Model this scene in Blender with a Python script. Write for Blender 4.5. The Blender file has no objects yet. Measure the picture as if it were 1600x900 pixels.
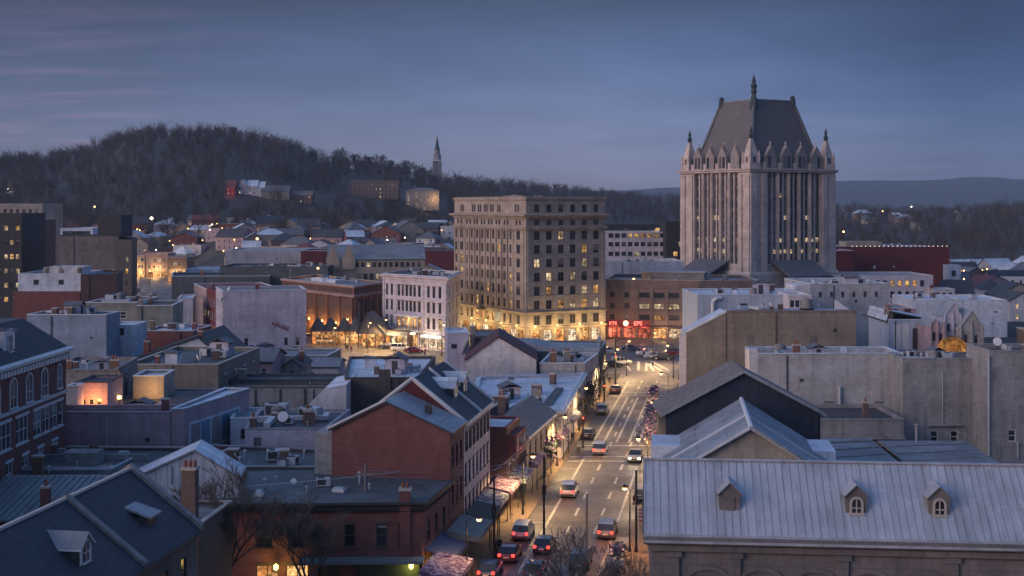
import bpy, bmesh, math, random
from mathutils import Vector, Matrix, noise
R = math.radians
F, H, HY = 2000.0, 34.0, 320.0          # focal length in photo pixels, eye height, horizon row
SC = bpy.context.scene
COL = SC.collection

def P(px, py, Y):
    return Vector(((px-800)/F*Y, Y, H-(py-HY)/F*Y))
def G(px, py, z=0.0):
    Y = F*(H-z)/(py-HY)
    return P(px, py, Y)
def zat(py, Y):
    return H-(py-HY)/F*Y
def ss(t):
    t = max(0.0, min(1.0, t)); return t*t*(3-2*t)
def interp(pts, x):
    if x <= pts[0][0]: return pts[0][1]
    for (a, b), (c, d) in zip(pts, pts[1:]):
        if x <= c: return b+(d-b)*(x-a)/(c-a)
    return pts[-1][1]

# ------------------------------------------------------------------ materials
MATS = {}
def nt(name):
    m = bpy.data.materials.new(name); m.use_nodes = True
    n = m.node_tree; n.nodes.clear()
    return m, n
def mk(n, typ, **kw):
    nd = n.nodes.new(typ)
    for k, v in kw.items():
        if k.startswith('i_'):
            nd.inputs[k[2:].replace('_', ' ')].default_value = v
        else:
            setattr(nd, k, v)
    return nd
def math_node(n, op, a, b=None):
    nd = n.nodes.new('ShaderNodeMath'); nd.operation = op
    for i, v in enumerate((a, b)):
        if v is None: continue
        if isinstance(v, (int, float)): nd.inputs[i].default_value = v
        else: n.links.new(v, nd.inputs[i])
    return nd.outputs[0]
def mixc(n, fac, a, b, mode='MIX'):
    nd = n.nodes.new('ShaderNodeMix'); nd.data_type = 'RGBA'; nd.blend_type = mode
    for i, v in ((0, fac), (6, a), (7, b)):
        if isinstance(v, (int, float)): nd.inputs[i].default_value = v
        elif isinstance(v, tuple): nd.inputs[i].default_value = (v+(1,))[:4]
        else: n.links.new(v, nd.inputs[i])
    return nd.outputs[2]
def coords(n):
    return mk(n, 'ShaderNodeTexCoord').outputs['Object']
def scaled(n, co, s):
    m = mk(n, 'ShaderNodeMapping'); m.inputs['Scale'].default_value = s
    n.links.new(co, m.inputs['Vector']); return m.outputs[0]
def noise_tex(n, co, scale, detail=4, rough=.6):
    t = mk(n, 'ShaderNodeTexNoise'); t.inputs['Scale'].default_value = scale
    t.inputs['Detail'].default_value = detail; t.inputs['Roughness'].default_value = rough
    n.links.new(co, t.inputs['Vector']); return t.outputs['Fac']
def ramp(n, f, a, b, lo=0.0, hi=1.0):
    r = mk(n, 'ShaderNodeMapRange'); n.links.new(f, r.inputs[0])
    for i, v in zip((1, 2, 3, 4), (a, b, lo, hi)): r.inputs[i].default_value = v
    return r.outputs[0]

# name: (kind, colour, roughness)
PAL = {
 'cream': ('wall', (.40,.34,.27), .9), 'gable_stone': ('stone', (.36,.30,.26), .9), 'pinkstone': ('stone', (.44,.355,.28), .9), 'tower_stone': ('stone', (.62,.50,.425), .9),
 'brown': ('wall', (.23,.165,.14), .9), 'tan': ('wall', (.25,.215,.175), .9), 'tan_light': ('wall', (.36,.31,.25), .9), 'red_brick': ('brick', (.215,.062,.050), .9),
 'orange_brick': ('brick', (.26,.115,.065), .9), 'dark_brick': ('brick', (.12,.055,.045), .9), 'brown_brick': ('brick', (.16,.10,.075), .9),
 'white': ('wall', (.66,.63,.63), .8), 'pink_white': ('wall', (.66,.575,.59), .85), 'pink': ('wall', (.43,.30,.27), .85), 'rose': ('wall', (.46,.33,.35), .85),
 'lilac': ('wall', (.53,.49,.55), .85), 'plaster': ('dirty', (.36,.345,.33), .9), 'concrete': ('dirty', (.34,.325,.315), .9), 'grey_wall': ('wall', (.46,.45,.445), .85),
 'grey_green': ('wall', (.26,.26,.22), .9), 'dusk_blue': ('wall', (.27,.33,.41), .85), 'blue_white': ('wall', (.62,.66,.72), .7), 'teal_wall': ('wall', (.105,.12,.125), .9),
 'navy': ('seamv', (.026,.034,.052), .7), 'dark_red': ('wall', (.16,.028,.03), .8), 'umber': ('wall', (.10,.085,.075), .9), 'taupe': ('wall', (.19,.165,.15), .9),
 'black_clad': ('wall', (.03,.03,.033), .6), 'grey_stone': ('stone', (.19,.165,.15), .9), 'stucco': ('dirty', (.30,.27,.24), .9), 'rubble': ('rubble', (.26,.20,.15), .95),
 'pale_roof': ('roof', (.56,.61,.65), .6), 'white_clad': ('seamv', (.56,.57,.60), .55), 'white_roof': ('roof', (.66,.66,.68), .6), 'tar': ('roof', (.065,.07,.075), .85), 'grey_roof': ('roof', (.20,.21,.22), .8),
 'lead_roof': ('roof', (.26,.27,.285), .6), 'slate': ('shingle', (.040,.044,.053), .7), 'slate_grey': ('shingle', (.13,.135,.145), .7), 'red_roof': ('shingle', (.21,.06,.055), .8),
 'maroon_roof': ('shingle', (.09,.03,.03), .8), 'brown_roof': ('shingle', (.21,.17,.145), .8), 'metal_roof': ('metal', (.46,.47,.49), .45), 'teal_metal': ('seamx', (.13,.16,.175), .5), 'blue_clad': ('seamv', (.42,.47,.54), .5),
 'green_grey_roof': ('roof', (.085,.10,.105), .8), 'tower_roof': ('shingle', (.15,.135,.13), .75),
 'trim': ('plain', (.62,.60,.58), .6), 'trim_stone': ('plain', (.42,.37,.32), .8), 'trim_dark': ('plain', (.045,.043,.045), .6), 'trim_brown': ('plain', (.10,.06,.045), .7), 'trim_red': ('plain', (.20,.03,.03), .6),
 'bronze': ('plain', (.035,.05,.045), .5), 'galv': ('plain', (.42,.43,.45), .45), 'iron': ('plain', (.02,.02,.022), .5), 'wood_pole': ('plain', (.20,.17,.145), .9),
 'awning_green': ('plain', (.02,.045,.03), .7), 'awning_grey': ('plain', (.17,.19,.185), .7), 'awning_white': ('plain', (.6,.6,.62), .7), 'awning_blue': ('plain', (.075,.085,.16), .7),
 'asphalt': ('asphalt', (.105,.092,.086), .7), 'pavement': ('paving', (.21,.17,.14), .85), 'earth': ('dirty', (.055,.055,.052), .95), 'line': ('worn', (.48,.46,.42), .7), 'brick_pave': ('paving', (.23,.16,.105), .85),
 'bark': ('plain', (.055,.045,.04), .95), 'bark_pale': ('plain', (.105,.088,.078), .95), 'forest': ('forest', (.070,.061,.055), 1.0), 'hill': ('forest', (.050,.046,.042), 1.0), 'far_hill': ('forest', (.035,.04,.038), 1.0),
 'leaf_purple': ('petal', (.15,.085,.20), .8), 'leaf_green': ('plain', (.045,.06,.03), .9), 'pink_cloth': ('cloth', (.30,.145,.25), .8), 'lilac_cloth': ('cloth', (.27,.21,.32), .8),
 'tyre': ('plain', (.012,.012,.012), .9), 'rim': ('plain', (.4,.4,.42), .3), 'chrome': ('plain', (.55,.55,.56), .2),
 'skin': ('plain', (.42,.27,.2), .7), 'coat_dark': ('plain', (.03,.03,.04), .9), 'coat_red': ('plain', (.25,.05,.05), .9), 'denim': ('plain', (.04,.05,.08), .9), 'terracotta': ('plain', (.25,.09,.05), .9),
 'flag_red': ('plain', (.4,.03,.06), .8), 'flag_white': ('plain', (.65,.62,.62), .8), 'sign_dark': ('plain', (.02,.018,.018), .5), 'faded_red': ('worn', (.20,.045,.04), .9),
}
def M(key):
    if key in MATS: return MATS[key]
    kind, c, rough = PAL[key]
    m, n = nt(key)
    out = mk(n, 'ShaderNodeOutputMaterial'); b = mk(n, 'ShaderNodeBsdfPrincipled')
    n.links.new(b.outputs[0], out.inputs[0])
    b.inputs['Roughness'].default_value = rough
    co = coords(n)
    dk = lambda f: tuple(x*f for x in c)
    if kind == 'plain':
        col = mixc(n, noise_tex(n, co, 1.7, 4), dk(.8), dk(1.2))
    elif kind in ('wall', 'dirty', 'stone', 'rubble'):
        big = noise_tex(n, co, .22, 5, .65)
        col = mixc(n, ramp(n, big, .3, .7), dk(.70), dk(1.22))
        streak = noise_tex(n, scaled(n, co, (1.1, 1.1, .10)), 1.0, 5, .7)
        amt = {'wall': .75, 'dirty': 1.0, 'stone': .6, 'rubble': .4}[kind]
        col = mixc(n, ramp(n, streak, .50, .78, 0, amt), col, dk(.42))
        pat0 = noise_tex(n, scaled(n, co, (1, 1, 1.6)), .38, 6, .72)
        col = mixc(n, ramp(n, pat0, .54, .60, 0, .22), col, dk(1.55)); col = mixc(n, ramp(n, noise_tex(n, scaled(n, co, (1, 1, 1.2)), .55, 6, .75), .57, .64, 0, .4), col, dk(.6))
        fine = noise_tex(n, co, 3.2, 3, .7)
        col = mixc(n, ramp(n, fine, .3, .7, 0, .55), col, mixc(n, 1.0, col, (.72,.72,.74), 'MULTIPLY'))
        if kind in ('wall', 'dirty'):                     # painted brick or block: courses just show
            w = mk(n, 'ShaderNodeTexBrick'); sx = mk(n, 'ShaderNodeSeparateXYZ'); n.links.new(co, sx.inputs[0])
            cb = mk(n, 'ShaderNodeCombineXYZ'); n.links.new(math_node(n, 'ADD', sx.outputs[0], sx.outputs[1]), cb.inputs[0]); n.links.new(sx.outputs[2], cb.inputs[1])
            n.links.new(cb.outputs[0], w.inputs['Vector']); w.inputs['Scale'].default_value = 1.0; w.inputs['Brick Width'].default_value = .8; w.inputs['Row Height'].default_value = .3; w.inputs['Mortar Size'].default_value = .02
            w.inputs['Color1'].default_value = (1.04, 1.04, 1.04, 1); w.inputs['Color2'].default_value = (.86, .86, .87, 1); w.inputs['Mortar'].default_value = (.72, .72, .73, 1)
            col = mixc(n, .8, col, mixc(n, 1.0, col, w.outputs[0], 'MULTIPLY'))
        if kind == 'dirty':
            pat = noise_tex(n, co, .7, 6, .75)
            col = mixc(n, ramp(n, pat, .55, .66, 0, .6), col, dk(.35))
            col = mixc(n, ramp(n, noise_tex(n, scaled(n, co, (1, 1, 1.3)), .9, 6, .7), .60, .70, 0, .5), col, dk(1.5))
        if kind == 'stone':
            w = mk(n, 'ShaderNodeTexBrick'); sx = mk(n, 'ShaderNodeSeparateXYZ'); n.links.new(co, sx.inputs[0])
            cb = mk(n, 'ShaderNodeCombineXYZ'); n.links.new(math_node(n, 'ADD', sx.outputs[0], sx.outputs[1]), cb.inputs[0]); n.links.new(sx.outputs[2], cb.inputs[1])
            n.links.new(cb.outputs[0], w.inputs['Vector']); w.inputs['Scale'].default_value = 1.0
            w.inputs['Brick Width'].default_value = 1.6; w.inputs['Row Height'].default_value = .8; w.inputs['Mortar Size'].default_value = .035
            w.inputs['Color1'].default_value = (1, 1, 1, 1); w.inputs['Color2'].default_value = (.88, .88, .9, 1); w.inputs['Mortar'].default_value = (.72, .70, .70, 1)
            col = mixc(n, 1.0, col, w.outputs[0], 'MULTIPLY')
        if kind == 'rubble':
            v = mk(n, 'ShaderNodeTexVoronoi'); v.inputs['Scale'].default_value = .55; n.links.new(co, v.inputs['Vector'])
            vs = mk(n, 'ShaderNodeSeparateColor'); n.links.new(v.outputs['Color'], vs.inputs[0]); col = mixc(n, ramp(n, vs.outputs[0], 0, 1, 0, .6), col, dk(.35))
    elif kind == 'brick':
        w = mk(n, 'ShaderNodeTexBrick'); sx = mk(n, 'ShaderNodeSeparateXYZ'); n.links.new(co, sx.inputs[0])
        cb = mk(n, 'ShaderNodeCombineXYZ'); n.links.new(math_node(n, 'ADD', sx.outputs[0], sx.outputs[1]), cb.inputs[0]); n.links.new(sx.outputs[2], cb.inputs[1])
        n.links.new(cb.outputs[0], w.inputs['Vector']); w.inputs['Scale'].default_value = 1.0
        w.inputs['Brick Width'].default_value = .26; w.inputs['Row Height'].default_value = .095; w.inputs['Mortar Size'].default_value = .010
        w.inputs['Color1'].default_value = dk(1.15)+(1,); w.inputs['Color2'].default_value = dk(.72)+(1,); w.inputs['Mortar'].default_value = (.22, .17, .15, 1)
        big = noise_tex(n, co, .35, 5, .7)
        col = mixc(n, ramp(n, big, .35, .7, 0, .75), w.outputs[0], dk(.62))
        pat = noise_tex(n, scaled(n, co, (1, 1, 2.2)), .8, 5, .7)
        col = mixc(n, ramp(n, pat, .58, .72, 0, .5), col, (c[0]*1.15, c[1]*1.9, c[2]*2.0))
        streak = noise_tex(n, scaled(n, co, (1.3, 1.3, .12)), 1.0, 5, .7)
        col = mixc(n, ramp(n, streak, .55, .75, 0, .5), col, dk(.4))
        crs = noise_tex(n, scaled(n, co, (.5, .5, 5.0)), 1.0, 5, .75)
        col = mixc(n, ramp(n, crs, .50, .62, 0, .45), col, dk(.5)); col = mixc(n, ramp(n, noise_tex(n, scaled(n, co, (2.5, 2.5, 7)), 1.0, 3, .7), .58, .66, 0, .4), col, (c[0]*1.8, c[1]*2.2, c[2]*2.3))
    elif kind in ('seamv', 'seamx', 'metal'):
        sx = mk(n, 'ShaderNodeSeparateXYZ'); n.links.new(co, sx.inputs[0])
        fr = math_node(n, 'FRACT', math_node(n, 'MULTIPLY', math_node(n, 'ADD', sx.outputs[0], sx.outputs[1] if kind == 'seamv' else 0.0), 1.0/1.05))
        seam = math_node(n, 'LESS_THAN', fr, .09)
        big = noise_tex(n, co, .35, 5, .65)
        col = mixc(n, ramp(n, big, .3, .7), dk(.84), dk(1.12))
        panel = mk(n, 'ShaderNodeTexWhiteNoise'); panel.noise_dimensions = '1D'
        n.links.new(math_node(n, 'FLOOR', math_node(n, 'MULTIPLY', math_node(n, 'ADD', sx.outputs[0], sx.outputs[1] if kind == 'seamv' else 0.0), 1.0/1.05)), panel.inputs['W'])
        col = mixc(n, 1.0, col, mixc(n, panel.outputs[0], (.88, .88, .88), (1.06, 1.06, 1.06)), 'MULTIPLY')
        st = noise_tex(n, scaled(n, co, (2.6, .35, .35)), 1.0, 5, .7)
        col = mixc(n, ramp(n, st, .50, .72, 0, .55), col, dk(.45))
        if kind == 'metal': col = mixc(n, ramp(n, noise_tex(n, scaled(n, co, (1.6, .3, .3)), 1.0, 6, .75), .60, .72, 0, .55), col, (.20, .15, .12)); col = mixc(n, ramp(n, noise_tex(n, co, .9, 5, .7), .58, .66, 0, .35), col, dk(1.35))
        if kind != 'metal': col = mixc(n, math_node(n, 'MULTIPLY', seam, .55), col, dk(.4))
        if kind == 'metal': b.inputs['Metallic'].default_value = .25
    elif kind == 'roof':
        big = noise_tex(n, co, .16, 5, .7)
        col = mixc(n, ramp(n, big, .3, .7), dk(.72), dk(1.18))
        w = mk(n, 'ShaderNodeTexBrick'); n.links.new(co, w.inputs['Vector']); w.inputs['Scale'].default_value = 1.0; w.inputs['Brick Width'].default_value = 5.2; w.inputs['Row Height'].default_value = 1.7; w.inputs['Mortar Size'].default_value = .05
        w.inputs['Color1'].default_value = (1.12, 1.12, 1.12, 1); w.inputs['Color2'].default_value = (.80, .80, .81, 1); w.inputs['Mortar'].default_value = (.55, .55, .55, 1)
        col = mixc(n, .85, col, mixc(n, 1.0, col, w.outputs[0], 'MULTIPLY'))
        pud = noise_tex(n, co, .45, 6, .7)
        col = mixc(n, ramp(n, pud, .54, .64, 0, .6), col, dk(.48)); col = mixc(n, ramp(n, noise_tex(n, co, .3, 6, .8), .58, .62, 0, .35), col, dk(1.5))
        sx = mk(n, 'ShaderNodeSeparateXYZ'); n.links.new(co, sx.inputs[0])
        fr = math_node(n, 'FRACT', math_node(n, 'MULTIPLY', sx.outputs[0], 1/2.6))
        col = mixc(n, math_node(n, 'MULTIPLY', math_node(n, 'LESS_THAN', fr, .035), .35), col, dk(.5))
        fine = noise_tex(n, co, 2.4, 4, .75)
        col = mixc(n, ramp(n, fine, .56, .72, 0, .4), col, dk(.55))
        n.links.new(ramp(n, pud, .5, .66, rough, max(.25, rough-.4)), b.inputs['Roughness'])
    elif kind == 'shingle':
        w = mk(n, 'ShaderNodeTexBrick'); sx = mk(n, 'ShaderNodeSeparateXYZ'); n.links.new(co, sx.inputs[0])
        cb = mk(n, 'ShaderNodeCombineXYZ'); n.links.new(math_node(n, 'ADD', sx.outputs[0], sx.outputs[1]), cb.inputs[0]); n.links.new(sx.outputs[2], cb.inputs[1])
        n.links.new(cb.outputs[0], w.inputs['Vector']); w.inputs['Scale'].default_value = 1.0
        w.inputs['Brick Width'].default_value = .45; w.inputs['Row Height'].default_value = .17; w.inputs['Mortar Size'].default_value = .012
        w.inputs['Color1'].default_value = dk(1.22)+(1,); w.inputs['Color2'].default_value = dk(.78)+(1,); w.inputs['Mortar'].default_value = dk(.45)+(1,)
        big = noise_tex(n, co, .3, 5, .7)
        col = mixc(n, ramp(n, big, .35, .7, 0, .6), w.outputs[0], dk(.7))
        pat = noise_tex(n, scaled(n, co, (1, 1, .4)), .9, 5, .7)
        col = mixc(n, ramp(n, pat, .58, .74, 0, .45), col, dk(1.7))
    elif kind == 'asphalt':
        col = mixc(n, ramp(n, noise_tex(n, co, .09, 6, .7), .35, .65), dk(.70), dk(1.35))
        col = mixc(n, ramp(n, noise_tex(n, scaled(n, co, (1.2, .10, 1)), 1.0, 4, .6), .5, .7, 0, .5), col, dk(.55))
        col = mixc(n, ramp(n, noise_tex(n, co, .55, 5, .8), .60, .68, 0, .5), col, dk(1.8))
        n.links.new(ramp(n, noise_tex(n, co, .2, 5, .7), .35, .65, .42, .8), b.inputs['Roughness'])
    elif kind == 'paving':
        w = mk(n, 'ShaderNodeTexBrick'); n.links.new(co, w.inputs['Vector']); w.inputs['Scale'].default_value = 1.0
        w.inputs['Brick Width'].default_value = 1.5; w.inputs['Row Height'].default_value = 1.5; w.inputs['Mortar Size'].default_value = .04; w.offset = 0
        w.inputs['Color1'].default_value = dk(1.12)+(1,); w.inputs['Color2'].default_value = dk(.82)+(1,); w.inputs['Mortar'].default_value = dk(.5)+(1,)
        col = mixc(n, ramp(n, noise_tex(n, co, .4, 6, .75), .5, .7, 0, .7), w.outputs[0], dk(.5))
    elif kind == 'worn':
        col = mixc(n, ramp(n, noise_tex(n, co, 1.6, 6, .8), .48, .62, 0, .8), c, (.10, .09, .085))
    elif kind == 'forest':
        col = mixc(n, ramp(n, noise_tex(n, co, .009, 5, .7), .38, .62), (c[0]*.62, c[1]*.72, c[2]*.68), (c[0]*1.6, c[1]*1.4, c[2]*1.25))
        col = mixc(n, ramp(n, noise_tex(n, co, .07, 4, .7), .45, .65, 0, .6), col, dk(.55))
    elif kind in ('petal', 'cloth'):
        v = mk(n, 'ShaderNodeTexVoronoi'); v.inputs['Scale'].default_value = 3.2 if kind == 'cloth' else 4.0; n.links.new(co, v.inputs['Vector'])
        sp = mk(n, 'ShaderNodeSeparateColor'); n.links.new(v.outputs['Color'], sp.inputs[0])
        col = mixc(n, ramp(n, sp.outputs[0], .25, .75), (c[0]*.35, c[1]*.3, c[2]*.4), (min(1, c[0]*1.5), min(1, c[1]*2.4), min(1, c[2]*1.5)))
        col = mixc(n, ramp(n, v.outputs['Distance'], .45, .8, 0, .8), col, (c[0]*.5, c[1]*.35, c[2]*.45))
    n.links.new(col, b.inputs['Base Color'])
    MATS[key] = m
    return m
def paint(name, c, rough=.3):
    if name in MATS: return MATS[name]
    m, n = nt(name); out = mk(n, 'ShaderNodeOutputMaterial'); b = mk(n, 'ShaderNodeBsdfPrincipled'); n.links.new(b.outputs[0], out.inputs[0])
    co = coords(n); n.links.new(mixc(n, noise_tex(n, co, 2.5, 4), tuple(x*.85 for x in c), tuple(x*1.1 for x in c)), b.inputs['Base Color'])
    b.inputs['Roughness'].default_value = rough; b.inputs['Coat Weight'].default_value = .4
    MATS[name] = m; return m
def glass(name='glass', c=(.018, .02, .024)):
    if name in MATS: return MATS[name]
    m, n = nt(name); out = mk(n, 'ShaderNodeOutputMaterial'); b = mk(n, 'ShaderNodeBsdfPrincipled'); n.links.new(b.outputs[0], out.inputs[0])
    oi = mk(n, 'ShaderNodeObjectInfo'); co = coords(n)
    col = mixc(n, oi.outputs['Random'], c, tuple(x*3.0 for x in c))
    sx = mk(n, 'ShaderNodeSeparateXYZ'); n.links.new(co, sx.inputs[0])
    # half-drawn blinds behind some of the panes
    bl = math_node(n, 'MULTIPLY', math_node(n, 'GREATER_THAN', sx.outputs[2], math_node(n, 'MULTIPLY', oi.outputs['Random'], 3.2)), math_node(n, 'GREATER_THAN', math_node(n, 'FRACT', math_node(n, 'MULTIPLY', oi.outputs['Random'], 7.3)), .45))
    r2 = math_node(n, 'FRACT', math_node(n, 'MULTIPLY', oi.outputs['Random'], 13.7)); col = mixc(n, math_node(n, 'MULTIPLY', bl, ramp(n, r2, 0, 1, .25, .9)), col, mixc(n, r2, (.10, .085, .07), (.32, .30, .28)))
    n.links.new(col, b.inputs['Base Color'])
    b.inputs['Roughness'].default_value = .12
    bp = mk(n, 'ShaderNodeBump'); bp.inputs['Strength'].default_value = .08; n.links.new(noise_tex(n, co, .9, 2), bp.inputs['Height']); n.links.new(bp.outputs[0], b.inputs['Normal'])
    MATS[name] = m; return m
def emit(name, c, s, pattern=0.0, scale=1.2):
    if name in MATS: return MATS[name]
    m, n = nt(name); out = mk(n, 'ShaderNodeOutputMaterial'); e = mk(n, 'ShaderNodeEmission'); n.links.new(e.outputs[0], out.inputs[0])
    e.inputs['Color'].default_value = c+(1,); e.inputs['Strength'].default_value = s
    if pattern:
        co = coords(n); oi = mk(n, 'ShaderNodeObjectInfo')
        ad = mk(n, 'ShaderNodeVectorMath'); ad.operation = 'ADD'; n.links.new(co, ad.inputs[0])
        cb = mk(n, 'ShaderNodeCombineXYZ')
        for i in range(3): n.links.new(math_node(n, 'MULTIPLY', oi.outputs['Random'], 37.0+i*11), cb.inputs[i])
        n.links.new(cb.outputs[0], ad.inputs[1])
        v = mk(n, 'ShaderNodeTexVoronoi'); v.inputs['Scale'].default_value = scale; n.links.new(ad.outputs[0], v.inputs['Vector'])
        sp = mk(n, 'ShaderNodeSeparateColor'); n.links.new(v.outputs['Color'], sp.inputs[0])
        col = mixc(n, math_node(n, 'MULTIPLY', sp.outputs[1], pattern), c, (c[0], c[1]*.45, c[2]*.2))
        n.links.new(col, e.inputs['Color'])
        f = math_node(n, 'MULTIPLY', ramp(n, noise_tex(n, ad.outputs[0], scale*1.3, 4, .7), .35, .65, .15, 1.6), ramp(n, sp.outputs[0], 0, 1, .25, 1.3))
        f = math_node(n, 'MULTIPLY', f, ramp(n, oi.outputs['Random'], 0, 1, .5, 1.2))
        n.links.new(math_node(n, 'MULTIPLY', f, s), e.inputs['Strength'])
    MATS[name] = m; return m
LIT = lambda: emit('lit_room', (1.0, .66, .26), .85, .6, 1.1)
LITW = lambda: emit('lit_room_pale', (1.0, .82, .52), .75, .4, .9)
SHOP = lambda: emit('shop_light', (1.0, .60, .24), 1.15, .8, 1.0)
SHOPW = lambda: emit('shop_light_white', (1.0, .82, .56), 1.5, .5, 1.0)
SHOPR = lambda: emit('shop_light_red', (1.0, .27, .16), 1.2, .6, 1.0)
BULB = lambda: emit('bulb_warm', (1.0, .52, .16), 11.0)
BULBW = lambda: emit('bulb_white', (1.0, .84, .60), 14.0)
NEON = lambda: emit('neon_red', (1.0, .20, .14), 2.4)
TAIL = lambda: emit('tail_light', (1.0, .04, .03), 4.5)
HEAD = lambda: emit('head_light', (1.0, .88, .62), 12.0)

# ------------------------------------------------------------------ mesh builder
class MB:
    def __init__(s): s.v = []; s.f = []; s.m = []; s.mats = []
    def mi(s, mat):
        if isinstance(mat, str): mat = M(mat)
        if mat not in s.mats: s.mats.append(mat)
        return s.mats.index(mat)
    def poly(s, pts, mat):
        b = len(s.v); s.v += [tuple(p) for p in pts]; s.f.append(tuple(range(b, b+len(pts)))); s.m.append(s.mi(mat))
    def box(s, lo, hi, mat, T=None):
        x0, y0, z0 = lo; x1, y1, z1 = hi
        c = [(x0,y0,z0),(x1,y0,z0),(x1,y1,z0),(x0,y1,z0),(x0,y0,z1),(x1,y0,z1),(x1,y1,z1),(x0,y1,z1)]
        s.hexa(c, mat, T)
    def hexa(s, c, mat, T=None):
        if T is not None: c = [tuple(T @ Vector(p)) for p in c]
        b = len(s.v); k = s.mi(mat); s.v += [tuple(p) for p in c]
        for q in ((0,3,2,1),(4,5,6,7),(0,1,5,4),(1,2,6,5),(2,3,7,6),(3,0,4,7)):
            s.f.append(tuple(b+i for i in q)); s.m.append(k)
    def tube(s, p, q, r0, r1, mat, n=6, cap=True):
        p, q = Vector(p), Vector(q); d = (q-p)
        if d.length < 1e-6: return
        d.normalize(); a = d.orthogonal().normalized(); b2 = d.cross(a)
        b = len(s.v); k = s.mi(mat)
        for c, r in ((p, r0), (q, r1)):
            for i in range(n):
                t = 2*math.pi*i/n; s.v.append(tuple(c+a*(r*math.cos(t))+b2*(r*math.sin(t))))
        for i in range(n):
            j = (i+1) % n; s.f.append((b+i, b+j, b+n+j, b+n+i)); s.m.append(k)
        if cap:
            s.f.append(tuple(b+n+i for i in range(n))); s.m.append(k)
            s.f.append(tuple(b+n-1-i for i in range(n))); s.m.append(k)
    def lathe(s, prof, cx, cy, mat, n=8):
        b = len(s.v); k = s.mi(mat)
        for r, z in prof:
            for i in range(n):
                t = 2*math.pi*(i+.5)/n; s.v.append((cx+r*math.cos(t), cy+r*math.sin(t), z))
        for j in range(len(prof)-1):
            for i in range(n):
                i2 = (i+1) % n; s.f.append((b+j*n+i, b+j*n+i2, b+(j+1)*n+i2, b+(j+1)*n+i)); s.m.append(k)
        s.f.append(tuple(b+(len(prof)-1)*n+i for i in range(n))); s.m.append(k)
    def prism(s, poly, z0, z1, mat, top=None):
        n = len(poly)
        for i in range(n):
            p, q = poly[i], poly[(i+1) % n]
            s.poly([(p[0],p[1],z0),(q[0],q[1],z0),(q[0],q[1],z1),(p[0],p[1],z1)], mat)
        s.poly([(p[0],p[1],z1) for p in poly], top or mat)
        s.poly([(p[0],p[1],z0) for p in reversed(poly)], mat)
    def add(s, other, T):
        b = len(s.v); s.v += [tuple(T @ Vector(p)) for p in other.v]
        for f, m in zip(other.f, other.m):
            s.f.append(tuple(b+i for i in f)); s.m.append(s.mi(other.mats[m]))
    def mesh(s, name):
        me = bpy.data.meshes.new(name); me.from_pydata(s.v, [], s.f)
        for m in s.mats: me.materials.append(m)
        me.polygons.foreach_set('material_index', s.m); me.update()
        return me
    def build(s, name, parent=None, smooth=False):
        me = s.mesh(name)
        if smooth: me.polygons.foreach_set('use_smooth', [True]*len(me.polygons))
        return link(name, me, parent)
def link(name, data, parent=None, loc=None, rz=None):
    o = bpy.data.objects.new(name, data); COL.objects.link(o)
    if parent is not None: o.parent = parent
    if loc is not None: o.location = loc
    if rz is not None: o.rotation_euler = (0, 0, rz)
    return o
def tag(o, label, cat, group=None):
    o['label'] = label; o['category'] = cat
    if group: o['group'] = group
    return o
def root(name, label, cat, loc, rz=0.0, group=None):
    return tag(link(name, None, None, loc, rz), label, cat, group)
def structure(o): o['kind'] = 'structure'; return o
def copy_tree(o, parent=None):
    c = o.copy(); COL.objects.link(c)
    if parent is not None: c.parent = parent
    for ch in list(o.children): copy_tree(ch, c)
    return c
def offset(poly, d):
    n = len(poly); out = []
    L = []
    for i in range(n):
        p, q = Vector(poly[i][:2]), Vector(poly[(i+1) % n][:2]); t = (q-p).normalized(); nn = Vector((t.y, -t.x))
        L.append((p+nn*d, t))
    for i in range(n):
        p, t = L[i-1]; q, u = L[i]
        den = t.x*u.y-t.y*u.x
        if abs(den) < 1e-5: out.append((q.x, q.y)); continue
        w = q-p; k = (w.x*u.y-w.y*u.x)/den
        out.append((p.x+t.x*k, p.y+t.y*k))
    return out

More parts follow.
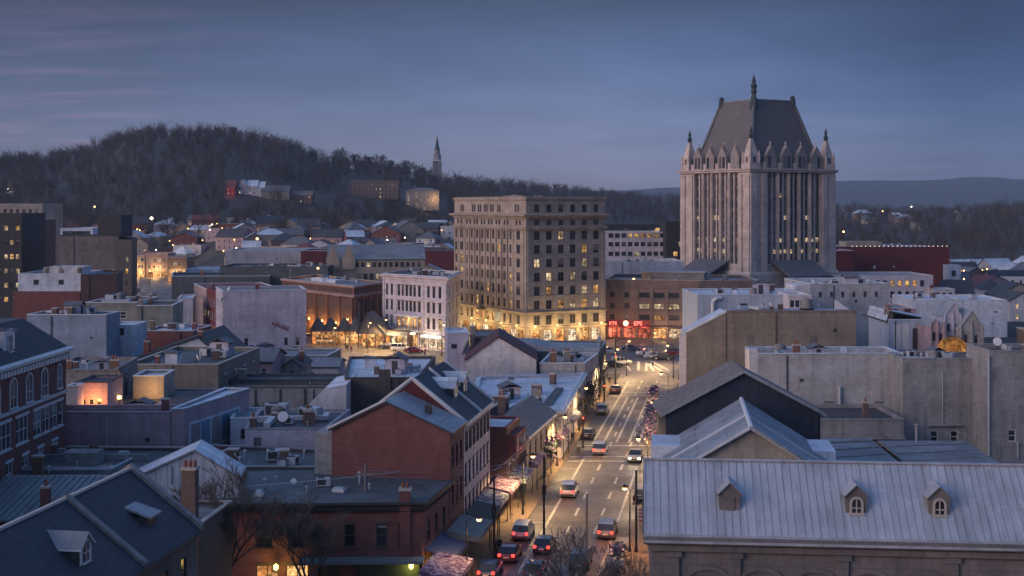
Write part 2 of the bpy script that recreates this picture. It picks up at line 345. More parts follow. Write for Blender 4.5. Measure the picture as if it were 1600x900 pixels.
# ------------------------------------------------------------------ building kit
WCACHE = {}
def win_mesh(w, h, style, lit):
    key = (round(w, 2), round(h, 2), style, lit)
    if key in WCACHE: return WCACHE[key]
    m = MB(); fr = {'w': 'trim', 's': 'trim_stone', 'd': 'trim_dark', 'b': 'trim_brown', 'r': 'trim_red'}[style[0]]
    g = {0: glass(), 1: LIT(), 2: LITW(), 3: SHOP(), 4: SHOPW(), 5: SHOPR()}[lit]
    t = min(.11, w*.1)
    if style[1:2] == 'a':                                   # round-headed, stands proud of the wall
        r = w/2; n = 8; hh = h-r
        arc = [(r+r*math.cos(math.pi*i/n), hh+r*math.sin(math.pi*i/n)) for i in range(n+1)]
        out = [(r+(r+.16)*math.cos(math.pi*i/n), hh+(r+.16)*math.sin(math.pi*i/n)) for i in range(n+1)]
        m.poly([(0,-.03,0),(w,-.03,0)]+[(x,-.03,z) for x, z in arc], g)
        ia = [(w, 0)]+arc+[(0, 0)]; oa = [(w+.16, 0)]+out+[(-.16, 0)]
        for i in range(len(ia)-1):
            a, b, c, d = ia[i], ia[i+1], oa[i+1], oa[i]
            m.poly([(d[0],-.10,d[1]),(c[0],-.10,c[1]),(b[0],-.10,b[1]),(a[0],-.10,a[1])], fr)
            m.poly([(d[0],0,d[1]),(c[0],0,c[1]),(c[0],-.10,c[1]),(d[0],-.10,d[1])], fr)
            m.poly([(a[0],-.10,a[1]),(b[0],-.10,b[1]),(b[0],0,b[1]),(a[0],0,a[1])], fr)
        m.box((-.22,-.2,-.16),(w+.22,0,0), fr)
        m.box((r-.04,-.08,0),(r+.04,-.035,h-.05), fr); m.box((.03,-.085,hh*.5-.04),(w-.03,-.035,hh*.5+.04), fr)
    else:
        y0, y1 = .05, .15
        m.poly([(t,y1-.03,t),(w-t,y1-.03,t),(w-t,y1-.03,h-t),(t,y1-.03,h-t)], g)
        m.box((0,y0,0),(t,y1,h), fr); m.box((w-t,y0,0),(w,y1,h), fr)
        m.box((t,y0,0),(w-t,y1,t), fr); m.box((t,y0,h-t),(w-t,y1,h), fr)
        if 'n' not in style:
            m.box((t,y0+.02,h*.5-.04),(w-t,y1-.01,h*.5+.04), fr)
        if w > 1.5 or 'm' in style:
            k = max(1, int(w/1.1)) if 'm' in style or w > 2.0 else 1
            for i in range(1, k+1):
                x = w*i/(k+1); m.box((x-.04,y0+.015,t),(x+.04,y1-.012,h-t), fr)
        if 'x' not in style:
            m.box((-.1,-.1,-.13),(w+.1,.05,0), fr)
        if 'l' in style:
            m.box((-.12,-.06,h),(w+.12,.02,h+.24), fr)
    WCACHE[key] = m
    m.me = None
    return m
class Bld:
    """One building: an Empty at its front-left corner that parents wall, roof, windows ..."""
    def __init__(s, name, label, cat, pts, group=None):
        p0, p1 = Vector(pts[0][:2]), Vector(pts[1][:2]); z = pts[0][2] if len(pts[0]) > 2 else 0.0
        s.yaw = math.atan2(p1.y-p0.y, p1.x-p0.x)
        s.root = root(name, label, cat, (p0.x, p0.y, z), s.yaw, group)
        c, sn = math.cos(-s.yaw), math.sin(-s.yaw)
        s.pts = []
        for p in pts:
            d = Vector(p[:2])-p0; s.pts.append((d.x*c-d.y*sn, d.x*sn+d.y*c))
        s.nwin = 0; s.over = MB(); s.label = label; s.rng = random.Random(name+label)
    def edge(s, i):
        a, b = s.pts[i], s.pts[(i+1) % len(s.pts)]; d = Vector((b[0]-a[0], b[1]-a[1])); L = d.length
        return a, d/L, L
    def shell(s, z0, z1, mat, op={}, rev=.16, tops=None, name='wall', faces=None, extra=()):
        """Outer walls with real window openings. op: {edge: [(u0,u1,v0,v1)]}; tops: {edge: gable apex (u, z)}"""
        m = MB()
        for i in range(len(s.pts)):
            if faces is not None and i not in faces: continue
            a, d, L = s.edge(i); n = Vector((d.y, -d.x))
            pt = lambda u, z, dep=0.0: (a[0]+d.x*u-n.x*dep, a[1]+d.y*u-n.y*dep, z)
            rs = [r for r in op.get(i, []) if r[0] > .01 and r[1] < L-.01 and r[2] >= z0 and r[3] < z1]
            us = sorted({0.0, L, *[round(r[0], 4) for r in rs], *[round(r[1], 4) for r in rs]})
            # columns between window edges; each split in height by the windows that cover it
            for u0, u1 in zip(us, us[1:]):
                um = (u0+u1)/2; cov = sorted([(r[2], r[3]) for r in rs if r[0] < um < r[1]])
                z = z0
                for b, t in cov:
                    if b > z+1e-4: m.poly([pt(u0,z),pt(u1,z),pt(u1,b),pt(u0,b)], mat)
                    z = t
                if z1 > z+1e-4: m.poly([pt(u0,z),pt(u1,z),pt(u1,z1),pt(u0,z1)], mat)
            for r in rs:
                u0, u1, b, t = r[:4]
                m.poly([pt(u0,b),pt(u1,b),pt(u1,b,rev),pt(u0,b,rev)], mat); m.poly([pt(u0,t,rev),pt(u1,t,rev),pt(u1,t),pt(u0,t)], mat)
                m.poly([pt(u0,b,rev),pt(u0,t,rev),pt(u0,t),pt(u0,b)], mat); m.poly([pt(u1,b),pt(u1,t),pt(u1,t,rev),pt(u1,b,rev)], mat)
            if tops and i in tops:
                m.poly([pt(0,z1),pt(L,z1)]+[pt(u, z) for u, z in tops[i]], mat)
        for e in extra: m.poly(e, mat)
        s.m = m
        return m.build(name, s.root)
    def windows(s, i, rects, style='d', lit=0.0, lits=(1, 2), part='window', proud=0.0):
        a, d, L = s.edge(i); yaw = math.atan2(d.y, d.x); n = Vector((d.y, -d.x))
        for r in rects:
            u0, u1, b, t = r[:4]
            if u0 <= .01 or u1 >= L-.01: continue
            k = r[4] if len(r) > 4 else (s.rng.choice(lits) if s.rng.random() < lit else 0)
            w = win_mesh(u1-u0, t-b, style, k)
            loc = (a[0]+d.x*u0+n.x*proud, a[1]+d.y*u0+n.y*proud, b)
            if s.nwin < 100:
                if w.me is None: w.me = w.mesh(part)
                link(part, w.me, s.root, loc, yaw); s.nwin += 1
            else:
                s.over.add(w, Matrix.Translation(loc) @ Matrix.Rotation(yaw, 4, 'Z'))
    def done(s):
        if s.over.f:
            o = s.over.build('window', s.root); o['kind'] = 'stuff'
        return s.root
    def flat(s, z1, mat='tar', par=.6, cop='trim_stone', inset=.3, lip=.07, wall=None):
        inn = offset(s.pts, -inset); zr = z1-par
        m = MB()
        m.poly([(x,y,zr) for x, y in inn], mat)
        n = len(inn)
        for i in range(n):
            p, q = inn[i], inn[(i+1) % n]
            m.poly([(q[0],q[1],zr),(p[0],p[1],zr),(p[0],p[1],z1+.003),(q[0],q[1],z1+.003)], wall or mat)
        m.build('roof', s.root)
        s.ring(z1, z1+.13, lip, cop, 'coping', inn=-inset-.03)
    def ring(s, z0, z1, out, mat, name='cornice', inn=.0, prof=None, edges=None):
        """A mitred band round the walls; prof: [(out, z)] outline from bottom to top"""
        m = MB(); prof = prof or [(out, z0), (out, z1)]
        rows = [[(x, y, z) for x, y in offset(s.pts, o)] for o, z in prof]
        ib = [(x, y, prof[0][1]) for x, y in offset(s.pts, inn)]; it = [(x, y, prof[-1][1]) for x, y in offset(s.pts, inn)]
        rows = [ib]+rows+[it]+([ib] if inn < 0 else [])
        n = len(s.pts)
        for a, b in zip(rows, rows[1:]):
            for i in range(n):
                if edges is not None and i not in edges: continue
                j = (i+1) % n
                m.poly([a[i], a[j], b[j], b[i]], mat)
        return m.build(name, s.root)
    def pier(s, i, us, z0, z1, w, out, mat, name='pilaster'):
        a, d, L = s.edge(i); n = Vector((d.y, -d.x))
        for u in us:
            m = MB(); T = Matrix.Translation((a[0]+d.x*u, a[1]+d.y*u, 0)) @ Matrix.Rotation(math.atan2(d.y, d.x), 4, 'Z')
            m.box((-w/2,-out,z0),(w/2,.0,z1), mat, T)
            m.build(name, s.root)
    def face_box(s, i, u0, u1, y0, y1, z0, z1, mat, name, parent=None):
        a, d, L = s.edge(i)
        m = MB(); T = Matrix.Translation((a[0], a[1], 0)) @ Matrix.Rotation(math.atan2(d.y, d.x), 4, 'Z')
        m.box((u0,y0,z0),(u1,y1,z1), mat, T); return m.build(name, parent or s.root)
    def awning(s, i, u0, u1, z, out, drop, mat, name='awning', valance=.35):
        a, d, L = s.edge(i); T = Matrix.Translation((a[0], a[1], 0)) @ Matrix.Rotation(math.atan2(d.y, d.x), 4, 'Z')
        m = MB(); h = [(u0,0,z),(u1,0,z),(u1,-out,z-drop),(u0,-out,z-drop)]
        m.hexa([(u0,-out,z-drop-valance),(u1,-out,z-drop-valance),(u1,-out+.06,z-drop-valance),(u0,-out+.06,z-drop-valance),(u0,-out,z-drop),(u1,-out,z-drop),(u1,-out+.06,z-drop+.02),(u0,-out+.06,z-drop+.02)], mat, T)
        m.hexa([(u0,-out+.06,z-drop-.04),(u1,-out+.06,z-drop-.04),(u1,0,z-.06),(u0,0,z-.06),(u0,-out+.06,z-drop+.02),(u1,-out+.06,z-drop+.02),(u1,0,z),(u0,0,z)], mat, T)
        return m.build(name, s.root)
    def chimney(s, x, y, z0, z1, w=.9, d=.7, mat='red_brick', pots=2):
        m = MB(); m.box((x-w/2,y-d/2,z0),(x+w/2,y+d/2,z1), mat); m.box((x-w/2-.08,y-d/2-.08,z1),(x+w/2+.08,y+d/2+.08,z1+.18), 'trim_stone')
        c = m.build('chimney', s.root)
        for k in range(pots):
            q = MB(); px = x+(k-(pots-1)/2)*.38; q.lathe([(.13,z1+.18),(.15,z1+.3),(.12,z1+.65),(.14,z1+.7)], px, y, 'terracotta', 8)
            q.build('chimney_pot', c)
def chevron(m, span, zl, zr, xr, ze_r, y0, y1, th, mat, edge_mat=None, gapx=0):
    """gable roof in one piece: left eave (0-oh, zl), ridge (xr, zr), right eave"""
    x0, x1 = span
    top = [(x0, zl), (xr, zr), (x1, ze_r)]
    bot = [(x0, zl-th), (xr, zr-th*1.1), (x1, ze_r-th)]
    for k in range(2):
        a, b = top[k], top[k+1]; c, d = bot[k], bot[k+1]
        m.poly([(a[0],y0,a[1]),(b[0],y0,b[1]),(b[0],y1,b[1]),(a[0],y1,a[1])], mat)
        m.poly([(c[0],y1,c[1]),(d[0],y1,d[1]),(d[0],y0,d[1]),(c[0],y0,c[1])], edge_mat or mat)
        m.poly([(c[0],y0,c[1]),(d[0],y0,d[1]),(b[0],y0,b[1]),(a[0],y0,a[1])], edge_mat or mat)
        m.poly([(d[0],y1,d[1]),(c[0],y1,c[1]),(a[0],y1,a[1]),(b[0],y1,b[1])], edge_mat or mat)
    for k in (0, 2):
        a, c = top[k], bot[k]
        q = [(a[0],y1,a[1]),(c[0],y1,c[1]),(c[0],y0,c[1]),(a[0],y0,a[1])]
        m.poly(q if k == 0 else q[::-1], edge_mat or mat)
def swapxy(m):
    m.v = [(y, x, z) for x, y, z in m.v]; m.f = [tuple(reversed(f)) for f in m.f]
def gable(s, w, d, ze, zr, mat, axis='y', oh=.35, th=.22, edge='trim_dark', xr=None, zer=None):
    """Roof over the rectangle 0..w x 0..d of a Bld; ridge along y (front gable) or along x"""
    m = MB()
    if axis == 'y':
        xr = w/2 if xr is None else xr; zer = ze if zer is None else zer
        sl = (zr-ze)/xr; sr = (zr-zer)/(w-xr)
        chevron(m, (-oh, w+oh), ze-sl*oh+th, zr+th, xr, zer-sr*oh+th, -oh, d+oh, th, mat, edge)
    else:
        xr = d/2 if xr is None else xr; zer = ze if zer is None else zer
        sl = (zr-ze)/xr; sr = (zr-zer)/(d-xr)
        chevron(m, (-oh, d+oh), ze-sl*oh+th, zr+th, xr, zer-sr*oh+th, -oh, w+oh, th, mat, edge)
        swapxy(m)
    return m.build('roof', s.root)
def rect(px0, px1, Y, dep, yaw=0.0, z=0.0):
    """Footprint whose front runs from the ray of photo column px0 at depth Y to that of px1"""
    c, sn = math.cos(R(yaw)), math.sin(R(yaw)); XL = (px0-800)/F*Y; k = (px1-800)/F
    w = (k*Y-XL)/(c-k*sn)
    return [(XL,Y,z),(XL+w*c,Y+w*sn,z),(XL+w*c-dep*sn,Y+w*sn+dep*c,z),(XL-dep*sn,Y+dep*c,z)]
def rg(L, nc, nr, ww, wh, z0, dz, m0=1.0, m1=None):
    m1 = m0 if m1 is None else m1
    step = (L-m0-m1)/nc
    return [(m0+step*(c+.5)-ww/2, m0+step*(c+.5)+ww/2, z0+r*dz, z0+r*dz+wh) for r in range(nr) for c in range(nc)]
def dormer(s, x, y, z, w, h, run, yaw, wall='trim', roof='slate', style='w', zr=.7, lit=0, kind='window', oh=.15):
    """Gabled dormer: its face at local (x, y), looking along -y turned by yaw; it runs back into the slope"""
    T = Matrix.Translation((x, y, z)) @ Matrix.Rotation(yaw, 4, 'Z')
    m = MB(); hw = w/2
    m.poly([T @ Vector(p) for p in ((-hw,0,0),(hw,0,0),(hw,0,h),(0,0,h+zr),(-hw,0,h))], wall)
    m.poly([T @ Vector(p) for p in ((-hw,run,0),(-hw,0,0),(-hw,0,h),(-hw,run,h))], wall)
    m.poly([T @ Vector(p) for p in ((hw,0,0),(hw,run,0),(hw,run,h),(hw,0,h))], wall)
    d = m.build('dormer', s.root)
    r = MB(); sl = zr/hw
    chevron(r, (-hw-oh, hw+oh), h-sl*oh+.1, h+zr+.1, 0, h-sl*oh+.1, -oh, run*1.25, .1, roof, wall)
    r.v = [tuple(T @ Vector(p)) for p in r.v]; r.build('dormer_roof', d)
    ww, wh = w*.43, h*.72
    wm = win_mesh(ww, wh, style, lit)
    if wm.me is None: wm.me = wm.mesh(kind)
    q = T @ Vector((-ww/2, -.17, h*.14)) if style[1:2] != 'a' else T @ Vector((-ww/2, -.01, h*.14))
    if kind == 'shutter':
        k = MB(); k.box((-ww/2,-.07,h*.14),(ww/2,-.005,h*.14+wh), 'taupe'); k.v = [tuple(T @ Vector(p)) for p in k.v]; k.build('shutter', d)
    else:
        link(kind, wm.me, d, q, yaw)
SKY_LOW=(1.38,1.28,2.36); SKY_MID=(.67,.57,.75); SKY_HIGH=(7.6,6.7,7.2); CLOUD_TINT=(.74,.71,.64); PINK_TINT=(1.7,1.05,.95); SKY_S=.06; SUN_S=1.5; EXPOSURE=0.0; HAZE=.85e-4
# ------------------------------------------------------------------ camera, sky, light
cam = bpy.data.objects.new('camera', bpy.data.cameras.new('camera')); COL.objects.link(cam)
cam.location = (0, 0, H); cam.rotation_euler = (R(90), 0, 0)
cam.data.sensor_width = 36; cam.data.lens = 36*F/1600; cam.data.shift_y = -(450-HY)/1600
cam.data.clip_start = 1; cam.data.clip_end = 30000
SC.camera = cam
SUN_EL, SUN_ROT = 12.0, 240.0
w = bpy.data.worlds.new('World'); SC.world = w; w.use_nodes = True
n = w.node_tree; n.nodes.clear()
out = mk(n, 'ShaderNodeOutputWorld'); bg = mk(n, 'ShaderNodeBackground'); n.links.new(bg.outputs[0], out.inputs[0])
sky = mk(n, 'ShaderNodeTexSky'); sky.sky_type = 'NISHITA'; sky.sun_disc = False
sky.sun_elevation = R(SUN_EL); sky.sun_rotation = R(SUN_ROT); sky.altitude = 200; sky.air_density = 1.0; sky.dust_density = .6; sky.ozone_density = 3.0
g = mk(n, 'ShaderNodeTexCoord').outputs['Generated']
sp = mk(n, 'ShaderNodeSeparateXYZ'); n.links.new(g, sp.inputs[0])
# thin stratus: noise on the cloud plane seen from below (direction / height), so bands flatten towards the horizon
zc = math_node(n, 'ADD', math_node(n, 'MAXIMUM', sp.outputs[2], 0.0), .06)
cb = mk(n, 'ShaderNodeCombineXYZ')
n.links.new(math_node(n, 'DIVIDE', sp.outputs[0], zc), cb.inputs[0]); n.links.new(math_node(n, 'DIVIDE', sp.outputs[1], zc), cb.inputs[1])
c1 = noise_tex(n, scaled(n, cb.outputs[0], (.75, .62, 1)), 1.0, 7, .58)
c2 = noise_tex(n, scaled(n, cb.outputs[0], (.26, .20, 1)), 1.0, 4, .55)
left = math_node(n, 'ADD', ramp(n, sp.outputs[0], .10, -.40, -.05, .20), ramp(n, sp.outputs[0], .12, .36, 0, .08))
cf = ramp(n, math_node(n, 'ADD', math_node(n, 'ADD', math_node(n, 'MULTIPLY', c1, .5), math_node(n, 'MULTIPLY', c2, .5)), left), .42, .66, 0, .85)
pk = ramp(n, math_node(n, 'ADD', noise_tex(n, scaled(n, cb.outputs[0], (.9, 2.6, 1)), 1.0, 6, .6), left), .64, .80, 0, .5)
# dusk cast: the belt above the horizon keeps a blue-violet glow, the air above it is dimmer
cast = mixc(n, ramp(n, sp.outputs[2], .02, .16), SKY_LOW, SKY_MID)
cast = mixc(n, ramp(n, sp.outputs[2], .17, .45), cast, SKY_HIGH)  # unseen sky overhead brightened to light roofs and walls
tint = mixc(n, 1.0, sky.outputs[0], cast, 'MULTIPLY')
cc = mixc(n, cf, tint, mixc(n, 1.0, tint, CLOUD_TINT, 'MULTIPLY'))
bank = ramp(n, math_node(n, 'ADD', sp.outputs[0], math_node(n, 'MULTIPLY', math_node(n, 'SUBTRACT', c1, .5), .18)), .06, .34, 0, 1.0)
cc = mixc(n, bank, cc, mixc(n, 1.0, cc, (.40, .49, .60), 'MULTIPLY'))
pk = math_node(n, 'MULTIPLY', pk, ramp(n, sp.outputs[0], -.10, -.30))
cc = mixc(n, pk, cc, mixc(n, 1.0, tint, PINK_TINT, 'MULTIPLY'))
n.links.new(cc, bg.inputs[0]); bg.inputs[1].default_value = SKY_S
sd = bpy.data.lights.new('sun', 'SUN'); sd.energy = SUN_S; sd.angle = R(40); sd.color = (1.0, .75, .62)
so = bpy.data.objects.new('sun', sd); COL.objects.link(so)
a = R(SUN_ROT); ev = R(max(SUN_EL, 9))
dirv = Vector((math.sin(a)*math.cos(ev), math.cos(a)*math.cos(ev), math.sin(ev)))
so.rotation_euler = dirv.to_track_quat('Z', 'Y').to_euler()
SC.view_settings.view_transform = 'Standard'; SC.view_settings.look = 'None'; SC.view_settings.exposure = EXPOSURE; SC.view_settings.gamma = 1
SC.view_settings.use_curve_mapping = False
SC.render.engine = 'CYCLES'
cy = SC.cycles; cy.use_denoising = True; cy.denoiser = 'OPENIMAGEDENOISE'; cy.max_bounces = 5; cy.diffuse_bounces = 3; cy.glossy_bounces = 2
cy.volume_bounces = 0; cy.transparent_max_bounces = 8; cy.caustics_reflective = False; cy.caustics_refractive = False; cy.sample_clamp_indirect = 4; cy.use_light_tree = True
cy.use_adaptive_sampling = True; cy.adaptive_threshold = .01

# ------------------------------------------------------------------ terrain
YB = 640.0                                        # the hill starts rising here
SIL = [(-700,255),(-200,245),(0,240),(60,238),(100,232),(150,221),(180,206),(230,198),(300,196),(370,199),(430,213),(480,231),(540,243),(600,252),(640,258),(660,268),(700,274),(760,278),(830,284),(900,293),(960,299),(1040,304),(1150,312),(1310,319),(1400,324),(1500,322),(1560,318),(1600,315),(1800,312),(2400,318)]
RID = [(-700,1250),(500,1250),(700,1350),(900,1700),(1100,1900),(1300,1500),(1600,1300),(2400,1300)]
def ridge(px):
    Y = interp(RID, px); return Y, zat(interp(SIL, px), Y)-11.0
def ground_z(px, Y):
    Yr, zr = ridge(px); zr += 1.8*noise.noise(Vector((px*.021, 3.1, 0)))+1.3*noise.noise(Vector((px*.07, 9.1, 0)))
    if Y <= 430: return -.6
    lift = 15*ss((Y-430)/330)*interp([(-100,.9),(150,.5),(205,0),(275,0),(330,1),(720,1),(900,.3),(1000,0)], px)
    if Y <= YB: return -.6+lift
    if Y <= Yr:
        t = (Y-YB)/(Yr-YB); return -.6+max(lift, zr*(.62*ss(t)+.38*t)) if t > .25 else -.6+lift+(max(0,zr*(.62*ss(.25)+.095)-lift))*(t/.25)
    return zr*max(.0, 1-.35*(Y-Yr)/900)
def gz(X, Y): return ground_z(800+F*X/Y, Y)
m = MB(); m.poly([(-9000,-300,0),(9000,-300,0),(9000,9000,0),(-9000,9000,0)], 'earth'); structure(m.build('ground'))
m = MB(); cols = list(range(-700, 2420, 24)); rows = [420+i*32 for i in range(66)]
V = []
for Y in rows:
    for px in cols:
        X = (px-800)/F*Y; z = ground_z(px, Y)+(noise.noise(Vector((X*.012, Y*.012, 0)))*3.5 if Y > YB+60 else 0); V.append((X, Y, z))
nc = len(cols); m.v = V; k = m.mi('hill')
for j in range(len(rows)-1):
    for i in range(nc-1):
        q = j*nc+i; m.f.append((q, q+1, q+nc+1, q+nc)); m.m.append(k)
structure(m.build('hill', smooth=True))
FS = [(-900,300),(0,296),(600,297),(900,297),(985,297),(1010,295),(1060,293),(1200,287),(1310,281),(1380,281),(1450,282),(1490,278),(1520,275.5),(1550,276),(1580,279),(1650,284),(1800,288),(2300,296)]
m = MB(); cols = list(range(-900, 2300, 20)); rows = [4600+i*200 for i in range(14)]; V = []
for j, Y in enumerate(rows):
    for px in cols:
        zr = zat(interp(FS, px), 6000); X = (px-800)/F*Y
        V.append((X, Y, (zr*ss((Y-4600)/1400) if Y <= 6000 else zr*(1-.5*(Y-6000)/1200))-2+noise.noise(Vector((X*.0022, Y*.0022, 3)))*5+noise.noise(Vector((X*.012, Y*.012, 7)))*3.0))
nc = len(cols); m.v = V; k = m.mi('far_hill')
for j in range(len(rows)-1):
    for i in range(nc-1):
        q = j*nc+i; m.f.append((q, q+1, q+nc+1, q+nc)); m.m.append(k)
structure(m.build('far_hills', smooth=True))
# the air
if HAZE:
    hm, hn = nt('haze_air'); o = mk(hn, 'ShaderNodeOutputMaterial'); v = mk(hn, 'ShaderNodeVolumePrincipled')
    v.inputs['Color'].default_value = (.66, .82, 1.0, 1); v.inputs['Density'].default_value = HAZE; v.inputs['Anisotropy'].default_value = 0.0
    hn.links.new(v.outputs[0], o.inputs['Volume'])
    m = MB(); m.box((-9300,-500,-2),(9300,9300,300), hm); h = m.build('haze'); h['kind'] = 'stuff'

# ------------------------------------------------------------------ bare trees
def blade_tree(rng, h, twigs, spread=.40, wd=.19):
    """Far bare tree as slim tapering two-sided slivers: list of triangles"""
    T = []
    def sl(p, q, w0):
        d = (q-p); a = d.cross(Vector((rng.uniform(-1, 1), rng.uniform(-1, 1), .2)))
        if a.length < 1e-6: return
        a = a.normalized()*w0
        T.append((p-a, p+a, q))
    top = Vector((rng.uniform(-.05, .05)*h, rng.uniform(-.05, .05)*h, h*.72))
    sl(Vector((0,0,-1)), top, wd*1.6); 
    for i in range(twigs):
        z = h*rng.uniform(.10, .72); p = Vector((top.x*z/h, top.y*z/h, z))
        an = rng.uniform(0, 2*math.pi); L = h*rng.uniform(.22, .48); up = rng.uniform(.35, 1.2)
        dr = Vector((math.cos(an)*spread*2, math.sin(an)*spread*2, up)).normalized()
        q = p+dr*L; sl(p, q, wd*.8)
        for k in range(3):
            b = p.lerp(q, rng.uniform(.3, .95)); e = b+(dr+Vector((rng.uniform(-.8, .8), rng.uniform(-.8, .8), rng.uniform(-.2, .9)))).normalized()*L*rng.uniform(.3, .6)
            sl(b, e, wd*.55)
    return T
rng = random.Random(7)
TPL = [blade_tree(rng, rng.uniform(12, 18), 38) for i in range(9)]
def tri_mesh(name, tris, mat):
    me = bpy.data.meshes.new(name); n = len(tris)
    vs = [c for t in tris for p in t for c in p]
    me.vertices.add(3*n); me.vertices.foreach_set('co', vs)
    me.loops.add(3*n); me.loops.foreach_set('vertex_index', list(range(3*n)))
    me.polygons.add(n); me.polygons.foreach_set('loop_start', list(range(0, 3*n, 3)))
    me.materials.append(M(mat)); me.update(calc_edges=True)
    return me
tris = []
rng = random.Random(11)
count = 0
clear = [(540,640,930,1090),(350,420,850,980),(625,700,930,1090),(300,470,640,700),(560,690,640,760),(440,520,880,980)]
while count < 5200:
    px = rng.uniform(-250, 1850); Yr, zr = ridge(px)
    Y = YB+50+(Yr+120-YB-50)*rng.random()**.75
    if px > 1310 and rng.random() < .45: continue
    X = (px-800)/F*Y; z = ground_z(px, Y)
    if any(a < px < b and c < Y < d for a, b, c, d in clear): continue
    if 940 < px < 1060 and Y < 1100: continue
    t = TPL[rng.randrange(len(TPL))]; s = rng.choice((.6,.75,.85,.9,1.0))*rng.uniform(.9,1.1); an = rng.uniform(0, 6.28); c, sn = math.cos(an)*s, math.sin(an)*s
    for a, b, d in t:
        tris.append(tuple((X+p.x*c-p.y*sn, Y+p.x*sn+p.y*c, z+p.z*s) for p in (a, b, d)))
    count += 1
o = link('forest', tri_mesh('forest', tris, 'forest')); o['kind'] = 'stuff'
# the near wood on the right and the tree belt behind the town: more of the same mass, each a stuff object
def grow(m, p, d, L, r, lev, rng, fork=3, n=4, spread=.75, minr=.012, gather=None):
    q = p+d*L; mid = p.lerp(q, .5)+Vector((rng.uniform(-.06, .06), rng.uniform(-.06, .06), 0))*L
    t = gather if lev <= 2 and gather is not None else m
    t.tube(p, mid, r, r*.85, m.mats[0] if m.mats else 'bark', n, False); t.tube(mid, q, r*.85, r*.68, m.mats[0] if m.mats else 'bark', n, False)
    if lev == 0: return
    k = fork if lev > 1 else fork+1
    for i in range(k):
        b = q if i == 0 else p.lerp(q, rng.uniform(.45, 1.0))
        nd = (d+Vector((rng.uniform(-1, 1), rng.uniform(-1, 1), rng.uniform(-.25, .75)))*spread).normalized()
        grow(m, b, nd, L*rng.uniform(.6, .82), max(minr, r*(.66 if i == 0 else .5)), lev-1, rng, fork, 3 if r < .1 else n, spread, minr, gather)
def bare_tree(loc, h, seed, label, group=None, lev=6, fork=3, mat='bark', minr=.012, name='bare_tree', r=None):
    rg_ = random.Random(seed); tr, cr = MB(), MB(); tr.mi(mat); cr.mi(mat)
    t = root(name, label, 'tree', loc, 0, group); r = r or h*.02
    q = Vector((0, 0, h*.24)); tr.tube((0,0,-.3), q, r*1.3, r, mat, 7, False)
    tr.build('trunk', t)
    for i in range(4):
        a = i*1.57+rg_.uniform(-.5, .5)
        grow(cr, q-Vector((0, 0, rg_.uniform(0, .05)*h)), Vector((math.cos(a)*.5, math.sin(a)*.5, 1)).normalized(), h*.24, r*.62, lev-1, rg_, fork, 4, .62, minr)
    cr.build('crown', t)
    return t
# ------------------------------------------------------------------ roads
def CL(Y, u): return (0.17*Y-16+u, Y)          # main street: depth, offset from its centre line
def strip(name, u0, u1, Ys, z0, z1, mat, side=None):
    m = MB()
    for a, b in zip(Ys, Ys[1:]):
        p = [CL(a, u0), CL(a, u1), CL(b, u1), CL(b, u0)]
        if z1 > z0+.02: m.hexa([(x, y, z0) for x, y in p]+[(x, y, z1) for x, y in p], mat)
        else: m.poly([(x, y, z1) for x, y in p], mat)
    return structure(m.build(name))
strip('road', -5.8, 5.8, [60,100,150,200,262], 0, .004, 'asphalt')
m = MB(); m.poly([(-95,258,.002),(70,258,.002),(80,330,.002),(-20,330,.002),(-75,330,.002)], 'asphalt'); structure(m.build('square_road'))
m = MB(); m.poly([(-128,330,.006),(-90,330,.006),(-156,640,.006),(-194,640,.006)], 'asphalt'); structure(m.build('avenue_road'))
m = MB()
for Ya in range(560, 860, 25):
    m.poly([(x, Y, gz(x, Y)+.35) for x, Y in ((-.375*Ya-9, Ya), (-.375*Ya+9, Ya), (-.375*(Ya+25)+9, Ya+25), (-.375*(Ya+25)-9, Ya+25))], 'asphalt')
structure(m.build('far_road'))
for u0, u1 in ((-10.2, -5.8), (5.8, 9.4)):
    strip('pavement', u0, u1, [60,100,150,200,248], 0, .13, 'brick_pave')
m = MB()
def dash(u, Ya, Yb, w=.14, z=.010):
    p = [CL(Ya, u-w), CL(Ya, u+w), CL(Yb, u+w), CL(Yb, u-w)]; m.poly([(x, y, z) for x, y in p], 'line')
for Y in range(100, 250, 8):
    if not 172 < Y < 180: dash(-.9, Y, Y+3.6); dash(2.0, Y, Y+3.6)
dash(-3.5, 100, 171); dash(-3.5, 182, 246); dash(4.0, 100, 165)
for Y in range(102, 168, 7):
    p = CL(Y, -5.6); q = CL(Y, -3.5); m.poly([(p[0],p[1],.010),(q[0],q[1],.010),(q[0],q[1]+.16,.010),(p[0],p[1]+.16,.010)], 'line')
for u in (-2.0, -.2, 1.6, 3.0): dash(u, 183, 226, .17, .0125)
for Y in (169.5, 172.5, 180.5, 228, 231):
    p, q = CL(Y, -5.5), CL(Y, 5.5); m.poly([(p[0],p[1],.0145),(q[0],q[1],.0145),(q[0],q[1]+.5,.0145),(p[0],p[1]+.5,.0145)], 'line')
for k in range(6):
    x = 24+k*1.6; m.poly([(x,262,.012),(x+.5,262,.012),(x+.5+2*math.sin(k),278,.012),(x+2*math.sin(k),278,.012)], 'line')
structure(m.build('road_markings'))
m = MB()
for k in range(7):                                  # market side lane lines
    x = -62+k*10; m.poly([(x,285+k*.4,.010),(x+6,284.2+k*.4,.010),(x+6,284.6+k*.4,.010),(x,285.4+k*.4,.010)], 'line')
structure(m.build('lane_marking'))

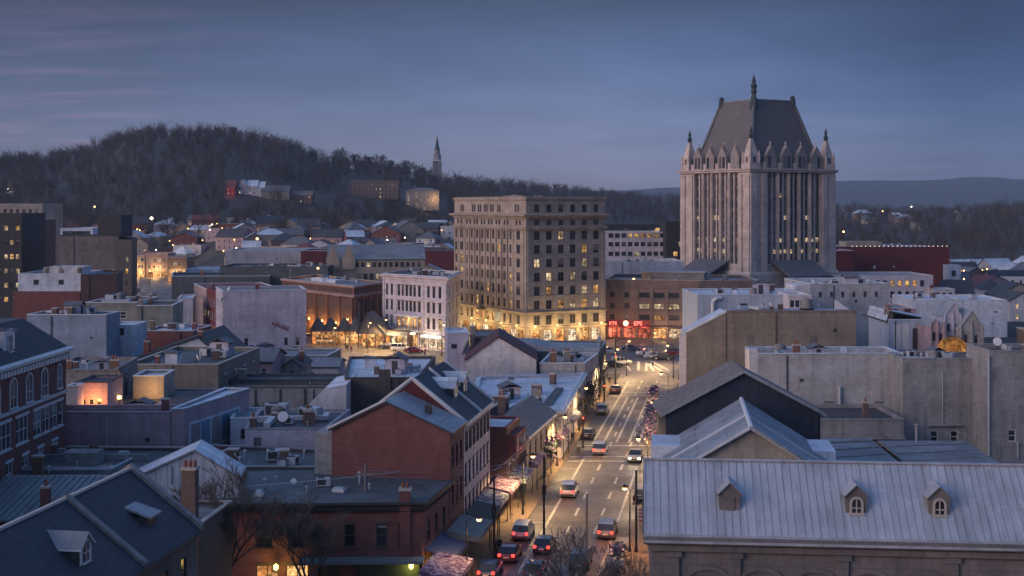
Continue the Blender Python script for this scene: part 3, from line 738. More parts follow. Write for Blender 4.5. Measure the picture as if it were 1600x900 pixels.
# ------------------------------------------------------------------ generic flat-roofed building
def block(name, label, pts, z1, wall, roof='tar', par=.6, cop='trim_stone', wins=(), z0=0.0, cat='building', group=None, faces=None, corn=None, bands=(), plain=True):
    """wins: (edge, cols, rows, ww, wh, z0, dz, m0, m1, style, lit)"""
    b = Bld(name, label, cat, pts, group); op = {}; L = []
    for e, nc_, nr, ww, wh, zz, dz, m0, m1, st, lit in wins:
        rs = rg(b.edge(e)[2], nc_, nr, ww, wh, zz, dz, m0, m1); L.append((e, rs, st, lit))
        if st[1:2] != 'a': op.setdefault(e, []).extend(rs)
    b.shell(z0, z1, wall, op, faces=faces)
    for e, rs, st, lit in L: b.windows(e, rs, st, lit)
    b.flat(z1, roof, par, cop, wall=wall)
    if corn: b.ring(0, 0, 0, corn, prof=[(.003, z1-1.15), (.12, z1-1.1), (.12, z1-.85), (.45, z1-.35), (.5, z1-.08), (.12, z1-.02)])
    L0 = b.edge(0)[2]
    if plain and L0 > 7 and not any(w_[0] == 0 for w_ in wins) and z1-z0 > 4:      # a blank wall still has pipes, vents and bricked-up openings
        g_ = b.rng; dn = {'white': 'lilac', 'teal_wall': 'black_clad', 'umber': 'trim_brown'}.get(wall, 'taupe')
        u = L0*g_.uniform(.06, .9); b.face_box(0, u, u+.13, -.14, -.003, max(z0, z1-9), z1-.25, g_.choice(('galv', 'trim_dark', 'iron')), 'downpipe')
        for k in range(int(L0/6)):
            u = g_.uniform(.8, L0-2.2); z_ = z1-g_.uniform(2.6, 5.2); h_ = g_.choice((.4, .5, 1.5, 1.7)); b.face_box(0, u, u+(1.0 if h_ > 1 else .5), -.035, -.003, z_-h_, z_, wall if h_ > 1 else 'trim_dark', 'blocked_window' if h_ > 1 else 'wall_vent')
            if h_ > 1: b.face_box(0, u-.1, u+1.1, -.1, -.003, z_-h_-.16, z_-h_-.003, dn, 'stone_sill')
    if plain and L0 > 6 and 4 < z1-z0 < 17 and name not in ('parking_deck','white_office','dark_office','dark_low_office','avenue_shop','court_terrace','weathered_wall'):
        for k in range(b.rng.choice((0, 1, 1, 2))):
            a0, d0, _ = b.edge(0); u = L0*b.rng.choice((.06, .3, .62, .93)); v = b.rng.uniform(.8, 3.5); n0 = Vector((d0.y, -d0.x)); b.chimney(a0[0]+d0.x*u-n0.x*v, a0[1]+d0.y*u-n0.y*v, z1-par-.1, z1+b.rng.uniform(.8, 1.7), b.rng.uniform(.6, 1.1), .6, b.rng.choice(('red_brick','brown_brick','orange_brick','stucco')), b.rng.choice((0, 1, 2)))
    for zb, ob in bands: b.ring(zb, zb+.3, ob, corn or cop, 'string_course')
    return b

# ================================================================== the skyscraper
def tower():
    c, s = math.cos(R(29.5)), math.sin(R(29.5)); S = 35.0; x, y = 73.5, 395.0
    b = Bld('office_tower', 'tall pale stone gothic tower with steep dark hipped roof and spire', 'skyscraper', [(x,y),(x+S*c,y+S*s),(x+S*c-S*s,y+S*s+S*c),(x-S*s,y+S*c)])
    zc = 45.0; st = 'tower_stone'
    # body: on each face a tall recessed bay of mullions and glass between solid corner piers
    bay0, bay1, zb0, zb1 = 7.0, 29.0, 15.5, 44.0
    op = {e: [(bay0, bay1, zb0, zb1)] for e in (0, 3)}
    b.shell(0, zc, st, op, rev=1.1)
    for e in (0, 3):
        a, d, L = b.edge(e); yaw = math.atan2(d.y, d.x); T = Matrix.Translation((a[0], a[1], 0)) @ Matrix.Rotation(yaw, 4, 'Z')
        nb = 5; wcol = (bay1-bay0)/nb
        for k in range(nb):                                          # glazed strips: dark glass with spandrels
            u0 = bay0+k*wcol
            for hh in (0, 1):
                v0 = u0+hh*wcol/2+.30; v1 = u0+(hh+1)*wcol/2-.30
                m = MB(); m.poly([(v0,1.0,zb0),(v1,1.0,zb0),(v1,1.0,zb1),(v0,1.0,zb1)], glass())
                rr = random.Random(e*100+k*7+hh)
                z = zb0+2.2
                while z < zb1-1:
                    m.box((v0,.88,z),(v1,.97,z+.85), 'grey_stone')
                    z += 3.55
                m.v = [tuple(T @ Vector(p)) for p in m.v]; m.build('window_strip', b.root)
                for f, zz in enumerate((18.75, 22.3, 29.4, 36.5)):
                    if rr.random() < (.62, .45, .16, .12)[f]:
                        q = MB(); q.box((v0+.05,.93,zz-.1),(v1-.05,.985,zz+1.15), LITW()); q.v = [tuple(T @ Vector(p)) for p in q.v]; q.build('lit_window', b.root)
        for k in range(nb*2+1):                                      # mullions
            u = bay0+k*wcol/2; big = k % 2 == 0; hw = .50 if big else .26
            if k in (0, nb*2): continue
            m = MB(); m.box((u-hw,.02 if big else .35,zb0),(u+hw,1.05,zb1), st)
            if big: m.box((u-.2,-.22,zb0),(u+.2,.02,zb1-.5), st)
            m.v = [tuple(T @ Vector(p)) for p in m.v]; m.build('mullion', b.root)
        for u0, u1 in ((.0, 2.4), (4.6, 6.4), (29.6, 31.4), (32.6, 35.0)):          # stepped buttresses of the corner piers
            m = MB(); m.box((u0,-.45,0),(u1,-.003,zc-1.4), st); m.v = [tuple(T @ Vector(p)) for p in m.v]; m.build('buttress', b.root)
        # low entrance wing with a sloping lead roof
        for (u0, u1, z0_, z1_, dp) in ((8.5, 25, 12.0, 16.6, 9.0),):
            m = MB()
            m.poly([(u0,-dp,z0_),(u1,-dp,z0_),(u1,-.02,z1_),(u0,-.02,z1_)], 'slate_grey'); m.poly([(u0,-.02,z1_-.5),(u1,-.02,z1_-.5),(u1,-dp,z0_-.5),(u0,-dp,z0_-.5)], 'trim_dark')
            m.poly([(u0,-dp,z0_-.5),(u1,-dp,z0_-.5),(u1,-dp,z0_),(u0,-dp,z0_)], 'slate_grey'); m.poly([(u0,-.02,z1_-.5),(u0,-dp,z0_-.5),(u0,-dp,z0_),(u0,-.02,z1_)], 'slate_grey'); m.poly([(u1,-dp,z0_-.5),(u1,-.02,z1_-.5),(u1,-.02,z1_),(u1,-dp,z0_)], 'slate_grey')
            m.v = [tuple(T @ Vector(p)) for p in m.v]; cn = m.build('porch_roof', b.root)
            for u in (u0+.5, (u0+u1)/2, u1-.5):
                q = MB(); q.box((u-.5,-dp+.3,0),(u+.5,-dp+1.3,z0_-.5), st); q.v = [tuple(T @ Vector(p)) for p in q.v]; q.build('porch_pillar', b.root)
            q = MB(); q.box((u0+1,-.1,4),(u1-1,-.012,10), glass()); q.v = [tuple(T @ Vector(p)) for p in q.v]; q.build('porch_glazing', b.root)
        # parapet gables with paired lancets; tower stone coloured darker for recess shade
        for k in range(4):
            u = bay0+1.6+k*(bay1-bay0-3.2)/3
            m = MB(); hw = 2.15; m.hexa([(u-hw,.1,zc+.3),(u+hw,.1,zc+.3),(u+hw,1.3,zc+.3),(u-hw,1.3,zc+.3),(u-hw,.1,zc+4.2),(u+hw,.1,zc+4.2),(u+hw,1.3,zc+4.2),(u-hw,1.3,zc+4.2)], 'gable_stone')
            m.hexa([(u-hw-.1,.0,zc+4.2),(u+hw+.1,.0,zc+4.2),(u+hw+.1,1.35,zc+4.2),(u-hw-.1,1.35,zc+4.2),(u-.12,.0,zc+7.6),(u+.12,.0,zc+7.6),(u+.12,1.35,zc+7.6),(u-.12,1.35,zc+7.6)], 'gable_stone')
            m.lathe([(.25,zc+7.5),(.12,zc+8.0),(.3,zc+8.4),(.05,zc+9.0)], u, .7, st, 6)
            m.v = [tuple(T @ Vector(p)) for p in m.v]; gd = m.build('parapet_gable', b.root)
            for s_ in (-1, 1):
                q = MB(); q.box((u+s_*.85-.58,.03,zc+.7),(u+s_*.85+.58,.096,zc+4.6), glass()); q.box((u+s_*.85-.42,.05,zc+4.3),(u+s_*.85+.42,.097,zc+4.5), 'trim_dark')
                q.v = [tuple(T @ Vector(p)) for p in q.v]; q.build('lancet', gd)
            q = MB(); q.box((u-hw-1.2,.15,zc+.3),(u-hw-.02,1.1,zc+2.2), st); q.v = [tuple(T @ Vector(p)) for p in q.v]; q.build('parapet', gd)
    b.ring(0, 0, 0, st, 'cornice', prof=[(.003, zc-1.0), (.6, zc-.7), (.6, zc-.35), (.9, zc-.1), (.9, zc+.25), (-.3, zc+.3)], inn=-1.0)
    b.ring(0, 0, 0, st, 'plinth', prof=[(.9, 0), (.9, 12.5), (.50, 13.2)], inn=0)
    m = MB(); m.poly([(0,0,zc+.28),(S,0,zc+.28),(S,S,zc+.28),(0,S,zc+.28)], 'lead_roof'); m.build('gutter_roof', b.root)
    # roof: steep hip with swept lower skirt
    z0, z1, i0, i1, t0 = zc+.3, 67.6, 3.0, 9.6, 2.3
    sq = lambda i, z: [(i,i,z),(S-i,i,z),(S-i,S-i,z),(i,S-i,z)]
    lv = [sq(2.4, z0), sq(5.6, z0+9.0), sq(9.4, z1)]
    m = MB()
    for a, c2 in zip(lv, lv[1:]):
        for i in range(4): m.poly([a[i], a[(i+1) % 4], c2[(i+1) % 4], c2[i]], 'tower_roof')
    m.poly(lv[-1], 'lead_roof'); rf = m.build('roof', b.root)
    for i in range(4):
        m = MB()
        for a, c2 in zip(lv, lv[1:]): m.tube(a[i], c2[i], .65, .55, 'slate_grey', 6)
        m.build('hip_rib', rf)
    m = MB()
    for i in range(4): m.tube(lv[-1][i], lv[-1][(i+1) % 4], .3, .3, 'lead_roof', 6)
    m.build('ridge_rail', rf)
    for i in (0, 1, 3):
        x_, y_, z_ = lv[-1][i]; m = MB()
        if i == 0:
            m.lathe([(1.5,z_-3.2),(1.35,z_-1),(.75,z_+1.4),(.7,z_+1.8),(1.0,z_+2.3),(.8,z_+3.6),(1.15,z_+4.2),(.55,z_+5.6),(.7,z_+6.0),(.15,z_+7.6),(.03,z_+8.4)], x_, y_, 'bronze', 8); m.build('spire', rf)
        else:
            m.lathe([(1.0,z_-1.2),(.95,z_+.5),(.75,z_+.6),(.85,z_+1.2),(.5,z_+1.7),(.1,z_+1.9)], x_, y_, 'bronze', 8); m.build('finial', rf)
    # corner turrets with pyramid caps
    for (cx, cy) in ((2.0, 2.0), (S-2.0, 2.0), (2.0, S-2.0), (S-2.0, S-2.0)):
        m = MB(); hw = 1.65; m.box((cx-2.1,cy-2.1,zc+.3),(cx+2.1,cy+2.1,zc+1.9), st); m.box((cx-hw,cy-hw,zc+1.9),(cx+hw,cy+hw,zc+4.2), st)
        for sx in (-1, 1):
            for sy in (-1, 1): m.lathe([(.42,zc+1.9),(.38,zc+3.9),(.5,zc+4.1),(.05,zc+6.0)], cx+sx*1.75, cy+sy*1.75, st, 6)
        t = [(cx-hw,cy-hw),(cx+hw,cy-hw),(cx+hw,cy+hw),(cx-hw,cy+hw)]; k = [(cx-.5,cy-.5),(cx+.5,cy-.5),(cx+.5,cy+.5),(cx-.5,cy+.5)]
        for i in range(4):
            j = (i+1) % 4; m.poly([(*t[i],zc+4.2),(*t[j],zc+4.2),(*k[j],zc+9.6),(*k[i],zc+9.6)], st)
        m.lathe([(.6,zc+9.6),(.75,zc+10.8),(.35,zc+11.4),(.5,zc+12.2),(.12,zc+13.4),(.02,zc+13.8)], cx, cy, 'bronze', 6)
        tr_ = m.build('turret', b.root)
        for ang in range(4):
            T = Matrix.Translation((cx, cy, 0)) @ Matrix.Rotation(ang*math.pi/2, 4, 'Z'); q = MB(); q.box((-.4,-hw-.05,zc+2.2),(.4,-hw-.004,zc+4.0), glass()); q.v = [tuple(T @ Vector(p)) for p in q.v]; q.build('lancet', tr_)
tower()

# ================================================================== ten storey stone block on the square
def stone_block():
    c, s = math.cos(R(29)), math.sin(R(29)); x, y = 3.4, 309.0; W_, D_ = 22.8, 38.8
    b = Bld('stone_office_block', 'ten storey pinkish stone block with heavy cornice and floodlit lower floors on the square', 'office building', [(x,y),(x+W_*c,y+W_*s),(x+W_*c-D_*s,y+W_*s+D_*c),(x-D_*s,y+D_*c)])
    st = 'pinkstone'; zt = 35.9
    fl = [8.6+i*3.37 for i in range(6)]                 # six typical floors above the arcade floors
    op = {0: [], 3: []}; lw = {}
    litmap = {(0,0): (2,3,4,5), (0,1): (1,4,5), (0,2): (1,3), (0,3): (0,4), (0,4): (4,), (0,5): (2,)}
    L3 = D_
    lft = [(1.2,1.05),(4.2,1.75),(7.6,.95)]+[(10.2+i*2.95,1.25) for i in range(7)]+[(31.0,.95),(34.9,1.75)]
    for i, z in enumerate(fl):
        for k in range(6):
            u = 3.0+k*3.4; lit = 1+(k+i) % 2 if k in litmap.get((0, i), ()) else 0
            op[0].append((u-.82, u+.82, z, z+2.15, lit))
        for j, (u, ww) in enumerate(lft):
            lit = 1 if (i, j) in ((2,1),(3,1),(1,10),(0,10),(0,4),(1,6),(4,8),(2,10)) else 0
            op[3].append((u-ww/2, u+ww/2, z, z+2.2, lit))
    zf = 29.0
    for k in range(6): op[0].append((3.0+k*3.4-.72, 3.0+k*3.4+.72, zf, zf+1.25, 0))
    for u in (2.2,4.0,7.4,9.2,11.6,13.2,15.6,17.2,19.6,21.2,23.6,25.2,28.0,29.6,34.0,35.8): op[3].append((u-.5, u+.5, zf, zf+1.25, 0))
    za = 32.2
    for k in range(6): op[0].append((3.0+k*3.4-.72, 3.0+k*3.4+.72, za, za+1.9, 0))
    for u in (4.2,5.3,10.6,11.7,14.0,15.1,17.4,18.5,20.8,21.9,24.4,25.5,33.6,34.9): op[3].append((u-.42, u+.42, za, za+1.9, 0))
    z2 = 4.8
    for k in range(6): op[0].append((3.0+k*3.4-.85, 3.0+k*3.4+.85, z2, z2+2.3, 0))
    for j, (u, ww) in enumerate(lft): op[3].append((u-ww/2, u+ww/2, z2, z2+2.3, 3 if j in (4, 5, 6, 7) else 0))
    gl0 = [(1.2+k*3.5, 1.2+k*3.5+2.6, .5, 3.6, 3+k % 2) for k in range(6)]; gl3 = [(1.5+k*3.7, 1.5+k*3.7+2.8, .5, 3.6, 3+(k+1) % 2) for k in range(10)]
    op[0] += gl0; op[3] += gl3
    b.shell(0, zt, st, op, rev=.38)
    # depth: order so that the widest panes of the right face come first
    big = sorted([(0, r) for r in op[0]]+[(3, r) for r in op[3]], key=lambda t: -(t[1][1]-t[1][0])*(t[1][3]-t[1][2])*(1 if t[0] == 0 else .75))
    for e, r in big: b.windows(e, [r], 'bx' if r[3]-r[2] < 2.9 else 'bxm', part='window')
    b.flat(zt, 'tar', .8, st, wall=st)
    b.ring(0, 0, 0, st, 'top_cornice', prof=[(.003, zt-1.0), (.18, zt-.8), (.35, zt-.3), (.35, zt-.12), (.10, zt-.06)])
    b.ring(0, 0, 0, st, 'main_cornice', prof=[(.003, 30.5), (.25, 30.55), (.3, 30.85), (.75, 31.1), (1.15, 31.35), (1.2, 31.65), (.02, 31.85)])
    b.ring(0, 0, 0, st, 'frieze', prof=[(.003, 27.7), (.25, 27.8), (.3, 28.1), (.55, 28.3), (.6, 28.55), (.02, 28.7)])
    b.ring(0, 0, 0, st, 'string_course', prof=[(.003, 7.5), (.3, 7.6), (.35, 7.95), (.02, 8.1)])
    b.ring(0, 0, 0, st, 'shop_cornice', prof=[(.003, 3.85), (.3, 3.95), (.4, 4.3), (.02, 4.45)])
    for e, L in ((0, W_), (3, D_)):                      # dentils under the cornices: pattern of the band
        a, d, _ = b.edge(e); T = Matrix.Translation((a[0], a[1], 0)) @ Matrix.Rotation(math.atan2(d.y, d.x), 4, 'Z')
        for lo_, hi_, o_ in ((30.62, 31.02, .62), (27.9, 28.22, .48)):
            m = MB(); u = .4
            while u < L-1.1: m.box((u,-o_,lo_),(u+.64,-.27,hi_), st, T); u += .95
            m.build('dentil_molding', b.root)
    b.pier(3, [8.85+i*2.95 for i in range(8)], 8.1, 27.7, .62, .38, st)
    b.pier(3, [.35, 2.4, 6.3, 32.3, 37.6], 8.1, 27.7, .5, .16, st)
    b.pier(0, [.7, 22.1], 8.1, 27.7, .8, .18, st)
    for k in range(7): b.pier(0, [1.3+k*3.4], .02, 3.85, .55, .2, st)
    # window sills run as a thin band at each floor
    for z in fl: b.ring(0, 0, 0, st, 'sill_band', prof=[(.003, z-.24), (.09, z-.22), (.09, z-.06), (.003, z-.04)])
    # lit wall lanterns above the shop cornice wash the second floor
    for k, u in enumerate((2.0, 8.2, 14.6, 21.0)):
        a, d, _ = b.edge(0); m = MB(); T = Matrix.Translation((a[0]+d.x*u, a[1]+d.y*u, 0)) @ Matrix.Rotation(math.atan2(d.y, d.x), 4, 'Z')
        m.box((-.12,-1.15,4.5),(.12,-.95,4.8), BULB(), T); m.box((-.05,-1.0,4.38),(.05,-.3,4.46), 'iron', T); m.build('wall_lantern', b.root)
        lamp_light(b.root, T @ Vector((0,-2.4,4.0)), 820, (1.0,.67,.24), .3)
    for k, u in enumerate((4, 12, 20, 28, 36)):
        a, d, _ = b.edge(3); m = MB(); T = Matrix.Translation((a[0]+d.x*u, a[1]+d.y*u, 0)) @ Matrix.Rotation(math.atan2(d.y, d.x), 4, 'Z')
        m.box((-.12,-1.15,4.5),(.12,-.95,4.8), BULB(), T); m.box((-.05,-1.0,4.38),(.05,-.3,4.46), 'iron', T); m.build('wall_lantern', b.root)
        lamp_light(b.root, T @ Vector((0,-2.4,4.0)), 820, (1.0,.67,.24), .3)
    m = MB(); m.box((8,16,zt-.8),(15,26,zt+.5), 'stucco'); m.build('roof_penthouse', b.root)
    b.face_box(3, 15.5, 18.0, -1.4, -.02, 7.2, 7.9, 'trim_dark', 'balcony_canopy'); b.face_box(3, 24.6, 26.0, -.9, -.02, 4.9, 7.3, 'blue_clad', 'sign_panel')
    b.done()
def lamp_light(parent, loc, watts, c=(1.0, .58, .24), rad=.15):
    l = bpy.data.lights.new('lamp_light', 'POINT'); l.energy = watts; l.color = c; l.shadow_soft_size = rad
    o = bpy.data.objects.new('lamp_light', l); COL.objects.link(o); o.location = loc
    if parent is not None: o.parent = parent
    return o
stone_block()

# ================================================================== four storey brown building with the neon shops
def shops_brown():
    pts = [(23.9,326),(46.9,320),(62,322),(62,345),(28,350)]
    b = Bld('brown_shop_building', 'four storey brown building with red neon shops at street level beside stone block', 'building', pts)
    zt = 15.0; op = {0: [], 1: []}
    L = b.edge(0)[2]
    for r, z in enumerate((4.9, 7.7, 10.5)):
        for k in range(6):
            lit = 2 if r == 1 and k in (2, 3, 4, 5) else (1 if r == 0 and k > 2 and k != 4 else 0)
            op[0].append((1.0+k*3.75, 1.0+k*3.75+(2.7 if k > 1 else 1.3), z, z+1.35, lit))
        for k in range(4): op[1].append((1+k*3.7, 3.8+k*3.7, z, z+1.35, 1 if r == 0 or (r == 1 and k < 2) else 0))
    sh = [(.6+k*3.85, .6+k*3.85+3.2, .3, 2.9, (5, 5, 5, 3, 4, 3)[k]) for k in range(6)]; op[0] += sh
    op[1] += [(1+k*3.7, 4.0+k*3.7, .3, 2.9, 3) for k in range(4)]
    b.shell(0, zt, 'brown', op, rev=.3)
    for e in (0, 1): b.windows(e, op[e], 'dxm')
    b.flat(zt, 'grey_roof', .7, 'trim_stone', wall='brown')
    b.pier(0, [.3+k*3.85 for k in range(7)], .02, zt-1.6, .5, .22, 'brown')
    for z in (7.0, 9.8, 12.6): b.ring(0, 0, 0, 'brown', 'string_course', prof=[(.003, z), (.12, z+.05), (.12, z+.3), (.003, z+.34)])
    b.face_box(0, .3, 11.6, -1.5, -.23, 3.0, 3.35, 'trim_red', 'shop_canopy'); b.face_box(0, 11.8, 23.3, -1.2, -.23, 3.0, 3.3, 'trim_brown', 'shop_canopy')
    b.face_box(0, .5, 11.4, -.32, -.23, 3.4, 4.75, 'trim_red', 'sign_board')
    a, d, _ = b.edge(0); yaw = math.atan2(d.y, d.x); nn = Vector((d.y, -d.x))
    for txt, u, z, sz in (('KTE', .9, 3.55, 1.15), ('EPS', 7.2, 3.5, 1.5)):
        cu = bpy.data.curves.new('neon_lettering', 'FONT'); cu.body = txt; cu.size = sz; cu.extrude = .05; cu.bevel_depth = .02
        tmp = bpy.data.objects.new('tmp', cu); COL.objects.link(tmp); me = bpy.data.meshes.new_from_object(tmp.evaluated_get(bpy.context.evaluated_depsgraph_get())); bpy.data.objects.remove(tmp)
        me.materials.clear(); me.materials.append(NEON()); o = link('neon_lettering', me, b.root, (a[0]+d.x*u+nn.x*.42, a[1]+d.y*u+nn.y*.42, z)); o.rotation_euler = (R(90), 0, yaw)
    m = MB(); T = Matrix.Translation((a[0]+d.x*5.2, a[1]+d.y*5.2, 0)) @ Matrix.Rotation(yaw, 4, 'Z') @ Matrix.Translation((0, -.45, 4.0)) @ Matrix.Rotation(R(90), 4, 'X'); m2 = MB(); m2.lathe([(.65,-.06),(.65,.06)], 0, 0, emit('neon_disc', (1.0,.45,.25), 5.0), 16); m.add(m2, T); m.build('neon_disc', b.root)
    for u in (2, 6, 10): lamp_light(b.root, Vector((a[0]+d.x*u+nn.x*2.4, a[1]+d.y*u+nn.y*2.4, 3.0)), 190, (1.0,.30,.18), .3)
    for u in (15, 21): lamp_light(b.root, Vector((a[0]+d.x*u+nn.x*2.4, a[1]+d.y*u+nn.y*2.4, 2.8)), 380, (1.0,.62,.3), .3)
    # upper set-back storey with pale block coping
    m = MB(); m.box((8,8,zt-.7),(24,15,zt+1.5), 'stucco'); m.box((7.8,7.8,zt+1.5),(24.2,15.2,zt+1.7), 'trim_stone'); m.build('roof_penthouse', b.root)
    b.done()
shops_brown()
b = block('parking_deck', 'long pale concrete deck behind the brown shop building', rect(944,1068,372,22), zat(409,372), 'white', 'grey_roof', .9, 'trim'); b.done()
p = rect(946,1042,470,22,4)
b = block('white_office', 'pale office building with rows of dark windows and lit top floor behind deck', p, zat(363,470), 'pink_white', 'grey_roof', .6, 'trim', [(0,9,3,1.7,1.6,zat(363,470)-12.2,3.5,.8,.5,'dxn',.05)])
rs = rg(b.edge(0)[2], 9, 1, 1.7, 1.6, zat(363,470)-1.95, 1, .8, .5); b.windows(0, [(*r[:4], 1 if i in (3,4,5,6,7) else 0) for i, r in enumerate(rs)], 'dxn', proud=.17); b.done()
b = block('dark_office', 'black glazed office block squeezed between pale office and the tower', rect(1041,1070,462,20,0), zat(347,462), 'black_clad', 'tar', .5, 'trim_dark', [(0,3,4,1.6,1.8,zat(347,462)-16,3.6,.5,.5,'dxn',.12)]); b.done()
b = block('dark_low_office', 'low dark flat roofed block far behind the pale office', rect(940,1045,540,20,0), zat(352,540), 'black_clad', 'tar', .5, 'trim_dark', [(0,10,1,2.2,1.4,zat(352,540)-2.4,3,1,1,'dxn',.1)]); b.done()

# ================================================================== market theatre, cream school, pale bank
def theatre():
    pts = [(-64,356),(-39.9,323),(-34.4,341),(-58,378)]
    b = Bld('brick_theatre', 'orange brick theatre with tall piers and a stone frieze beside pale hotel', 'theatre', pts)
    zt = 13.4
    b.shell(0, zt, 'orange_brick'); b.flat(zt, 'grey_roof', .5, 'trim_stone', wall='orange_brick')
    for e, n_ in ((0, 6), (1, 4)):
        L = b.edge(e)[2]
        b.pier(e, [.4+k*(L-.8)/n_ for k in range(n_+1)], 0.02, 10.6, .8, .5, 'orange_brick', 'pier')
        st = (L-.8)/n_
        for k in range(n_):
            b.face_box(e, .4+k*st+.55, .4+(k+1)*st-.55, -.2, -.02, 4.2, 9.8, 'brown_brick' if e == 0 else 'dark_brick', 'bay_panel')
            b.face_box(e, .4+k*st+.5, .4+(k+1)*st-.5, -.12, -.02, 11.5, 12.7, 'trim_brown', 'frieze_panel')
            if e == 1:
                b.face_box(e, .4+k*st+1.6, .4+(k+1)*st-1.6, -.24, -.21, 4.6, 9.4, glass(), 'tall_window')
    b.ring(0, 0, 0, 'pink', 'frieze', prof=[(.003, 10.5), (.55, 10.6), (.62, 11.15), (.02, 11.3)])
    b.ring(0, 0, 0, 'pink', 'cornice', prof=[(.003, 12.9), (.4, 13.0), (.5, 13.35), (.08, 13.42)])
    a, d, L = b.edge(0); nn = Vector((d.y, -d.x))
    for k, u in enumerate((3, 10.5, 18, 25.5, 33, 39)):
        T = Matrix.Translation((a[0]+d.x*u, a[1]+d.y*u, 0)) @ Matrix.Rotation(math.atan2(d.y, d.x), 4, 'Z')
        m = MB(); m.box((-.15,-1.0,3.5),(.15,-.75,3.9), BULB(), T); m.box((-.05,-.8,3.4),(.05,-.5,3.48), 'iron', T); m.build('wall_lantern', b.root)
        lamp_light(b.root, Vector((a[0]+d.x*u+nn.x*1.7, a[1]+d.y*u+nn.y*1.7, 3.2)), 700, (1.0,.48,.16), .25)
    m = MB(); m.box((6,6,zt-.5),(20,9,zt+.4), 'pale_roof'); m.build('roof_duct', b.root)
    b.done()
theatre()
def pale_hotel():
    pts = [(-31.5,312),(-15.1,296),(-12.9,322),(-27,334)]
    b = Bld('pale_hotel', 'pale pink four storey corner building with lit balcony and bright shopfronts', 'building', pts)
    zt = 17.2; L = b.edge(0)[2]; op = {0: [], 1: []}
    xs = [(1.6,.8),(3.4,.8),(6.0,1.0),(7.4,.8),(8.9,.95),(10.3,.95),(11.7,.95),(13.4,.95),(16.6,.95),(18.5,.95),(20.6,.95)]
    for r, (z, h) in enumerate(((4.8,2.4),(8.6,2.3),(12.2,2.5))):
        for k, (u, w_) in enumerate(xs):
            lit = 3 if r == 0 and 2 <= k <= 7 else (1 if r == 0 and k == 10 else 0)
            op[0].append((u-w_/2, u+w_/2, z, z+h, lit))
        for k in range(3): op[1].append((4+k*7, 5.2+k*7, z, z+h, 0))
    op[0] += [(1.0+k*3.1, 3.5+k*3.1, .3, 3.3, (3,4,4,3,4,4,4)[k]) for k in range(7)]
    b.shell(0, zt, 'pink_white', op, rev=.25)
    for e in (0, 1): b.windows(e, op[e], 'bxl')
    b.flat(zt, 'green_grey_roof', .6, 'trim', wall='pink_white')
    b.ring(0, 0, 0, 'pink_white', 'cornice', prof=[(.003, 15.9), (.2, 16.0), (.25, 16.4), (.7, 16.7), (.8, 17.05), (.05, 17.15)])
    for z in (4.1, 11.3): b.ring(0, 0, 0, 'pink_white', 'string_course', prof=[(.003, z), (.2, z+.05), (.25, z+.35), (.003, z+.4)])
    b.pier(0, [.4, 4.8, 14.8, L-.4], 4.5, 15.9, .6, .15, 'pink_white')
    b.face_box(0, 5.2, 14.4, -1.1, -.02, 7.35, 7.75, 'trim', 'balcony_hood'); b.face_box(0, 5.2, 14.4, -1.2, -.26, 4.15, 4.35, 'trim', 'balcony_floor')
    m = MB(); a, d, _ = b.edge(0); T = Matrix.Translation((a[0], a[1], 0)) @ Matrix.Rotation(math.atan2(d.y, d.x), 4, 'Z')
    for k in range(18): m.box((5.3+k*.53,-1.18,4.35),(5.38+k*.53,-1.1,5.2), 'iron', T)
    m.box((5.2,-1.2,5.2),(14.4,-1.08,5.28), 'iron', T); m.build('balcony_railing', b.root)
    w_ = emit('sign_lightbox', (1.0,.90,.78), 1.5)
    b.face_box(0, 8.4, 12.4, -1.5, -.28, 3.3, 3.75, w_, 'lit_fascia'); b.face_box(0, 15.6, 21.6, -1.6, -.28, 3.0, 3.55, w_, 'lit_fascia')
    nn = Vector((d.y, -d.x))
    for u in (3, 10, 18): lamp_light(b.root, Vector((a[0]+d.x*u+nn.x*2.6, a[1]+d.y*u+nn.y*2.6, 3.4)), 520, (1.0,.72,.36), .3)
    lamp_light(b.root, Vector((a[0]+d.x*9.8+nn.x*.7, a[1]+d.y*9.8+nn.y*.7, 6.9)), 160, (1.0,.70,.16), .3)
    b.done()
pale_hotel()
def cream_school():
    p = rect(513,664,395,20,8)
    b = Bld('cream_school', 'long cream building with stepped gables and a grey roof behind the brick theatre', 'building', p); L = b.edge(0)[2]
    ze = 17.0; op = {0: rg(L, 12, 1, 1.1, 1.5, ze-2.3, 1, 8, 1)+rg(L, 9, 1, 1.3, 2.0, ze-6.3, 1, 8.5, 4)+[(2.0,3.2,ze-2.6,ze-.6),(5.4,6.6,ze-2.6,ze-.6)]}
    b.shell(0, ze, 'cream', op); b.windows(0, op[0], 'dx', .05)
    gable(b, L, 20, ze, ze+4.2, 'grey_roof', 'x', .3)
    for u in (1.4, 6.2):
        m = MB(); w_ = 2.0
        for i in range(5): m.box((u-w_+i*.4,-.5,ze-3+i*1.1 if i == 0 else ze+i*.9),(u+w_-i*.4,.3,ze+(i+1)*.9), 'cream')
        m.build('stepped_gable', b.root)
    m = MB(); m.box((.02-.4,-.3,0),(.02,20,ze+1), 'cream'); m.build('end_wall', b.root)
    b.done()
cream_school()
b = block('low_brick_annex', 'small brick block with pale roof left of cream school', rect(483,515,372,12,0), zat(437,372), 'orange_brick', 'pale_roof', .5, 'trim'); b.done()
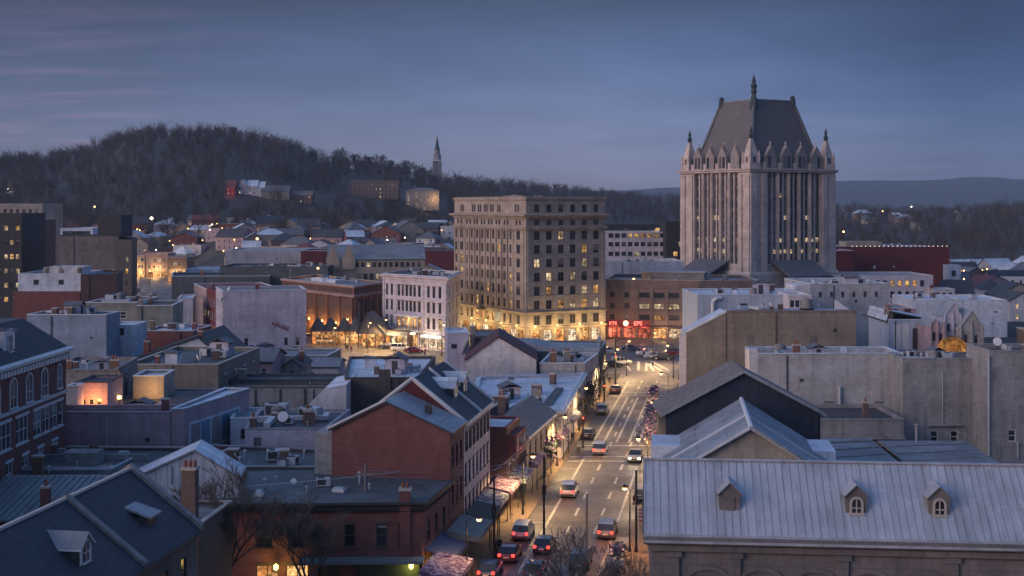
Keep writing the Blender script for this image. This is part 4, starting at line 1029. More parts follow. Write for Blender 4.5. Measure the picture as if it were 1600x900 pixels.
# ------------------------------------------------------------------ dark hall and its neighbours behind the left street
b = block('dark_hall', 'very long dark teal hall with blank walls behind the pale gable end wall', rect(344,512,384,20,0), zat(417,384), 'teal_wall', 'green_grey_roof', .4, 'trim_dark'); b.done()
b = block('corner_shop_block', 'dark green flat roofed corner block beside the lit avenue', [(-100.5,378),(-72,380),(-74,402),(-106,400)], zat(432,378), 'teal_wall', 'green_grey_roof', .5, 'trim', [(3,5,2,1.4,1.7,3.2,3.6,1,1,'dx',.4)]); b.done()
b = block('white_roof_hall', 'low white roofed hall behind the dark green corner block', rect(290,342,406,18,0), zat(421,406), 'blue_white', 'white_roof', .4, 'trim'); b.done()
b = block('warehouse', 'wide pale grey warehouse with long low gable far behind the dark halls', rect(352,478,470,30,0), zat(392,470), 'grey_wall', 'lead_roof', .3, 'trim', [(0,6,1,2.6,1.6,4,3,3,3,'dxn',0)]); b.done()
b = block('red_band_store', 'long low store with dark red fascia behind the cream school', rect(470,560,455,24,0), zat(392,455), 'dark_red', 'green_grey_roof', .4, 'trim'); b.done()
b = block('blue_roof_store', 'long white roofed store in front of the wooded slope', rect(500,690,560,26,0), zat(386,560), 'brown', 'white_roof', .3, 'trim', [(0,14,1,1.6,1.6,4,3,2,2,'dxn',.1)]); b.done()
b = block('blue_roof_store', 'low maroon store between the white roofed store and the stone block', rect(618,716,500,22,0), zat(392,500), 'dark_red', 'slate_grey', .3, 'trim_dark', [(0,8,1,1.6,1.6,4,3,2,2,'dxn',.05)]); b.done()

# ================================================================== blank gable end building on the left street, red and pink neighbours
def blank_wall():
    pts = [(-67.4,298),(-48.6,302),(-57,336),(-72,310)]
    pts = [(-67.6,299),(-48.7,303),(-52.5,318),(-72.2,312)]
    b = Bld('blank_wall_building', 'large building with blank pale side wall bearing faded red lettering', 'building', pts); zt = 13.9
    a, d, L = b.edge(3); op = {3: rg(L, 4, 3, 1.3, 2.1, 2.4, 3.5, .6, .6)+[]}
    op[0] = [(u, u+.8, .9, 2.7) for u in (5.0, 14.2, 16.9)]
    b.shell(0, zt, 'lilac', op); b.windows(3, op[3], 'wxl', .15); b.windows(0, op[0], 'dx')
    # the side wall is cut back at its right end and the roof slopes down to the avenue
    b.flat(zt, 'grey_roof', .3, 'trim', wall='lilac')
    m = MB(); m.hexa([(-.6,-.05,zt-2.2),(1.6,-.05,zt+.1),(1.6,12,zt+.1),(-.6,12,zt-2.2),(-.6,-.05,zt-1.9),(1.6,-.05,zt+.4),(1.6,12,zt+.4),(-.6,12,zt-1.9)], 'trim'); m.build('sloped_eave', b.root)
    # faded illegible script painted on the wall
    m = MB(); rr = random.Random(4); x0, z0 = 11.4, 6.0
    for k in range(12):
        x = x0+k*.32; z = z0-k*.135; h_ = rr.uniform(.42, .95); t = rr.uniform(-.12, .12)
        m.poly([(x,-.012,z),(x+.2,-.012,z-.05),(x+.24+t,-.012,z+h_*.75),(x+.02+t,-.012,z+h_)], 'faded_red')
    m.poly([(x0-.15,-.016,z0-.2),(x0+3.9,-.016,z0-1.85),(x0+3.9,-.016,z0-1.6),(x0-.1,-.016,z0+.05)], 'faded_red')
    m.build('painted_lettering', b.root)
    b.chimney(8, 8, zt-.3, zt+1.0, pots=0)
    b.done()
    b = block('red_gabled_shop', 'narrow red shop with a maroon roof beside the blank walled building', [(-77.5,325),(-72.3,312.3),(-55,318.5),(-60,331)], 12.8, 'dark_red', 'maroon_roof', .2, 'trim_red', [(0,4,3,1.2,1.9,2.2,3.3,.6,.6,'wx',.25)]); b.done()
    b = block('pink_corner_shop', 'pink shop with lit side at the end of the terrace by the avenue', [(-87,350),(-77.6,325.2),(-60,331.4),(-70,356)], 12.4, 'pink', 'red_roof', .2, 'trim', [(0,8,3,1.2,1.9,2.2,3.3,.6,.6,'wx',.35)]); b.done()
    b = block('white_end_shop', 'plain white block standing lower beside the dark green corner block', [(-82.8,317),(-79.3,318),(-81.5,330),(-85,329)], 10.8, 'white', 'pale_roof', .3, 'trim', [(3,4,2,1.0,1.6,3,3.3,.6,.6,'dx',.2)]); b.done()
blank_wall()
for i, (xa, xb, Y_, yt, wl, lb) in enumerate(((203,226,600,399,'cream','cream lit shop block closing the end of the avenue, left one'),(228,262,596,396,'pink','pink lit shop block closing the end of the avenue, right one'),(262,292,560,402,'brown','brown lit shop block at the right corner of the avenue'))):
    b = block('avenue_shop', lb, rect(xa,xb,Y_,14,0), zat(yt,Y_), wl, 'grey_roof', .3, 'trim', [(0,4,2,1.3,1.7,4.2,3.2,.4,.4,'wx',.35)])
    L_ = b.edge(0)[2]
    for k in range(3): b.face_box(0, .5+k*(L_-.5)/3, (k+1)*(L_-.5)/3, -.06, -.003, .4, 3.0, SHOP(), 'shop_window')
    lamp_light(b.root, (L_/2, -3, 3), 2600, (1.0,.58,.2), .3); b.done()
# ================================================================== right hand side
def metal_hall():
    # stone hall with standing seam roof and three dormers, lower right corner
    yaw = -5.0; p = rect(1018,1700,90.0,8.6,yaw)
    b = Bld('metal_roof_hall', 'stone hall under a long pale standing seam metal roof with three small dormers', 'building', p); L = b.edge(0)[2]; ze, zr, HR = 11.0, 15.1, 4.3
    ops = [(2.6+k*3.7, 5.2+k*3.7, 2.0, 7.5) for k in range(11) if 5.2+k*3.7 < L-1]
    b.shell(0, ze-.02, 'grey_stone', {0: ops}, rev=.4, tops={1: [(HR, zr)], 3: [(HR, zr)]})
    b.windows(0, ops, 'dm')
    for u0, u1, z0_, z1_ in ops:                          # round hood over each opening
        m = MB(); r = (u1-u0)/2; cx = (u0+u1)/2; N_ = 12
        for i in range(N_):
            t0, t1 = math.pi*i/N_, math.pi*(i+1)/N_
            c0, s0, c1, s1 = math.cos(t0), math.sin(t0), math.cos(t1), math.sin(t1); A_, B_ = r+.05, r+.34
            zz = z1_+.12
            m.hexa([(cx+A_*c0,-.14,zz+A_*.62*s0),(cx+B_*c0,-.14,zz+B_*.7*s0),(cx+B_*c0,-.003,zz+B_*.7*s0),(cx+A_*c0,-.003,zz+A_*.62*s0),(cx+A_*c1,-.14,zz+A_*.62*s1),(cx+B_*c1,-.14,zz+B_*.7*s1),(cx+B_*c1,-.003,zz+B_*.7*s1),(cx+A_*c1,-.003,zz+A_*.62*s1)], 'trim_stone' if False else 'grey_stone')
        m.build('arch_hood', b.root)
    for u in [1.5]+[5.75+k*3.7 for k in range(0, 10, 2)]:
        b.face_box(0, u-.42, u+.42, -.22, -.003, 0, 9.7, 'grey_stone', 'pilaster')
        b.face_box(0, u-.6, u+.6, -.32, -.003, 9.35, 9.68, 'grey_stone', 'capital')
    b.ring(0, 0, 0, 'grey_stone', 'cornice', prof=[(.003, 9.7), (.25, 9.75), (.25, 10.15), (.55, 10.3), (.6, 10.75), (.35, 10.8)], edges=(0, 3))
    # roof sheet with real standing seams
    m = MB(); oh = .55; sl = (zr-ze)/HR; e0 = ze-oh*sl
    m.hexa([(-.5,-oh,e0),(L+.5,-oh,e0),(L+.5,HR,zr),(-.5,HR,zr),(-.5,-oh,e0+.14),(L+.5,-oh,e0+.14),(L+.5,HR,zr+.14),(-.5,HR,zr+.14)], 'metal_roof')
    m.hexa([(-.5,HR+.003,zr),(L+.5,HR+.003,zr),(L+.5,8.6+oh,e0),(-.5,8.6+oh,e0),(-.5,HR+.003,zr+.14),(L+.5,HR+.003,zr+.14),(L+.5,8.6+oh,e0+.14),(-.5,8.6+oh,e0+.14)], 'metal_roof')
    r = m.build('roof', b.root)
    k = 0; x = -.42
    while x < L+.4:
        q = MB(); q.hexa([(x-.022,-oh+.02,e0+.14),(x+.022,-oh+.02,e0+.14),(x+.022,HR,zr+.14),(x-.022,HR,zr+.14),(x-.022,-oh+.02,e0+.22),(x+.022,-oh+.02,e0+.22),(x+.022,HR,zr+.22),(x-.022,HR,zr+.22)], 'metal_roof'); q.build('standing_seam', r)
        k += 1; x += .55+.05*math.sin(k*2.3)+.03*math.sin(k*5.1)
    q = MB(); q.box((-.55,HR-.14,zr+.15),(L+.55,HR+.14,zr+.27), 'metal_roof'); q.build('ridge_cap', r)
    q = MB(); q.box((-.55,-oh-.16,e0-.06),(L+.55,-oh+.0,e0+.10), 'metal_roof'); q.box((-.52,-oh+.22,e0+.34),(L+.52,-oh+.28,e0+.46), 'metal_roof'); q.build('gutter', r)
    for k_, (xa_, t_) in enumerate(((-.5, .38), (L*.31, .62), (L*.63, .45))):
        q = MB(); ya_ = -oh+(HR+oh)*t_; za_ = e0+(zr-e0)*t_+.14; xb_ = (L*.31-.2, L*.63-.2, L+.5)[k_]; q.hexa([(xa_,ya_,za_),(xb_,ya_,za_),(xb_,ya_+.07,za_+.07*sl),(xa_,ya_+.07,za_+.07*sl),(xa_,ya_,za_+.03),(xb_,ya_,za_+.03),(xb_,ya_+.07,za_+.07*sl+.03),(xa_,ya_+.07,za_+.07*sl+.03)], 'metal_roof'); q.build('sheet_lap', r)
    for px, kind in ((1140, 'shutter'), (1338, 'window'), (1468, 'window')):
        yd = 1.25; z = ze+yd*sl-.02
        # the dormer stands on the slope; find its place along the front
        best = min((abs((lambda w_: 800+F*w_[0]/w_[1])((p[0][0]+u*math.cos(R(yaw))-yd*math.sin(R(yaw)), p[0][1]+u*math.sin(R(yaw))+yd*math.cos(R(yaw))))-px), u) for u in [i*.05 for i in range(int(L*20))])[1]
        dormer(b, best, yd, z, 1.46, 1.35, 1.7, 0, 'taupe', 'metal_roof', 'sa', .72, 0, kind)
    b.done()
metal_hall()
def dark_gable():
    p = rect(1040,1282,130,7.0,0.0); b = Bld('navy_gabled_house', 'dark navy clad gable wall under a thin brown roof behind the metal roof hall', 'house', p); w_ = b.edge(0)[2]
    ze, zr = 12.8, 17.0
    b.shell(0, ze, 'navy', tops={0: [(w_/2, zr)], 2: [(w_/2, zr)]}); gable(b, w_, 7, ze, zr, 'brown_roof', 'y', .55, .32, 'lead_roof')
    m = MB(); m.box((w_-.5,-.16,1),(w_-.32,-.004,ze-.2), 'trim_dark'); m.build('downpipe', b.root)
    b.done()
    # lower house in front with pale ridge caps
    x0, y0 = 20.8, 111.5; yaw = -7.2; c, s = math.cos(R(yaw)), math.sin(R(yaw)); hw = 7.2
    P0 = (x0-hw*c, y0-hw*s); P1 = (x0+hw*c, y0+hw*s); dp = 16.0; P2 = (P1[0]-dp*s, P1[1]+dp*c); P3 = (P0[0]-dp*s, P0[1]+dp*c)
    b = Bld('tan_gabled_house', 'low tan gabled house with white ridge strip in front of the navy gable', 'house', [P0, P1, P2, P3]); ze, zr = 10.3, 14.55
    b.shell(0, ze, 'tan_light', tops={0: [(hw, zr-.05)], 2: [(hw, zr-.05)]})
    m = MB(); chevron(m, (-.5, 2*hw+.5), ze-.25, zr+.2, hw, ze-.25, -.5, dp+.2, .25, 'lead_roof', 'blue_white')
    r = m.build('roof', b.root)
    q = MB(); q.hexa([(hw-.22,-.5,zr+.18),(hw+.22,-.5,zr+.18),(hw+.22,dp,zr+.18),(hw-.22,dp,zr+.18),(hw-.1,-.5,zr+.34),(hw+.1,-.5,zr+.34),(hw+.1,dp,zr+.34),(hw-.1,dp,zr+.34)], 'trim'); q.build('ridge_cap', r)
    sl = (zr+.2-(ze-.25))/(hw+.5)
    for sg, yy in ((-1, 6.0), (1, 5.2)):
        q = MB(); a_, b_ = (hw, zr+.2), (hw+sg*(hw+.5), ze-.25); wd = .18 if sg < 0 else .05
        q.hexa([(a_[0],yy-wd,a_[1]),(b_[0],yy-wd,b_[1]),(b_[0],yy+wd,b_[1]),(a_[0],yy+wd,a_[1]),(a_[0],yy-wd,a_[1]+.12),(b_[0],yy-wd,b_[1]+.12),(b_[0],yy+wd,b_[1]+.12),(a_[0],yy+wd,a_[1]+.12)], 'trim'); q.build('roof_batten', r)
    q = MB()
    q.hexa([(hw-.1,-.62,zr+.0),(-.5,-.62,ze-.45),(-.5,-.52,ze-.45),(hw-.1,-.52,zr),(hw-.1,-.62,zr+.26),(-.5,-.62,ze-.2),(-.5,-.52,ze-.2),(hw-.1,-.52,zr+.26)], 'trim')
    q.hexa([(hw+.1,-.62,zr+.0),(2*hw+.5,-.62,ze-.45),(2*hw+.5,-.52,ze-.45),(hw+.1,-.52,zr),(hw+.1,-.62,zr+.26),(2*hw+.5,-.62,ze-.2),(2*hw+.5,-.52,ze-.2),(hw+.1,-.52,zr+.26)], 'lead_roof'); q.build('barge_board', r)
    for x0_, x1_ in ((-1.6, 3.0), (2*hw-2.0, 2*hw+1.2)):
        q = MB(); q.box((x0_,9.5,ze-3.0),(x1_,dp-.5,ze+.75 if x0_ < 0 else ze+.6), 'blue_white'); q.build('flat_wing', b.root)
    b.done()
dark_gable()
def tan_box():
    p = rect(1072,1338,200,6,0.6); b = Bld('tan_blank_building', 'big blank tan walled building with sloped left parapet at the street corner', 'building', p); w_ = b.edge(0)[2]
    z1 = zat(487,200); zl = zat(521,200)
    m = MB(); u = (1135-1072)/10.0
    m.poly([(0,0,0),(u,0,0),(u,0,z1),(0,0,zl)], 'tan'); m.poly([(u,0,0),(w_,0,0),(w_,0,z1),(u,0,z1)], 'tan')
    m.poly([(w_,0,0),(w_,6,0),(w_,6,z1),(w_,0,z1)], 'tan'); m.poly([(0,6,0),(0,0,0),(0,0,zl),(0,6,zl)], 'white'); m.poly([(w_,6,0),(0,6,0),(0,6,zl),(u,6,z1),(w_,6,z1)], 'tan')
    m.build('wall', b.root)
    m = MB(); m.poly([(0,0,zl+.02),(u,0,z1+.02),(u,6,z1+.02),(0,6,zl+.02)], 'pale_roof'); m.poly([(u,.0,z1-.0),(w_,.0,z1-.0),(w_,6,z1-.0),(u,6,z1-.0)], 'lead_roof'); m.build('roof', b.root)
    m = MB(); m.hexa([(-.35,-.12,zl-.1),(u,-.12,z1-.1),(u,.5,z1-.1),(-.35,.5,zl-.1),(-.35,-.12,zl+.35),(u,-.12,z1+.28),(u,.5,z1+.28),(-.35,.5,zl+.35)], 'pale_roof'); m.box((u+.01,-.12,z1-.06),(w_+.1,.4,z1+.16), 'brown'); m.build('coping', b.root)
    m = MB(); m.box((u-.09,-.06,.2),(u+.09,-.003,z1-.1), 'umber'); m.build('wall_joint', b.root); b.face_box(0, 14, 14.14, -.14, -.003, 3, z1-.2, 'trim_brown', 'downpipe'); b.face_box(0, 9.5, 10.7, -.04, -.003, z1-5.2, z1-3.6, 'taupe', 'blocked_window'); b.face_box(0, 19.3, 20.5, -.04, -.003, z1-5.4, z1-3.8, 'taupe', 'blocked_window'); b.face_box(0, 23.0, 23.6, -.05, -.003, z1-3.2, z1-2.7, 'trim_dark', 'wall_vent')
    m = MB(); m.box((-.9,.4,0),(-.004,1.3,zl-.4), 'white'); m.build('corner_pier', b.root)
    m = MB(); a = .6
    m.hexa([(w_-2.6,3,z1+.1),(w_-.3,3,z1+.1),(w_-.3,3.2,z1+.1),(w_-2.6,3.2,z1+.1),(w_-2.6,3,z1+1.6),(w_-2.3,3,z1+1.5),(w_-2.3,3.2,z1+1.5),(w_-2.6,3.2,z1+1.6)], 'trim'); m.build('parapet_stub', b.root)
    for k in range(12): pass
    b.done()
tan_box()
b = block('light_grey_hall', 'light grey rendered hall with a pale roof behind a raised rim', rect(1181,1411,172,8,0), zat(553,172), 'grey_wall', 'pale_roof', .8, 'pale_roof')
m = MB(); m.tube((17.2-6.0,-.25,0+3.5),(17.2-6.0,-.25,9.6), .22, .22, 'galv', 8); m.build('flue_pipe', b.root)
m = MB(); m.box((-.9,-.02,3),(.25,1.4,zat(549,172)+.3), 'white'); m.build('corner_pier', b.root); b.done()
b = block('stained_ledge', 'low stained concrete wall with a ledge below the light grey hall', rect(1280,1412,160,11.6,0), zat(656,160), 'concrete', 'tar', .3, 'concrete', [(0,1,1,2.4,1.4,zat(656,160)-3.8,1,5.2,3,'dxn',0)])
b.face_box(0, -.1, b.edge(0)[2]+.1, -.35, -.003, zat(686,160), zat(686,160)+.45, 'concrete', 'ledge'); b.done()
p = rect(1410,1546,166,7,0); zt = zat(561,166)
b = Bld('concrete_backs', 'stained concrete back wall with a pair of dark windows beside the light grey hall', 'building', p); zb = zat(692,166)
op = {0: [(3.6,4.6,zb,zb+1.6),(6.2,7.2,zb,zb+1.6),(9.2,10.1,zb-.6,zb+.5)]}
b.shell(0, zt, 'concrete', op); b.windows(0, op[0], 'wx'); b.flat(zt, 'grey_roof', .5, 'concrete', wall='concrete')
b.face_box(0, 3.2, 7.6, -.35, -.003, zb+2.2, zb+2.4, 'concrete', 'window_hood')
m = MB(); m.tube((5.2,-.12,zb+2.4),(5.2,-.12,zt-1.6), .05, .05, 'galv', 6); m.tube((1.6,-.15,zb-2),(1.6,-.15,zb+2.0), .1, .1, 'galv', 6); m.build('conduit', b.root); b.done()
p = rect(1546,1720,160,8,0); zt = zat(549,160); zb = zat(690,160)
b = Bld('concrete_backs', 'stained concrete back wall with one dark window at the far right', 'building', p); op = {0: [(2.3,3.3,zb,zb+1.5)]}
b.shell(0, zt, 'concrete', op); b.windows(0, op[0], 'wx'); b.flat(zt, 'tar', .5, 'concrete', wall='concrete')
m = MB(); m.tube((3.5,-.15,zb-2),(3.5,-.15,zb-.1), .1, .1, 'galv', 6); m.tube((-.15,-.2,1),(-.15,-.2,zt-.5), .12, .12, 'galv', 6); m.build('downpipe', b.root); b.done()
b = block('concrete_backs', 'plain grey block beyond the right edge of the concrete back walls', [(74,150),(96,148),(98,170),(76,172)], 12.5, 'grey_wall', 'tar', .5, 'concrete'); b.done()
b = block('concrete_backs', 'brown brick block beyond the right edge behind the grey one', [(80,182),(112,180),(114,206),(82,208)], 14, 'brown_brick', 'tar', .5, 'trim_stone', [(0,8,3,1.1,1.8,2.5,3.6,1,1,'wl',.1)]); b.done()
# lean-to roofs in the yard under the concrete wall
for px_, y0_, y1_ in ((1432, 664, 745), (1386, 700, 720)):
    q_ = P(px_, y0_, 150); r_ = root('yard_post', 'pale vertical post in the yard below the concrete back wall' if px_ == 1432 else 'short pale post by the stained ledge', 'post', (q_.x, 150, 0)); m = MB(); m.tube((0,0,0),(0,0,q_.z), .12, .12, 'trim_stone', 8); m.build('shaft', r_); m = MB(); m.box((-.18,-.18,q_.z),(.18,.18,q_.z+.1), 'trim_stone'); m.build('cap', r_)
for (x0, x1, y0_, y1_, Y, lab, mt) in ((1278,1400,700,722,140,'long low lean-to shed roof in the yard under the stained ledge','grey_roof'), (1420,1560,704,726,140,'long low lean-to shed roof in the yard under the concrete back wall','grey_roof')):
    p = rect(x0,x1,Y,11,0); b = Bld('lean_to_shed', lab, 'shed', p); w_ = b.edge(0)[2]; za, zb_ = zat(y1_,Y), zat(y0_,Y)
    b.shell(0, za-.1, 'umber')
    for k in range(3): m = MB(); m.tube((-.1,1+k*3.4,za+.2+k*.16),(w_+.1,3.2+k*3.2,za+.3+k*.16), .11, .11, 'concrete', 5); m.build('roof_rail', b.root)
    m = MB(); m.hexa([(-.2,-.3,za-.1),(w_+.2,-.3,za-.1),(w_+.2,11,za+.4),(-.2,11,za+.4),(-.2,-.3,za+.1),(w_+.2,-.3,za+.1),(w_+.2,11,za+.6),(-.2,11,za+.6)], mt); m.build('roof', b.root)
    b.done()
# grey concrete stack block and the blue clad plant house
b = block('grey_tower_block', 'tall pale grey windowless block with a white roof behind the tan building', rect(1266,1388,236,18,3), zat(444,236), 'grey_wall', 'white_roof', .8, 'pale_roof')
for k in range(6): b.face_box(0, 1.6+k*2.1, 2.1+k*2.1, -.05, -.004, zat(444,236)-2.4, zat(444,236)-1.4, 'trim_dark', 'vent_slot')
m = MB(); m.box((-2.2,2,zat(452,236)-9),(-.01,9,zat(447,236)), 'white'); m.build('stair_block', b.root); b.done()
p = rect(1090,1262,226,16,2); zt = zat(461,226)
b = Bld('blue_clad_plant_house', 'pale blue metal clad plant house with a white vent pipe above the tan building', 'building', p); op = {0: [(7.6,8.9,zt-3.2,zt-1.5)]}
b.shell(0, zt, 'blue_clad', op); b.windows(0, op[0], 'dx'); b.flat(zt, 'pale_roof', .3, 'pale_roof', wall='blue_clad')
m = MB(); m.tube((2.6,-.5,zt-4.5),(2.6,-.5,zt-1.2), .32, .32, 'trim', 10); m.tube((2.6,-.5,zt-1.2),(3.2,-.5,zt-.6), .32, .32, 'trim', 10); m.tube((3.2,-.5,zt-.6),(4.2,-.1,zt-.55), .32, .32, 'trim', 10); m.build('vent_pipe', b.root)
m = MB(); m.box((10.4,-.35,zt-4),(11.9,-.01,zt-2.0), 'trim'); m.box((10.7,-.38,zt-4),(11.5,-.36,zt-2.2), 'trim_dark'); m.build('door', b.root); b.done()
b = block('pale_annex', 'low pale annex with a row of dark windows between the plant house and grey block', rect(1232,1268,222,10,0), zat(462,222), 'pink_white', 'pale_roof', .3, 'trim', [(0,4,1,.7,1.2,zat(462,222)-2.0,1,.2,.2,'dx',0)]); b.done()
b = block('dark_red_warehouse', 'long dark red windowless warehouse with a string of small lights along its roof', rect(1303,1483,490,40,2), zat(386,490), 'dark_red', 'grey_roof', .3, 'trim_dark')
L = b.edge(0)[2]
for k in range(22):
    m = MB(); u = 7+k*(L-8)/21; m.lathe([(.0,zat(386,490)+.15),(.2,zat(386,490)+.3),(.0,zat(386,490)+.5)], u, -.3, emit('roof_bulb', (1.0,.80,.6), 2.2), 6); m.build('roof_bulb', b.root)
for u, z, s_ in ((15.2, 9.5, .9), (23, 10, .5), (15, 4, .5)): b.face_box(0, u, u+s_, -.05, -.003, z, z+s_*1.2, 'trim', 'vent_panel')
m = MB(); m.box((6,4,zat(386,490)),(20,14,zat(378,490)), 'cream'); m.build('roof_penthouse', b.root); b.done()
b = block('dark_red_annex', 'lower dark red annex with white roof edge beside the tower', rect(1296,1334,470,30,0), zat(392,470), 'dark_red', 'white_roof', .3, 'white'); b.done()
p = rect(1304,1458,400,22,2); zt = zat(431,400)
b = Bld('lit_window_office', 'two storey pale office with four lit upper windows in front of the dark red warehouse', 'building', p); L = b.edge(0)[2]
op = {0: [(1.2+k*2.35, 2.5+k*2.35, zt-3.4, zt-1.4, 1 if k in (7, 8, 9, 10) else 0) for k in range(12)]+[(1.2+k*2.35, 2.4+k*2.35, zt-6.9, zt-4.9, 0) for k in range(12)]+[(1.2+k*2.35, 3.0+k*2.35, zt-9.9, zt-8.3, 3 if k in (6, 8) else 0) for k in range(12)]}
b.shell(0, zt, 'pink_white', op); b.windows(0, op[0], 'dx'); b.flat(zt, 'lead_roof', .4, 'trim', wall='pink_white'); b.done()
b = block('white_stair_tower', 'small pale blue stair tower with one dark opening right of the dark red warehouse', rect(1482,1501,470,6,0), zat(415,470), 'blue_white', 'pale_roof', .3, 'trim', [(0,1,1,1.6,2.2,zat(432,470),1,.6,1.2,'dx',0)]); b.done()
b = block('pale_house', 'small white house with dark windows below the white stair tower', rect(1458,1492,395,9,0), zat(452,395), 'white', 'pale_roof', .3, 'trim', [(0,3,1,1.1,1.5,zat(465,395),1,.4,.4,'dx',0)]); b.done()
b = block('blue_long_shed', 'long pale blue shed with a flat white roof behind the pink gothic front', rect(1424,1574,330,20,-3), zat(469,330), 'blue_white', 'white_roof', .3, 'trim'); b.done()
b = block('pink_low_house', 'low pink house with one red window behind the blue shed doors', rect(1384,1432,300,14,0), zat(482,300), 'rose', 'grey_roof', .3, 'trim', [(0,2,1,1.6,1.0,zat(489,300),1,.5,.5,'rx',0)]); b.done()
def gothic():
    b = block('blue_door_shed', 'pale blue shed with tall white double doors beside the grey block', rect(1389,1456,212,12,0), zat(500,212), 'blue_clad', 'pale_roof', .3, 'pale_roof')
    for k in range(2): b.face_box(0, .8+k*1.35, 2.0+k*1.35, -.08, -.003, zat(546,212), zat(507,212), 'trim', 'door')
    b.face_box(0, 3.9, 4.8, -.06, -.003, zat(546,212), zat(513,212), 'trim_dark', 'side_door')
    w_ = b.edge(0)[2]; m = MB(); chevron(m, (-.3, w_+.3), zat(502,212), zat(486,212), .2, zat(499,212), .5, 12, .25, 'pale_roof', 'slate'); m.build('upper_roof', b.root); b.done()
    # broken pale masonry round a lit golden dome: three narrow old fronts of unequal height
    for nm, lb, xa, xb, Y_, ye, ya, xr_, wl in (('old_masonry_front', 'low pale pink masonry front left of golden dome', 1452, 1477, 206, 511, 500, .35, 'rose'), ('old_masonry_front', 'tall pointed pale masonry front right behind golden dome', 1474, 1503, 207, 497, 474, .6, 'lilac'), ('old_masonry_front', 'broad pale masonry gable right of golden dome', 1499, 1537, 205, 514, 486, .55, 'plaster')):
        p = rect(xa, xb, Y_, 6, 0); b = Bld(nm, lb, 'building', p); w_ = b.edge(0)[2]; ze, zr = zat(ye, Y_), zat(ya, Y_); xr = w_*xr_
        op = [(w_*.2, w_*.2+.5, ze-2.2, ze-.9), (w_*.62, w_*.62+.5, ze-2.4, ze-1.0), (w_*.4, w_*.4+.5, ze-4.6, ze-3.3)]
        b.shell(0, ze, wl, {0: op}, tops={0: [(xr, zr)], 2: [(w_-xr, zr)]}); b.windows(0, op, 'dxn'); gable(b, w_, 6, ze, zr, 'lead_roof', 'y', .12, .12, wl, xr=xr)
        for k in range(3):
            u = .2+k*(w_-.4)/2; b.face_box(0, u-.14, u+.14, -.28, -.003, 4, ze-.4+.5*(k % 2), wl, 'buttress'); m = MB(); m.lathe([(.2,ze-.4+.5*(k % 2)),(.16,ze+.3),(.03,ze+.9+.4*(k % 2))], u, -.14, wl, 6); m.build('pinnacle', b.root)
        b.done()
    d = root('golden_dome', 'small ribbed dome glowing orange in front of the pink gothic front', 'dome', (P(1488,548,196).x, 196, 0)); zb = zat(549,196)
    m = MB(); m.lathe([(2.2,0),(2.2,zb)], 0, 0, 'stucco', 14); m.build('drum', d)
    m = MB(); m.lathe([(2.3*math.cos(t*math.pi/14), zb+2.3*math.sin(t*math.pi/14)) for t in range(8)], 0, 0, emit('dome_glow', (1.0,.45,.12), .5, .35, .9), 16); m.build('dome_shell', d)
    for k in range(8):
        q = MB(); a = k*math.pi/8+.1
        for t in range(7):
            r0, r1 = 2.34*math.cos(t*math.pi/14), 2.34*math.cos((t+1)*math.pi/14); q.tube((r0*math.cos(-a),r0*math.sin(-a),zb+2.34*math.sin(t*math.pi/14)),(r1*math.cos(-a),r1*math.sin(-a),zb+2.34*math.sin((t+1)*math.pi/14)), .05, .05, 'trim_brown', 4)
        q.build('dome_rib', d)
    lamp_light(d, (0, -3.5, zb+1.2), 260, (1.0,.55,.2), .3)
gothic()

